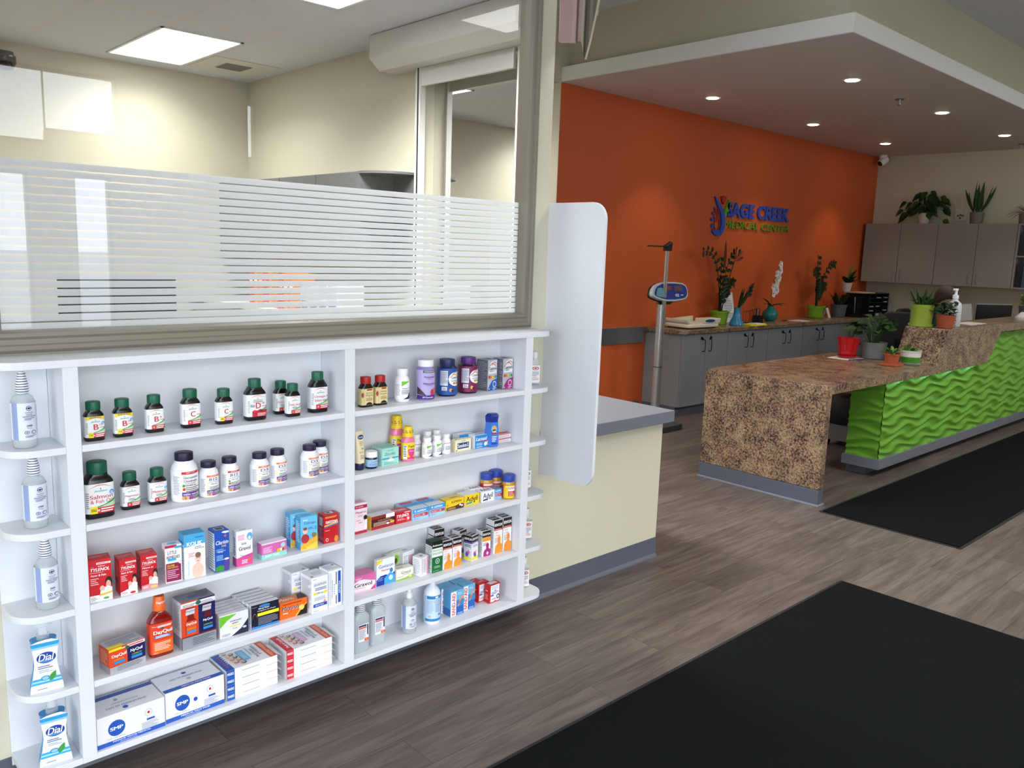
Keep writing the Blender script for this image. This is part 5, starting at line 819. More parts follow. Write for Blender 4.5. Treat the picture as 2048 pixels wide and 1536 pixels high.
b = MB(); b.box(-.24, .24, -.02, .01, .24, .56, BLK); b.build('display', c, bevel=.004); b = MB(); b.box(-.02, .02, 0, .03, .02, .3, BLK); b.build('stand', c); b = MB(); b.box(-.12, .12, -.08, .09, 0, .015, BLK); b.build('foot', c)
c = empty('dome_camera', (1.37, 5.46, 3.06), 0, 'small black dome camera on the pharmacy back wall, at the left photo edge', 'camera')
b = MB(); b.loft([(-.11, .02, .02), (-.10, .06, .06), (-.05, .085, .085), (0, .085, .085)], M('#0C0C0E', .1), T=Matrix.Translation((0, -.1, .0))); b.build('dome', c, smooth=60); b = MB(); b.loft([(0, .07, .07), (.03, .07, .07)], BLK, T=Matrix.Translation((0, -.1, 0))); b.build('mount', c, smooth=40)
c = empty('ceiling_vent', (3.05, 4.85, 3.189), 0, 'square ceiling vent near the pharmacy corner', 'vent')
b = MB(); b.box(-.12, .12, -.12, .12, -.006, 0, M('#A29D96', .5)); [b.box(-.11, .11, -.11 + k * .03, -.10 + k * .03, -.012, -.006, M('#8E8982', .5)) for k in range(8)]; b.build('grille', c)
b = MB(); b.box(-.3, .3, -.3, .3, -.003, 0, M('#D2D0CA', .6)); b.build('vent_panel', c)
# hanging acrylic sign beside the pillar
c = empty('acrylic_sign', (2.42, .171, 2.6), 0, 'clear and pinkish acrylic sign jutting from the wall at the top, beside the pillar', 'sign')
b = MB(); b.prism([(0, -.02), (-.11, -.04), (-.135, -.115), (-.16, -.04), (-.20, .13), (-.24, .5), (0, .5)], -.006, .006, CLEAR, axis='x'); b.build('clear_plate', c)
PA = translucent('pinkish_acrylic', '#C9A8A4', .75, .2)
b = MB(); b.prism([(-.002, -.03), (-.085, -.045), (-.085, .5), (-.002, .5)], -.035, -.012, PA, axis='x'); b.build('pink_block', c, bevel=.003)
b = MB(); b.prism([(-.10, .07), (-.17, .06), (-.20, .5), (-.10, .5)], .010, .03, translucent('smoky_acrylic', '#A8A5A2', .7, .2), axis='x'); b.build('grey_block', c, bevel=.003)

# ================================================================ mats
def mat_(x0, x1, y0, y1, label):
    e = empty('floor_mat', ((x0 + x1) / 2, (y0 + y1) / 2, 0.0005), 0, label, 'mat', 'black entrance mats'); hx, hy = (x1 - x0) / 2, (y1 - y0) / 2
    b = MB(); b.prism(rrect(-hx, -hy, hx, hy, .012), 0, .003, M('#15171A', .7)); b.build('rubber_edge', e); b = MB(); b.box(-hx + .018, hx - .018, -hy + .018, hy - .018, .003, .009, CARPET); b.build('pile', e, bevel=.002)
mat_(-2.2, 3.826, -1.90, -.672, 'large black mat in the near foreground, at the foot of the photo'); mat_(4.878, 11.2, -.913, -.0175, 'long black runner mat along the green reception desk')

# ================================================================ reception desk
dk = empty('reception_desk', (4.98, .048, 0), 0, 'reception desk in brown speckled laminate with a green wavy front', 'desk')
def dpart(b, n, **k): return b.build(n, dk, **k)
o_ = Matrix.Translation((-4.98, -.048, 0))
b = MB(); b.box(4.98, 5.045, .048, 1.012, .115, .8365, GRAN, o_); dpart(b, 'end_panel', bevel=.002)
b = MB(); b.box(4.975, 5.05, .045, 1.015, .0, .112, BASE, o_); b.box(4.962, 5.055, .034, 1.02, 0, .012, M('#7C828C', .5), o_); dpart(b, 'end_panel_base', bevel=.002)
b = MB(); b.box(5.0455, 6.8845, .048, 1.012, .775, .837, GRAN, o_); b.box(6.8845, 6.98, .0757, 1.012, .775, .837, GRAN, o_); dpart(b, 'desk_top', bevel=.002)
b = MB(); b.prism([(6.885, .775), (8.10, .785), (8.39, 1.065), (11.98, 1.065), (11.98, 1.137), (7.035, 1.137), (6.885, .837)], .048, .075, GRAN, o_, axis='y'); dpart(b, 'front_band', bevel=.002)
b = MB(); b.prism([(6.885, .8375), (6.93, .8375), (7.075, 1.137), (7.035, 1.137)], .0755, .40, GRAN, o_, axis='y'); dpart(b, 'sloped_end', bevel=.002)
b = MB(); b.box(7.04, 11.98, .0755, .40, 1.10, 1.1375, GRAN, o_); dpart(b, 'transaction_top', bevel=.002)
b = MB(); b.box(6.98, 11.98, .41, 1.012, .735, .765, GRAN, o_); dpart(b, 'work_surface')
GRM = M('#66A02E', .38, name='green_wave_panel')
def wave(u, v):
    ph = v / .075 + .34 * math.sin(2 * PI * u / .52 + 1.1 * math.sin(2 * PI * v / .225 + .6))
    s = .5 + .5 * math.sin(2 * PI * ph); h = .016 * (1 - abs(s) ** 1.0) ** 1.6
    e = min((u % .90), .90 - (u % .90)); return h * (1 if e > .006 else .4)
b = MB(); nx, nz = 620, 64; vs = []; fs = []
x0, x1 = 6.10, 11.98
for j in range(nz + 1):
    for i in range(nx + 1):
        x = x0 + (x1 - x0) * i / nx; zt = .775 if x < 8.10 else min(1.065, .775 + (x - 8.10) * 1.0); z = .148 + (zt - .148) * j / nz; vs.append((x, .130 - wave(x - x0, z), z))
for j in range(nz):
    for i in range(nx): a = j * (nx + 1) + i; fs.append((a, a + 1, a + nx + 2, a + nx + 1))
b.add(vs, fs, GRM, o_); dpart(b, 'green_wave_front', smooth=60)
b = MB(); ny, nz = 36, 64; vs = []; fs = []
for j in range(nz + 1):
    for i in range(ny + 1): y = .130 + .26 * i / ny; z = .148 + .627 * j / nz; vs.append((6.10 - wave(y * 1.0 + .14, z), y, z))
for j in range(nz):
    for i in range(ny): a = j * (ny + 1) + i; fs.append((a + 1, a, a + ny + 1, a + ny + 2))
b.add(vs, fs, GRM, o_); dpart(b, 'green_wave_side', smooth=60)
b = MB(); b.box(6.12, 11.98, .15, .388, .15, .77, M('#3E7A1C', .6), o_); b.box(8.6, 11.98, .15, .388, .77, 1.06, M('#3E7A1C', .6), o_); dpart(b, 'carcass')
b = MB(); b.box(6.075, 11.98, .108, .41, .068, .148, M('#6E727C', .45), o_); dpart(b, 'grey_plinth_band', bevel=.002)
b = MB(); b.box(6.14, 11.98, .233, .395, 0, .067, BASE, o_); dpart(b, 'toe_kick')
area('desk_led_strip', (7.05, .095, .77), (0, 0, 0), 1.9, .02, .5, (.5, 1, .7))

# ================================================================ back counter
ct = empty('back_countertop', (6.70, 2.45, 0), 0, 'brown speckled countertop along the orange wall', 'countertop')
b = MB(); b.prism([(0, .52), (0, .06), (.06, 0), (5.29, 0), (5.29, .52)], .872, .912, GRAN); b.build('slab', ct, bevel=.004)
WC = ('nearest the weighing scale', 'second from the weighing scale', 'third from the weighing scale', 'fourth from the weighing scale', 'behind the office chair', 'in the far corner')
for i in range(6):
    x0 = 6.75 + i * .838; 
    c = empty('base_cabinet', (x0, 2.49, 0), 0, 'grey double-door base cabinet %s' % WC[i], 'cabinet', 'grey base cabinets along the orange wall')
    b = MB(); b.box(.001, .837, .02, .488, .10, .871, GREYLAM); b.build('body', c)
    b = MB(); b.box(.001, .837, .05, .488, 0, .099, BASE); b.build('toe_kick', c)
    for k, (a, w_) in enumerate(((.003, .4165), (.4205, .8345))):
        b = MB(); b.box(a, w_, 0, .019, .102, .868, GREYLAM); d_ = b.build('door', c, bevel=.0015)
        hx = .360 if k == 0 else .478
        b = MB(); m_ = M('#17181A', .3, .6); b.tube([(hx, 0, .80), (hx, -.028, .80), (hx, -.034, .785), (hx, -.034, .69), (hx, -.028, .675), (hx, 0, .675)], .0045, m_, 8)
        b.loft([(0, .017, .017), (.006, .017, .017)], m_, T=Matrix.Translation((hx + (-.025 if k == 0 else .025), -.001, .815)) @ Matrix.Rotation(R(90), 4, 'X')); b.tube([(hx + (-.025 if k == 0 else .025), -.006, .815), (hx, -.008, .808)], .005, m_)
        b.build('handle', d_, smooth=40)
# steel rail on the orange wall
b = MB(); b.box(5.36, 6.70, 2.955, 2.979, .745, .915, M('#A8AAAE', .3, .9)); tag(b.build('steel_wall_guard', bevel=.003), 'brushed steel guard strip on the orange wall left of the counter', 'wall guard')
# upper cabinets on the right wall
for i, (y1, y0) in enumerate(((2.93, 2.43), (2.428, 1.93), (1.928, 1.43), (1.428, .965))):
    c = empty('wall_cabinet', (11.67, y0, 0), 0, 'taupe grey wall cabinet, ' + ('at the orange wall corner', 'second from the orange wall', 'third from the orange wall', 'next to the open shelves')[i], 'cabinet', 'grey wall cabinets behind reception')
    W_ = y1 - y0; G2 = M('#8C8884', .45, name='warm_grey_laminate')
    b = MB(); b.box(.02, .329, 0, W_, 1.395, 2.223, G2); b.build('body', c); b = MB(); b.box(0, .019, .002, W_ - .002, 1.397, 2.221, G2); d_ = b.build('door', c, bevel=.0015)
    hy = .05 if i % 2 == 0 else W_ - .05
    b = MB(); b.tube([(0, hy, 1.44), (-.028, hy, 1.45), (-.028, hy, 1.57), (0, hy, 1.58)], .005, M('#77736E', .3, .7)); b.build('handle', d_, smooth=40)
c = empty('open_shelf_cabinet', (11.67, .0, 0), 0, 'taupe grey open shelf cabinet at the right photo edge', 'shelf')
b = MB(); b.box(0, .329, .94, .96, 1.395, 2.223, G2); b.box(0, .329, 0, .94, 1.395, 1.415, G2); b.box(0, .329, 0, .94, 2.205, 2.223, G2); b.box(.31, .329, 0, .94, 1.41, 2.21, G2); b.box(0, .329, 0, .02, 1.395, 2.223, G2); b.build('body', c); b = MB(); b.box(0, .31, .02, .94, 1.80, 1.818, G2); b.build('shelf', c)
for i in range(7):
    b = MB(); b.box(-.12, .12, -.03, .03, 0, .30, M(('#20242C', '#3A6AA0', '#1C1C20')[i % 3], .5)); tag(b.build('ring_binder', loc=(11.82, .90 - i * .065, 1.8185)), 'dark file binder on the upper open shelf, %s from its left end' % ('first', 'second', 'third', 'fourth', 'fifth', 'sixth', 'seventh')[i], 'binder', 'dark binders on the open shelves')
for i in range(5):
    b = MB(); b.box(-.12, .12, -.035, .035, 0, .30, M(('#16181E', '#39506C')[i % 2], .5)); tag(b.build('ring_binder', loc=(11.82, .895 - i * .075, 1.4155)), 'dark file binder on the lower open shelf, %s from its left end' % ('first', 'second', 'third', 'fourth', 'fifth')[i], 'binder', 'dark binders on the open shelves')
# back desk along the right wall (where the receptionist sits facing)
c = empty('back_desk', (11.38, 1.12, 0), 0, 'low back desk under the grey wall cabinets', 'desk'); b = MB(); b.box(0, .60, 0, 1.3, .72, .76, GRAN); b.build('top', c); b = MB(); b.box(.1, .6, 0, 1.3, 0, .72, GREYLAM); b.build('body', c)

# ================================================================ wall sign
sg = empty('clinic_sign', (7.78, 2.979, 2.0), 0, 'blue and green raised letter clinic sign on the orange wall', 'sign')
def letters(txt, x0, x1, z0, z1, mat, nm, th=.02, bold=.02):
    vs2, fs2 = text_mesh(txt, bold, 0); b = MB(); n = len(vs2)
    F = [(x0 + x * (x1 - x0), -th, z0 + y * (z1 - z0)) for x, y in vs2]; B_ = [(p[0], 0, p[2]) for p in F]
    ed = {}
    for f in fs2:
        for i in range(len(f)): ed[(f[i], f[(i + 1) % len(f)])] = 1
    side = [(a, b2, b2 + n, a + n) for (a, b2) in ed if (b2, a) not in ed]
    b.add(F + B_, list(fs2) + side, mat); return b.build(nm, sg)
BL = M('#2E50B8', .4); GL = M('#6C9A2C', .4); RL = M('#A8202A', .4)
letters('SAGE CREEK', .33, 1.765, .135, .305, BL, 'name_letters', bold=.035); letters('MEDICAL CENTER', .31, 1.775, .008, .092, GL, 'subtitle_letters', bold=0.0)
b = MB(); P_ = []
for i in range(25):
    t = i / 24; x = .07 + .19 * math.sin(PI * (.08 + t * .62)) ** 1.2 * 1.0; z = .345 - .40 * t; P_.append((.07 + .20 * math.sin(t * 2.2), z))
P_ += [(.17 - .10 * math.sin(a / 10 * PI / 2) , -.058 - .0 + .045 * (1 - math.cos(a / 10 * PI / 2))) for a in range(1, 11)]
L_, R_ = [], []
for i, p in enumerate(P_):
    q0, q1 = P_[max(0, i - 1)], P_[min(len(P_) - 1, i + 1)]; dx, dz = q1[0] - q0[0], q1[1] - q0[1]; l = math.hypot(dx, dz) or 1; wd_ = .004 + .034 * math.sin(PI * i / (len(P_) - 1)) ** .8
    L_.append((p[0] - dz / l * wd_, p[1] + dx / l * wd_)); R_.append((p[0] + dz / l * wd_, p[1] - dx / l * wd_))
n = len(L_); vs = [(x, -.022, z) for x, z in L_ + R_] + [(x, 0, z) for x, z in L_ + R_]
fs = [(i, i + 1, n + i + 1, n + i) for i in range(n - 1)] + [(i, i + 1, 2 * n + i + 1, 2 * n + i) for i in range(n - 1)] + [(n + i, n + i + 1, 3 * n + i + 1, 3 * n + i) for i in range(n - 1)]
b.add(vs, fs, BL); b.build('blue_curve', sg)
b = MB(); b.prism([(.27, .10), (.285, .20), (.325, .26), (.36, .33), (.375, .25), (.35, .17), (.30, .12)], -.02, 0, M('#5CB030', .4), axis='y'); b.build('green_leaf', sg)
b = MB(); b.prism([(.20, .36), (.225, .345), (.25, .365), (.275, .345), (.30, .36), (.295, .31), (.25, .27), (.21, .31)], -.02, 0, RL, axis='y'); b.build('tulip', sg)
b = MB(); b.tube([(.13 + .045 * math.cos(R(a)), -.012, .15 + .075 * math.sin(R(a))) for a in range(0, 361, 30)], .008, RL); b.tube([(.15 + .055 * math.cos(R(a)), -.012, .04 + .07 * math.sin(R(a))) for a in range(0, 361, 30)], .008, RL); b.tube([(.12, -.012, .2), (.16, -.012, .08), (.20, -.012, .12)], .008, RL); b.build('red_figure', sg)
b = MB()
for k, (x, z, r_) in enumerate(((.135, .255, .008), (.09, .215, .012), (.055, .16, .016), (.045, .09, .02), (.06, .02, .022))): b.loft([(0, r_, r_), (.02, r_, r_)], BL, T=Matrix.Translation((x, 0, z)) @ Matrix.Rotation(R(90), 4, 'X'), seg=14)
b.build('blue_dots', sg)

# ================================================================ physician scale
c = empty('height_scale', (6.12, 2.32, 0), 0, 'tall silver height and weight scale with a blue display in front of the counter', 'scale')
b = MB(); b.prism(rrect(-.18, -.22, .18, .18, .03), 0, .055, M('#3A3D42', .5)); b.build('platform', c, bevel=.006)
AL = M('#C4C6C8', .32, .75)
b = MB(); b.loft([(.055, .045, .035), (1.21, .045, .035)], AL, n=2.6); b.build('column', c, smooth=40)
b = MB(); b.loft([(.60, .047, .037), (.606, .047, .037)], BLK, n=2.6); b.build('seam_ring', c, smooth=40)
b = MB(); b.box(-.032, .004, -.048, -.030, 1.15, 1.72, AL); b.box(-.028, -.024, -.0485, -.048, .9, 1.72, M('#6A3A2A', .4)); b.build('height_rod', c, bevel=.003)
b = MB(); b.prism([(-.045, 1.71), (.03, 1.71), (.04, 1.80), (.0, 1.78), (-.045, 1.76)], -.06, -.01, BLK, axis='y'); b.box(-.31, -.04, -.045, -.025, 1.745, 1.757, BLK); b.build('head_rest', c, bevel=.003)
b = MB(); b.prism([(-.05, 1.205), (.10, 1.205), (.18, 1.26), (-.02, 1.26)], -.03, .03, BLK, axis='y'); b.build('display_bracket', c)
T_ = Matrix.Translation((.10, -.02, 1.33)) @ Matrix.Rotation(R(-14), 4, 'X')
out = [(-.30, -.035), (-.295, -.01), (-.27, .03), (-.23, .06), (-.17, .08), (-.10, .09), (.08, .088), (.20, .078), (.25, .058), (.272, .025), (.275, -.015), (.262, -.05), (.235, -.075), (.19, -.088), (.05, -.10), (-.10, -.098), (-.20, -.08), (-.26, -.062), (-.29, -.05)]
b = MB(); b.prism(out, -.01, .03, M('#B9BDC4', .35), T_, axis='y'); b.prism([(x * 1.03, z * 1.04) for x, z in out], .03, .05, BLK, T_, axis='y'); ds = b.build('display_housing', c, bevel=.006)
b = MB(); b.prism([(x * .9 + .005, z * .82) for x, z in out], -.013, -.0102, M('#1D2F86', .3), T_, axis='y'); b.prism([(-.25, -.04), (-.21, .03), (-.14, .03), (-.12, -.06), (-.2, -.055)], -.0145, -.0132, M('#5C9CA8', .4), T_, axis='y'); b.box(.05, .17, -.0145, -.0132, .0, .05, M('#5A4A48', .3), T_); b.box(-.07, .0, -.0145, -.0132, .01, .05, M('#8A3A30', .3), T_)
graphics(b, [('t', '02', .72, .22, .14, .18, '#E8E8F0', .05), ('r', .86, .2, .95, .26, '#D8D8E4')], lambda x, y, o: (T_ @ Vector((-.22 + x * .42, -.0145 - o, -.075 + y * .15)))); b.build('display_panel', ds)

# ================================================================ things on the back counter
ZC = .9125
c = empty('baby_scale', (7.16, 2.68, ZC), -2, 'cream baby weighing scale on the near end of the brown counter', 'scale')
CRM = M('#D9D4C0', .4)
b = MB(); b.prism(rrect(-.28, -.17, .28, .17, .05), .012, .05, CRM); b.build('base', c, bevel=.01, smooth=40)
b = MB(); b.prism([(-.27, .05), (-.27, .075), (-.05, .065), (.0, .055), (.0, .05)], -.15, .15, CRM, axis='y'); b.prism([(-.27, .05), (.18, .05), (.18, .11), (-.27, .085)], .12, .15, CRM, axis='y'); b.box(-.27, -.245, -.15, .15, .05, .10, CRM); b.build('tray', c, bevel=.008)
b = MB(); b.prism([(.02, .05), (.02, .105), (.29, .105), (.27, .05)], -.17, -.02, CRM, axis='y'); b.build('control_head', c, bevel=.01)
b = MB(); b.prism([(.09 + .07 * math.cos(R(a)) * 1.2, .082 + .017 * math.sin(R(a))) for a in range(0, 360, 20)], -.174, -.1702, M('#2A4A8C', .3), axis='y'); b.build('display', c)
b = MB(); [b.loft([(0, .015, .015), (.012, .015, .015)], BLK, T=Matrix.Translation((sx * .23, sy * .12, 0))) for sx in (-1, 1) for sy in (-1, 1)]; b.build('foot', c)

LEAF = M('#2A4A20', .5, name='dark_green_leaf', spec=.3); LEAF2 = M('#1A3218', .5, spec=.25); LEAF3 = M('#4C7F2B', .4); YEL = M('#A9B444', .4); SOIL = M('#241A14', .95)
def leaf(b, p, d, up, L, W, mat, droop=.25, fold=.15):
    """pointed oval leaf blade starting at p along d"""
    d = Vector(d).normalized(); s = d.cross(Vector(up)); s = (s if s.length > .05 else d.cross(Vector((1, .2, 0)))).normalized(); u = s.cross(d).normalized()
    pr = [(0, .08), (.15, .6), (.4, 1), (.65, .85), (.85, .45), (1, .02)]; vs = []
    for t, w_ in pr:
        c_ = Vector(p) + d * L * t - Vector((0, 0, 1)) * droop * L * t * t
        for k in (-1, 0, 1): vs.append(c_ + s * W * .5 * w_ * k + u * fold * W * w_ * abs(k))
    fs = []
    for i in range(5):
        for k in range(2): a = i * 3 + k; fs.append((a, a + 1, a + 4, a + 3))
    b.add(vs, fs, mat)
def pot(parent, r0, r1, h, col, rough=.3, saucer=None, rim=True, mat=None, pattern=0):
    b = MB(); m_ = mat or M(col, rough); secs = [(.0, r0 * .92, r0 * .92), (.004, r0, r0)]
    for i in range(1, 9):
        t = i / 9; rr = r0 + (r1 - r0) * t; rr *= 1 + (pattern * .02 * (1 if i % 2 else -1)); secs.append((h * t, rr, rr))
    secs += [(h, r1, r1), (h, r1 * .92, r1 * .92), (h * .88, r1 * .9, r1 * .9)]
    b.loft(secs, m_); 
    if rim: b.loft([(h * .86, r1 * 1.04, r1 * 1.04), (h * 1.0, r1 * 1.06, r1 * 1.06), (h * 1.001, r1 * .93, r1 * .93)], m_, cap=False)
    p = b.build('pot', parent, smooth=40); b = MB(); b.loft([(h * .87, r1 * .9, r1 * .9), (h * .885, r1 * .88, r1 * .88)], SOIL); b.build('soil', parent)
    if saucer: b = MB(); b.loft([(0, r0 * 1.15, r0 * 1.15), (.004, r0 * 1.2, r0 * 1.2), (.022, r0 * 1.32, r0 * 1.32), (.020, r0 * 1.24, r0 * 1.24), (.006, r0 * 1.1, r0 * 1.1)], M(saucer, rough)); b.build('saucer', parent, smooth=40)
    return p
def zz(parent, h, stems, seed, mat=LEAF2, base=.1, leafs=10, L=.095):
    rr = random.Random(seed)
    for (dx, dz, bend) in stems:
        pts = []
        for i in range(10):
            t = i / 9; pts.append(Vector((dx * t ** bend + rr.uniform(-.004, .004), .015 * math.sin(dx * 9) + rr.uniform(-.05, .05) * t * 0 + .05 * math.sin(dx * 31) * t, base + dz * (t if abs(dx) < .15 else math.sin(t * PI * .55)))))
        b = MB(); b.tube(pts, .007, mat, 6, taper=.003); 
        for i in range(3, 10):
            for s_ in (-1, 1):
                d = (pts[i] - pts[i - 1]).normalized(); side = d.cross(Vector((0, 1, 0))).normalized() * s_
                leaf(b, pts[i], d * .7 + side + Vector((0, -.25, 0)), (0, -1, .2), L * (1 - .03 * i), L * .5, mat, .1)
        b.build('leaf_stem', parent)
# lime pot with the tall zz plant
c = empty('potted_zz_plant', (7.86, 2.80, ZC), 0, 'tall dark plant in a lime pot beside the blue vase, with one orange strelitzia bloom', 'plant')
pot(c, .085, .105, .15, '#7CAA2C', .3, pattern=1)
zz(c, .6, [(-.42, .72, 1.8), (.06, .62, 1), (.30, .72, 1.5), (-.05, .42, 1), (.16, .38, 1)], 3)
b = MB(); leaf(b, (-.06, -.02, .25), (-.4, -.3, .5), (0, -1, 0), .16, .12, LEAF2); leaf(b, (.02, .0, .6), (-.15, -.1, 1), (0, -1, 0), .36, .06, M('#55301A', .4), 0); b.build('broad_leaf', c)
b = MB(); P0 = (.20, -.02, .72)
for q, m_ in (((.5, -.2, .55), '#B0401C'), ((.2, -.1, 1), '#D8702A'), ((.9, -.1, .25), '#7A1C1C'), ((-.1, -.1, .9), '#8A2418')): leaf(b, P0, q, (0, -1, 0), .17, .045, M(m_, .5), 0)
b.tube([(.03, 0, .12), (.14, 0, .5), P0], .006, LEAF); b.build('orange_bloom', c)
c = empty('blue_vase', (7.94, 2.62, ZC), 0, 'glossy light blue flared vase next to the clipboard', 'vase')
b = MB(); b.loft([(0, .075, .075), (.004, .082, .082), (.03, .078, .078), (.10, .045, .045), (.17, .036, .036), (.20, .040, .040), (.20, .034, .034), (.17, .03, .03)], M('#2F86B4', .12)); b.build('vase_body', c, smooth=60)
b = MB(); [leaf(b, (0, 0, .18), (math.cos(a) * .4 + .35, -.2, 1), (0, -1, 0), .28, .05, LEAF2, .1) for a in (0, 1, 2.2, 3.1)]; [leaf(b, (.12 + .02 * k, -.02, .32 + .03 * k), (1, -.2, .4 + .2 * k), (0, -1, 0), .12, .04, LEAF2, .1) for k in range(4)]; b.tube([(0, 0, .15), (.1, -.02, .32), (.2, -.02, .46)], .004, LEAF2); b.build('sprig', c)
c = empty('clipboard_holder', (8.16, 2.84, ZC), 0, 'white clipboard with papers standing against the orange wall', 'clipboard'); T_ = Matrix.Rotation(R(-12), 4, 'X')
b = MB(); b.box(-.13, .12, 0, .006, 0, .36, M('#C9CED4', .4), T_); b.build('board', c); b = MB(); b.box(-.11, .10, -.004, -.0005, .01, .335, M('#F2F1F4', .6), T_); graphics(b, [('l', .1, .85, .9, 12, .06, '#9AA0AE')], lambda x, y, o: T_ @ Vector((-.11 + x * .21, -.0045 - o, .01 + y * .32))); b.build('paper', c); b = MB(); b.box(-.05, .05, -.014, 0, .325, .365, BLK, T_); b.build('clip', c)
c = empty('wire_rack', (8.42, 2.70, ZC), 0, 'black wire desk rack with pens beside the clipboard', 'rack'); b = MB()
for k in range(4): yy = -.06 + k * .04; b.tube([(-.12, yy, 0), (-.12, yy, .17 - k * .012), (.04, yy, .17 - k * .012), (.04, yy, 0)], .003, BLK, 6)
b.tube([(-.12, -.06, .004), (.14, -.06, .004), (.14, .06, .004), (-.12, .06, .004), (-.12, -.06, .004)], .003, BLK, 6)
b.box(.06, .13, -.06, .04, 0, .09, BLK); b.build('rack_frame', c)
for k in range(4): b = MB(); b.tube([(.07 + k * .015, -.03 + .02 * k, .02), (.065 + k * .018, -.03 + .02 * k, .15 + .01 * k)], .004, M(('#16161A', '#D8D8DC', '#1A2A5A', '#16161A')[k], .4), 6); b.build('pen', c)
b = MB(); b.box(-.15, .13, -.08, .08, 0, .014, M('#E6D820', .4)); b.box(-.04, .12, -.07, .05, .014, .022, M('#E6E2D4', .5)); tag(b.build('yellow_packet', loc=(8.17, 2.53, ZC), rz=-10), 'flat yellow and white packet on the counter edge', 'packet')
c = empty('orchid_vase', (8.93, 2.77, ZC), 0, 'white orchid in a round teal vase by the orange wall', 'plant')
b = MB(); b.loft([(0, .045, .045), (.006, .055, .055), (.04, .088, .088), (.08, .098, .098), (.12, .085, .085), (.155, .045, .045), (.175, .036, .036), (.19, .042, .042), (.19, .036, .036), (.17, .03, .03)], M('#1A7A78', .1)); b.build('vase_body', c, smooth=60)
b = MB(); [leaf(b, (0, 0, .18), q, (0, 0, 1), .22, .07, LEAF, .3) for q in ((1, -.2, .35), (-1, -.1, .5), (.2, -.9, .5), (-.5, .4, .8))]; b.build('leaves', c)
b = MB(); sp_ = [(0, 0, .18), (.0, 0, .36), (.02, -.01, .52), (.06, -.02, .64), (.10, -.03, .72)]; b.tube(sp_, .004, M('#5A6A34', .5), 6); b.build('stem', c)
WP_ = M('#E9E4E0', .5); rr = random.Random(9)
for k, (x, z) in enumerate(((-.02, .34), (.05, .38), (-.04, .42), (.04, .46), (.08, .53), (.02, .58), (.10, .62), (.09, .69), (.03, .50))):
    b = MB()
    for a in range(5): q = 2 * PI * a / 5 + k; leaf(b, (x, -.03, z), (math.cos(q), -.15, math.sin(q)), (0, -1, .01), .055, .05, WP_, 0)
    b.loft([(0, .007, .007), (.008, .004, .004)], M('#8A3A50', .5), T=Matrix.Translation((x, -.035, z)) @ Matrix.Rotation(R(90), 4, 'X'), seg=8); b.build('orchid_flower', c)
b = MB(); b.box(-.15, .15, -.10, .10, 0, .002, M('#C9C0BC', .6)); tag(b.build('paper_sheet', loc=(9.42, 2.63, ZC), rz=4), 'loose paper sheets lying on the brown counter', 'paper')
b = MB(); b.tube([(-.09, 0, .006), (.09, .01, .006)], .005, BLK); tag(b.build('pen', loc=(9.17, 2.70, ZC), rz=8), 'black pen lying left of the loose papers', 'pen')
c = empty('potted_zz_plant', (10.10, 2.78, ZC), 0, 'dark plant with arching stems in a lime pot, middle of the brown counter', 'plant')
pot(c, .085, .115, .165, '#7CAA2C', .3, saucer='#7CAA2C', pattern=1); zz(c, .6, [(-.22, .50, 1.2), (.06, .66, 1), (.42, .60, 1.3), (.28, .30, 1.2), (-.08, .34, 1), (.1, .4, 1)], 5, base=.12, L=.10)
c = empty('table_tent', (10.42, 2.78, ZC), 0, 'small white folded card between the lime pot and the grey pot', 'card'); b = MB(); b.prism([(-.05, 0), (0, .13), (.05, 0), (.042, 0), (0, .118), (-.042, 0)], -.03, .03, M('#D8D6D4', .6), axis='x'); b.build('folded_card', c)
c = empty('grey_pot_plant', (10.72, 2.76, ZC), 0, 'small dark succulent in a grey pot beside the black file sorter', 'plant'); pot(c, .085, .105, .17, '#5B5E68', .5); b = MB(); rr = random.Random(2)
for k in range(26): a = rr.uniform(0, 6.28); leaf(b, (.05 * math.cos(a), .05 * math.sin(a), .16), (math.cos(a) * .5, math.sin(a) * .5, 1), (0, 0, 1), rr.uniform(.12, .24), .03, LEAF2, .1)
b.build('leaves', c)
c = empty('file_sorter', (11.20, 2.70, ZC), 0, 'black file sorter with shelves and slanted slots on the counter corner', 'file sorter')
b = MB(); b.box(-.06, .56, -.17, .17, 0, .012, BLK); b.box(-.06, -.045, -.17, .17, 0, .33, BLK); b.box(.545, .56, -.17, .17, 0, .33, BLK); b.box(-.06, .56, .155, .17, 0, .33, BLK); b.box(-.06, .56, -.17, .17, .318, .33, BLK)
[b.box(-.045, .545, -.165, .155, z, z + .006, BLK) for z in (.075, .135, .195, .255)]; b.box(.17, .177, -.165, .155, .012, .318, BLK); b.box(.39, .397, -.165, .155, .012, .318, BLK); b.build('sorter_body', c)
b = MB(); [b.prism([(-.30 + k * .055, 0), (-.29 + k * .055, 0), (-.42 + k * .055 + .10, .30), (-.43 + k * .055 + .10, .30)], -.15, .10, BLK, axis='y') for k in range(5)]; b.build('slanted_slots', c)
b = MB(); b.prism([(-.30, .02), (-.07, .02), (-.07, .28), (-.34, .28)], -.09, -.085, M('#C9CDD6', .5), axis='y'); b.box(-.24, .12, -.16, .12, .3305, .345, M('#B8A89C', .6)); b.build('papers', c)
for k, (xx, zz_) in enumerate(((.05, .082), (.24, .142), (.05, .142), (.50, .202), (.28, .013), (.50, .082), (.26, .262), (.50, .262))): b = MB(); b.box(xx - .055, xx + .055, -.162, .1, zz_, zz_ + (.035 if k == 4 else .012), M('#B4B9CC', .6)); b.build('envelopes', c)
c = empty('croton_plant', (11.02, 2.82, ZC + .346), 0, 'variegated leafy plant in a white pot on top of the file sorter', 'plant'); pot(c, .052, .075, .12, '#D6CBC8', .35, rim=False); b = MB()
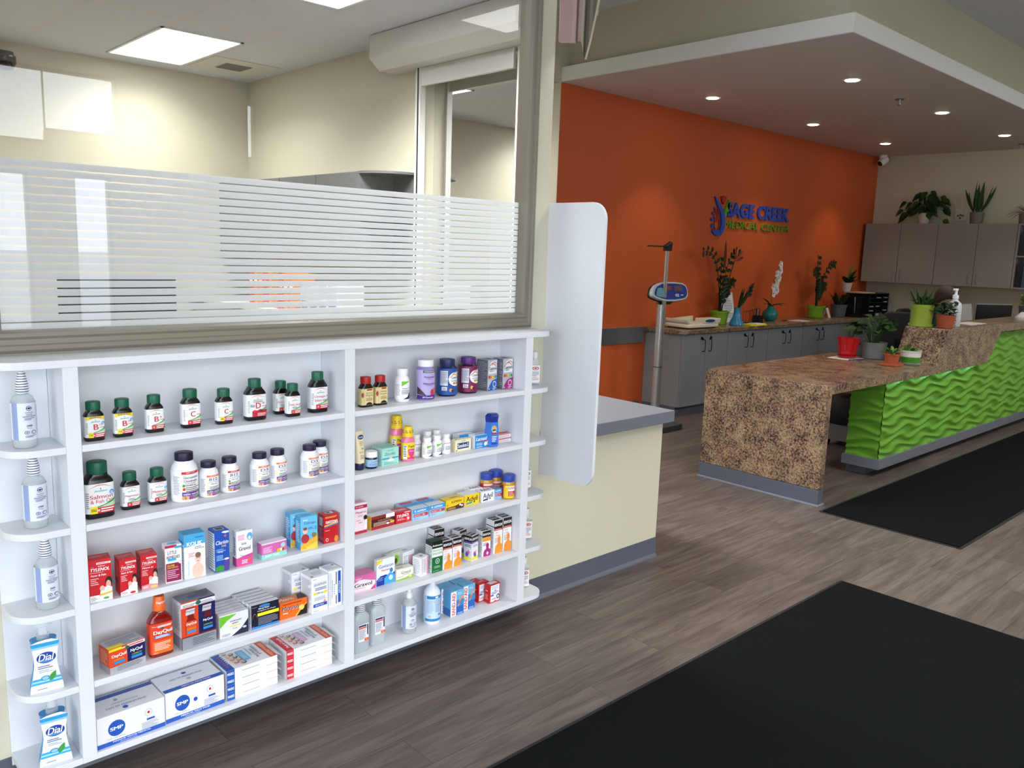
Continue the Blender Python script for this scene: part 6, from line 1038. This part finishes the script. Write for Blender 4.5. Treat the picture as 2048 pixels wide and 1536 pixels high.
for q, L_, m_ in (((.9, -.2, .7), .26, LEAF2), ((.5, -.3, 1), .30, LEAF2), ((0, -.2, 1), .34, M('#6A7A34', .4)), ((1, -.1, .3), .24, LEAF2), ((-.8, 0, .8), .2, LEAF2), ((.2, -.4, .9), .26, LEAF2), ((-.3, -.6, .3), .12, M('#3A141C', .4)), ((.6, -.4, .4), .2, LEAF2)): leaf(b, (0, 0, .10), q, (0, 0, 1), L_, .09, m_, .15)
b.build('leaves', c)
b = MB(); b.box(-.03, .03, -.14, .14, 0, .30, M('#AFB2B8', .5)); tag(b.build('white_binder', loc=(11.80, 2.74, ZC), bevel=.002), 'white binder standing right of the black file sorter', 'binder')
b = MB(); b.box(-.055, .055, -.07, .07, 0, .17, M('#A8AAB0', .5)); graphics(b, [('l', .2, .6, .8, 3, .12, '#6A6E78')], lambda x, y, o: (-.0551 - o, .07 - .14 * x, .17 * y)); tag(b.build('small_white_box', loc=(11.90, 2.62, ZC)), 'small pale box in the counter corner right of the white binder', 'box')

# ================================================================ things on the desk
ZD = .8375
b = MB(); b.prism([(-.13, -.12), (.14, -.10), (.12, .12), (-.12, .11)], 0, .002, M('#D6D0CC', .6)); tag(b.build('paper_sheet', loc=(6.69, .74, ZD)), 'white sheet of paper under the red pot on the desk', 'paper')
c = empty('red_pot', (6.73, .745, ZD + .003), 0, 'empty glossy red ceramic pot with saucer on the desk', 'pot')
b = MB(); b.loft([(.012, .062, .062), (.03, .07, .07), (.10, .083, .083), (.165, .095, .095), (.175, .099, .099), (.175, .090, .090), (.10, .078, .078), (.04, .06, .06)], M('#B4101A', .12)); b.build('pot', c, smooth=50)
b = MB(); b.loft([(0, .068, .068), (.004, .075, .075), (.02, .09, .09), (.017, .084, .084), (.006, .07, .07)], M('#B4101A', .12)); b.build('saucer', c, smooth=50)
b = MB(); b.tube([(-.1, 0, .008), (.09, .02, .008)], .005, M('#1A2A70', .4)); tag(b.build('pen', loc=(6.60, .59, ZD + .002), rz=-20), 'dark pen lying on the paper in front of the red pot', 'pen')
c = empty('peace_lily', (6.93, .61, ZD), 0, 'bushy dark green peace lily in a grey pot on the desk', 'plant'); pot(c, .095, .112, .145, '#6F7272', .55, rim=False)
rr = random.Random(11)
for k in range(44):
    a = rr.uniform(0, 6.28); el = rr.uniform(.35, 1.5); st = Vector((.04 * math.cos(a), .04 * math.sin(a), .13)); hd = Vector((math.cos(a), math.sin(a), 0)); mid = st + hd * .06 * (1.6 - el) * 1.6 + Vector((0, 0, .07 + .10 * el * rr.uniform(.6, 1.1)))
    b = MB(); b.tube([st, (st + mid) / 2 + Vector((0, 0, .02)), mid], .0025, LEAF, 5); leaf(b, mid, hd + Vector((0, 0, .35 * el)), (rr.uniform(-1, .2), rr.uniform(-1, .2), .7), rr.uniform(.11, .16), .075, LEAF if k % 3 else LEAF2, .3); b.build('leaf_stem', c)
c = empty('terracotta_plant', (6.58, .30, ZD), 0, 'small spider plant in a terracotta pot with square saucer', 'plant'); pot(c, .045, .062, .10, '#A8502C', .8)
b = MB(); b.prism(rrect(-.075, -.075, .075, .075, .015), 0, .02, M('#A8502C', .8)); b.build('saucer', c, bevel=.004)
b = MB(); [leaf(b, (0, 0, .09), (math.cos(a), math.sin(a), 1.0 + .5 * math.sin(a * 3)), (0, 0, 1), .15, .026, LEAF3, .4) for a in [k * .52 for k in range(12)]]; b.build('leaves', c)
c = empty('striped_pot_plant', (6.79, .235, ZD), 0, 'small plant in a white pot with a green stripe, foremost on the desk', 'plant')
b = MB(); b.loft([(.012, .062, .062), (.02, .072, .072)], M('#C9CCC6', .35)); b.loft([(.02, .072, .072), (.068, .079, .079)], M('#3F8A22', .3), cap=False); b.loft([(.068, .079, .079), (.075, .081, .081), (.08, .079, .079), (.088, .081, .081), (.094, .079, .079), (.102, .081, .081), (.115, .083, .083), (.122, .086, .086), (.122, .078, .078), (.10, .074, .074)], M('#D2D4CC', .35)); b.build('pot', c, smooth=40)
b = MB(); b.loft([(0, .07, .07), (.012, .085, .085), (.010, .078, .078)], M('#C9CCC6', .35)); b.build('saucer', c, smooth=40); b = MB(); b.loft([(.10, .075, .075), (.106, .073, .073)], SOIL); b.build('soil', c)
b = MB(); rr = random.Random(5); [leaf(b, (rr.uniform(-.05, .05), rr.uniform(-.05, .05), .105), (rr.uniform(-1, 1), rr.uniform(-1, 1), rr.uniform(.5, 1.2)), (0, 0, 1), rr.uniform(.04, .08), .022, LEAF3, .2) for k in range(60)]; b.build('leaves', c)
ZT = 1.138
c = empty('lime_planter', (7.14, .315, ZT), 0, 'tall lime cylinder pot with aloe and leafy plants on the high counter', 'plant'); b = MB(); LM = M('#A0B848', .3); b.loft([(.018, .085, .085), (.022, .088, .088), (.185, .092, .092), (.19, .095, .095), (.19, .085, .085), (.15, .084, .084)], LM); b.build('pot', c, smooth=40); b = MB(); b.loft([(0, .092, .092), (.004, .098, .098), (.024, .102, .102), (.022, .092, .092)], LM); b.build('saucer', c, smooth=40); b = MB(); b.loft([(.16, .084, .084), (.165, .08, .08)], SOIL); b.build('soil', c)
b = MB(); [leaf(b, (-.035 + .03 * math.cos(a), .03 * math.sin(a), .165), (math.cos(a) * .7 - .15, math.sin(a) * .7, 1.1), (0, 0, 1), .17, .022, LEAF, -.15) for a in [k * .63 for k in range(10)]]; b.build('aloe_leaves', c)
b = MB(); rr = random.Random(8); [leaf(b, (.04 + rr.uniform(-.05, .05), rr.uniform(-.05, .05), .165 + rr.uniform(0, .06)), (rr.uniform(-.6, 1), rr.uniform(-1, 1), rr.uniform(.2, 1)), (0, 0, 1), rr.uniform(.06, .10), .045, LEAF, .3) for k in range(36)]; b.build('leaves', c)
c = empty('dark_green_pot', (7.36, .31, ZT), 0, 'dark green pot half hidden between the lime and the terracotta pots', 'pot'); pot(c, .075, .085, .17, '#1E4A34', .35); b = MB(); [leaf(b, (0, 0, .15), (math.cos(a), math.sin(a), .9), (0, 0, 1), .12, .045, LEAF, .3) for a in [k * .5 for k in range(13)]]; b.build('leaves', c)
c = empty('terracotta_bowl_plant', (7.155, .122, ZT), 0, 'trailing jade-like plant in a round terracotta pot on the high counter', 'plant'); pot(c, .060, .077, .115, '#A04C2C', .75, rim=False)
b = MB(); rr = random.Random(6); [leaf(b, (rr.uniform(-.06, .06), rr.uniform(-.06, .06), .12 + rr.uniform(0, .08)), (rr.uniform(-1, 1), rr.uniform(-1, 1), rr.uniform(-.1, 1)), (0, 0, 1), rr.uniform(.05, .09), .04, LEAF if k % 2 else LEAF2, .3) for k in range(56)]; [leaf(b, (.085 + .01 * (k % 2), -.03, .13 - .02 * k), (1, -.3, -.2), (0, 0, 1), .035, .015, LEAF2, .2) for k in range(6)]; b.tube([(.05, -.02, .13), (.085, -.03, .12), (.09, -.03, .02)], .002, LEAF2, 5); b.build('leaves', c)
c = empty('pump_bottle', (7.45, .165, ZT), 0, 'large white sanitizer pump bottle on the high counter', 'bottle')
b = MB(); WB = M('#C9CBD4', .3); b.loft([(0, .055, .055), (.005, .060, .060), (.17, .060, .060), (.205, .052, .052), (.23, .025, .025), (.245, .022, .022)], WB); b.build('bottle_body', c, smooth=50)
b = MB(); b.loft([(.245, .026, .026), (.275, .024, .024), (.28, .012, .012), (.315, .010, .010)], WHT); b.box(-.045, .018, -.012, .012, .315, .333, WHT); b.build('pump', c, smooth=40, bevel=.002)
b = MB(); b.prism([(-.22, -.08), (.16, -.09), (.2, .08), (-.2, .09)], 0, .004, M('#CFCBC4', .6)); tag(b.build('paper_sheet', loc=(8.05, .22, ZT)), 'white papers lying flat on the high counter right of the pump bottle', 'paper')
b = MB(); b.tube([(0, 0, .01), (-.09, .05, .12)], .005, BLK, 6); b.loft([(0, .022, .022), (.012, .018, .018)], BLK); tag(b.build('counter_pen', loc=(7.72, .29, ZT)), 'black counter pen tilted in its holder by the pump bottle', 'pen')
# document stand, monitors, chair and worker behind
c = empty('document_stand', (9.30, .66, .766), -8, 'pale paper display stand behind the high counter', 'stand'); T_ = Matrix.Rotation(R(-10), 4, 'X')
b = MB(); b.box(-.24, .24, 0, .01, .15, .50, M('#A8A29E', .6), T_); b.box(-.1, .1, 0, .12, 0, .16, M('#8E8A88', .6)); b.build('board', c); b = MB(); b.box(-.14, .02, -.003, -.0005, .42, .43, M('#5A5858', .6), T_); b.build('printed_line', c)
def monitor(x, y, z, rz, w_, h_, label):
    c = empty('computer_monitor', (x, y, z), rz, label, 'monitor', 'black monitors behind the reception counter')
    b = MB(); b.box(-w_ / 2, w_ / 2, -.012, .006, .12, .12 + h_, M('#8A8C90', .4)); b.box(-w_ / 2 + .01, w_ / 2 - .01, .006, .022, .13, .11 + h_, BLK); b.build('display', c, bevel=.004); b = MB(); b.box(-w_ / 2 + .012, w_ / 2 - .012, -.0135, -.0125, .135, .105 + h_, M('#14161C', .12)); b.build('screen', c)
    b = MB(); b.box(-.025, .025, .012, .045, .01, .3, BLK); b.build('stand', c); b = MB(); b.box(-.12, .12, -.07, .10, 0, .012, BLK); b.build('foot', c)
monitor(8.17, .78, .766, 200, .44, .30, 'black monitor seen from behind, left of the lime planter')
monitor(10.25, .70, .766, 150, .50, .36, 'thin black monitor at the right, turned edge-on')
b = MB(); b.loft([(0, .018, .018), (.02, .018, .018), (.11, .012, .012), (.13, .018, .018)], M('#1C2A6A', .25), seg=12); tag(b.build('water_bottle', loc=(7.25, .72, .766)), 'small dark blue bottle beside the sloped counter end', 'bottle')
c = empty('tissue_pack', (9.55, .20, ZT), 10, 'white crumpled tissue pack at the right end of the high counter', 'tissue pack'); b = MB(); b.loft([(0, .13, .07), (.02, .13, .07), (.045, .09, .045), (.07, .03, .02)], M('#C9C9CC', .7), n=3, seg=20); b.build('pack', c)
c = empty('yellow_green_plant', (9.92, .26, ZT), 0, 'yellow-green pothos in a dark grey pot at the right photo edge', 'plant'); pot(c, .08, .09, .12, '#5A5D66', .5); b = MB(); rr = random.Random(12)
[leaf(b, (rr.uniform(-.05, .05), rr.uniform(-.05, .05), .12 + rr.uniform(0, .1)), (rr.uniform(-1, 1), rr.uniform(-1, 1), rr.uniform(.2, 1.2)), (0, 0, 1), rr.uniform(.09, .15), .06, YEL if k % 2 else LEAF3, .3) for k in range(46)]; b.build('leaves', c)

def office_chair(x, y, rz, label, back=.55):
    c = empty('office_chair', (x, y, 0), rz, label, 'chair', 'black office chairs behind reception'); F_ = M('#0D0D10', .7)
    b = MB(); b.loft([(.44, .22, .21), (.46, .25, .24), (.50, .25, .24), (.52, .22, .21)], F_, n=3); b.build('seat', c, smooth=60)
    b = MB(); b.prism(rrect(-.23, .56, .23, .56 + back, .12), .20, .26, F_, axis='y'); b.build('backrest', c, bevel=.02, smooth=60)
    b = MB(); b.box(-.03, .03, .24, .28, .45, .8, BLK); b.tube([(0, 0, .08), (0, 0, .46)], .025, BLK); b.build('post', c)
    for k in range(5): a = 2 * PI * k / 5; b = MB(); b.tube([(0, 0, .09), (.27 * math.cos(a), .27 * math.sin(a), .065)], .018, BLK); b.loft([(-.02, .028, .028), (.02, .028, .028)], BLK, T=Matrix.Translation((.28 * math.cos(a), .28 * math.sin(a), .029)) @ Matrix.Rotation(R(90), 4, 'X')); b.build('leg', c, smooth=40)
    for s_ in (-1, 1): b = MB(); b.tube([(s_ * .25, .1, .48), (s_ * .29, .1, .55), (s_ * .29, .1, .68)], .014, BLK); b.box(s_ * .29 - .03, s_ * .29 + .03, -.12, .16, .68, .705, BLK); b.build('armrest', c, smooth=40)
    return c
office_chair(9.74, 1.66, 140, 'black office chair in front of the brown back counter')
office_chair(10.44, 1.55, 2, 'black office chair the receptionist sits on')
c = empty('drawer_pedestal', (7.03, .80, 0), 0, 'grey pedestal with a black cushion on castors under the desk', 'pedestal')
b = MB(); b.box(-.16, .16, -.16, .16, .06, .21, M('#6A6660', .5)); b.build('pedestal_body', c, bevel=.004); b = MB(); b.loft([(.211, .17, .17), (.23, .185, .185), (.42, .18, .18), (.46, .15, .15)], M('#0C0C0F', .6), n=4); b.build('black_cushion', c, smooth=50)
for sx in (-1, 1):
    for sy in (-1, 1): b = MB(); b.loft([(-.015, .028, .028), (.015, .028, .028)], BLK, T=Matrix.Translation((sx * .13, sy * .13, .03)) @ Matrix.Rotation(R(90), 4, 'X')); b.build('castor', c, smooth=40)

# person: seated, head bowed, seen over the plants
def skin(name, chain, edges, mat, parent=None, sub=2):
    me = bpy.data.meshes.new(name); me.from_pydata([v[:3] for v in chain], edges, []); me.materials.append(mat)
    o = bpy.data.objects.new(name, me); COL.objects.link(o); sk = o.modifiers.new('skin', 'SKIN'); sk.use_smooth_shade = True
    lay = me.skin_vertices[0] if me.skin_vertices else None
    if lay is None:
        return o
    for i, v in enumerate(chain): lay.data[i].radius = (v[3], v[4] if len(v) > 4 else v[3]); lay.data[i].use_root = (i == 0)
    s2 = o.modifiers.new('sub', 'SUBSURF'); s2.levels = sub; s2.render_levels = sub
    if parent: o.parent = parent
    return o
pe = empty('person', (10.44, 1.44, 0), 2, 'receptionist with short brown hair, head bowed, seated behind the high counter', 'person')
# local frame: the person faces -Y
def blob(secs, mat, name, T=None, n=2.0, par=pe): b = MB(); b.loft(secs, mat, T=T, seg=28, n=n); return b.build(name, par, smooth=80)
SKN = M('#B98672', .5, name='skin'); CL = M('#2A3148', .8, name='navy_cloth'); TR = M('#1C1C22', .8)
def body():
    V = [(0, .02, .56, .15, .12), (0, .02, .70, .135, .11), (0, -.01, .86, .15, .11), (0, -.03, 1.00, .15, .10), (0, -.045, 1.09, .06, .06), (0, -.07, 1.155, .052, .055)]
    E = [(0, 1), (1, 2), (2, 3), (3, 4), (4, 5)]
    for s_ in (-1, 1):
        n0 = len(V); V += [(s_ * .17, -.03, 1.01, .055), (s_ * .21, -.06, .88, .048), (s_ * .21, -.14, .78, .04), (s_ * .14, -.30, .80, .032), (s_ * .10, -.37, .81, .026)]; E += [(3, n0), (n0, n0 + 1), (n0 + 1, n0 + 2), (n0 + 2, n0 + 3), (n0 + 3, n0 + 4)]
        n0 = len(V); V += [(s_ * .10, -.02, .56, .095), (s_ * .12, -.24, .57, .078), (s_ * .12, -.42, .55, .062), (s_ * .12, -.44, .35, .052), (s_ * .12, -.43, .12, .038), (s_ * .12, -.50, .05, .035)]; E += [(0, n0), (n0, n0 + 1), (n0 + 1, n0 + 2), (n0 + 2, n0 + 3), (n0 + 3, n0 + 4), (n0 + 4, n0 + 5)]
    return V, E
V, E_ = body(); skin('body', V, E_, CL, pe)
HT = Matrix.Translation((0, -.09, 1.165)) @ Matrix.Rotation(R(24), 4, 'X')
b = MB(); b.loft([(.0, .045, .05, 0, -.01), (.02, .06, .075, 0, -.015), (.06, .070, .088, 0, -.01), (.10, .075, .094, 0, 0), (.15, .078, .098, 0, .005), (.20, .070, .088, 0, .01), (.235, .045, .055, 0, .012), (.245, .015, .02, 0, .012)], SKN, HT); 
b.loft([(.085, .010, .012, 0, -.098), (.10, .014, .022, 0, -.095), (.125, .008, .012, 0, -.096), (.14, .004, .008, 0, -.092)], SKN, HT, seg=12)
for s_ in (-1, 1): b.loft([(.10, .006, .012, s_ * .077, .0), (.125, .010, .018, s_ * .080, .0), (.15, .007, .014, s_ * .079, .002)], SKN, HT, seg=12)
hd = b.build('head', pe, smooth=80)
b = MB(); [b.loft([(-.006, .012, .004, s_ * .03, -.0915), (.006, .012, .004, s_ * .03, -.0925)], M('#20181A', .3), HT @ Matrix.Translation((0, 0, .13)), seg=12) for s_ in (-1, 1)]; b.build('eyes', hd)
b = MB(); b.loft([(.048, .022, .006, 0, -.092), (.058, .024, .007, 0, -.094)], M('#8A3A3C', .5), HT, seg=12); b.build('mouth', hd)
b = MB(); HR = M('#463C38', .6, name='brown_hair'); b.loft([(-.03, .050, .030, 0, .065), (.0, .070, .045, 0, .06), (.06, .080, .060, 0, .045), (.10, .087, .078, 0, .034), (.15, .090, .098, 0, .016), (.185, .088, .106, 0, .004), (.22, .074, .092, 0, .006), (.252, .046, .058, 0, .010), (.264, .014, .02, 0, .012)], HR, HT @ Matrix.Diagonal((1.18, 1.12, 1.02, 1)), n=2.1)
b.loft([(.165, .070, .014, 0, -.092), (.19, .074, .022, 0, -.085), (.22, .05, .02, 0, -.07)], HR, HT); b.build('hair', pe, smooth=80)
for s_ in (-1, 1):
    V = [(0, 0, 0, .026, .014), (0, -.04, .0, .034, .013), (0, -.075, .0, .036, .012)]; E_ = [(0, 1), (1, 2)]
    for k, (dx, L_) in enumerate(((-.027, .062), (-.009, .072), (.009, .068), (.026, .055))): n0 = len(V); V += [(dx, -.09, 0, .0085), (dx * 1.15, -.09 - L_ * .55, -.008, .0078), (dx * 1.2, -.09 - L_ * .9, -.026, .0065)]; E_ += [(2, n0), (n0, n0 + 1), (n0 + 1, n0 + 2)]
    n0 = len(V); V += [(-s_ * .036, -.03, -.004, .011), (-s_ * .055, -.06, -.010, .009), (-s_ * .058, -.085, -.014, .0075)]; E_ += [(0, n0), (n0, n0 + 1), (n0 + 1, n0 + 2)]
    h_ = skin('hand', V, E_, SKN, pe, 1); h_.location = (s_ * .09, -.385, .81); h_.rotation_euler.z = R(s_ * 10)
# ---- on top of the wall cabinets and on the right wall
ZU = 2.224
c = empty('pothos_plant', (11.82, 2.19, ZU), 0, 'bushy trailing pothos in a white pot on top of the wall cabinets', 'plant'); pot(c, .060, .085, .145, '#C9BDB0', .4, rim=False); rr = random.Random(21)
for k in range(46):
    a = rr.uniform(0, 6.28); rad = rr.uniform(.05, .30); p0 = Vector((rad * .28 * math.cos(a), rad * math.sin(a), .17 + rr.uniform(0, .28) - max(0, rad - .16) * 1.0)); b = MB(); b.tube([(0, 0, .12), p0 * .55 + Vector((0, 0, .10)), p0], .002, LEAF2, 5); leaf(b, p0, (math.cos(a) * .4, math.sin(a), -.3), (-1, 0, .5), .11, .085, LEAF2 if k % 2 else LEAF, .5); b.build('leaf_stem', c)
c = empty('snake_plant', (11.80, 1.51, ZU), 0, 'upright snake plant in a grey pot on top of the wall cabinets', 'plant'); pot(c, .075, .088, .15, '#6E675E', .6, rim=False); b = MB()
for k in range(12): a = 2 * PI * k / 12; leaf(b, (.04 * math.cos(a), .04 * math.sin(a), .13), (math.cos(a) * .25 * (k % 3), math.sin(a) * .32 * (k % 3), 1), (math.cos(a), math.sin(a), .1), .30 + .04 * (k % 4), .055, LEAF, -.02, .25)
b.build('blades', c)
c = empty('spiky_plant', (11.80, .93, ZU), 0, 'thin-leaved spiky plant at the right photo edge, on the shelf top', 'plant'); pot(c, .07, .08, .13, '#6E675E', .6, rim=False); b = MB(); rr = random.Random(31)
for k in range(34): a = rr.uniform(0, 6.28); leaf(b, (0, 0, .13), (math.cos(a) * .4, math.sin(a), rr.uniform(.1, 1.4)), (0, 0, 1), .26, .018, M('#5A6A30', .5), .5)
b.build('blades', c)
c = empty('wall_device', (11.999, 1.77, 2.36), 0, 'small white wall device between the pothos and the snake plant', 'device'); b = MB(); b.box(-.035, 0, -.075, .075, -.09, .09, M('#C6C3B8', .4)); b.build('case', c, bevel=.008); b = MB(); [b.loft([(0, .014, .014), (.004, .014, .014)], M('#4A4A48', .4), T=Matrix.Translation((-.036, y, z)) @ Matrix.Rotation(R(-90), 4, 'Y')) for y, z in ((-.03, -.02), (.0, -.05), (.03, -.02), (0, -.01))]; b.build('ports', c)
c = empty('security_camera', (11.86, 2.86, 3.19), 0, 'white security camera under the soffit in the orange wall corner', 'camera'); b = MB(); b.loft([(-.04, .05, .05), (0, .055, .055)], WHT); b.build('mount', c, smooth=40)
T_ = Matrix.Translation((-.01, -.01, -.075)) @ Matrix.Rotation(R(48), 4, 'Y'); b = MB(); b.loft([(-.07, .045, .045), (-.04, .055, .055), (.05, .055, .055), (.07, .03, .03)], WHT, T=T_ @ Matrix.Rotation(R(20), 4, 'X')); b.build('housing', c, smooth=50); b = MB(); b.loft([(-.078, .034, .034), (-.069, .040, .040)], BLK, T=T_ @ Matrix.Rotation(R(20), 4, 'X')); b.build('lens', c, smooth=50)
for x, y, lab in ((7.79, .975, 'near sprinkler head under the white soffit'), (11.52, 1.0, 'far sprinkler head under the white soffit')):
    c = empty('sprinkler', (x, y, 3.19), 0, lab, 'sprinkler', 'soffit sprinklers'); b = MB(); b.loft([(-.008, .04, .04), (0, .045, .045)], M('#6E6864', .4)); b.build('plate', c, smooth=40); b = MB(); b.tube([(0, 0, 0), (0, 0, -.05)], .009, STEEL); b.loft([(-.056, .022, .022), (-.052, .022, .022)], STEEL); b.build('head', c, smooth=40)
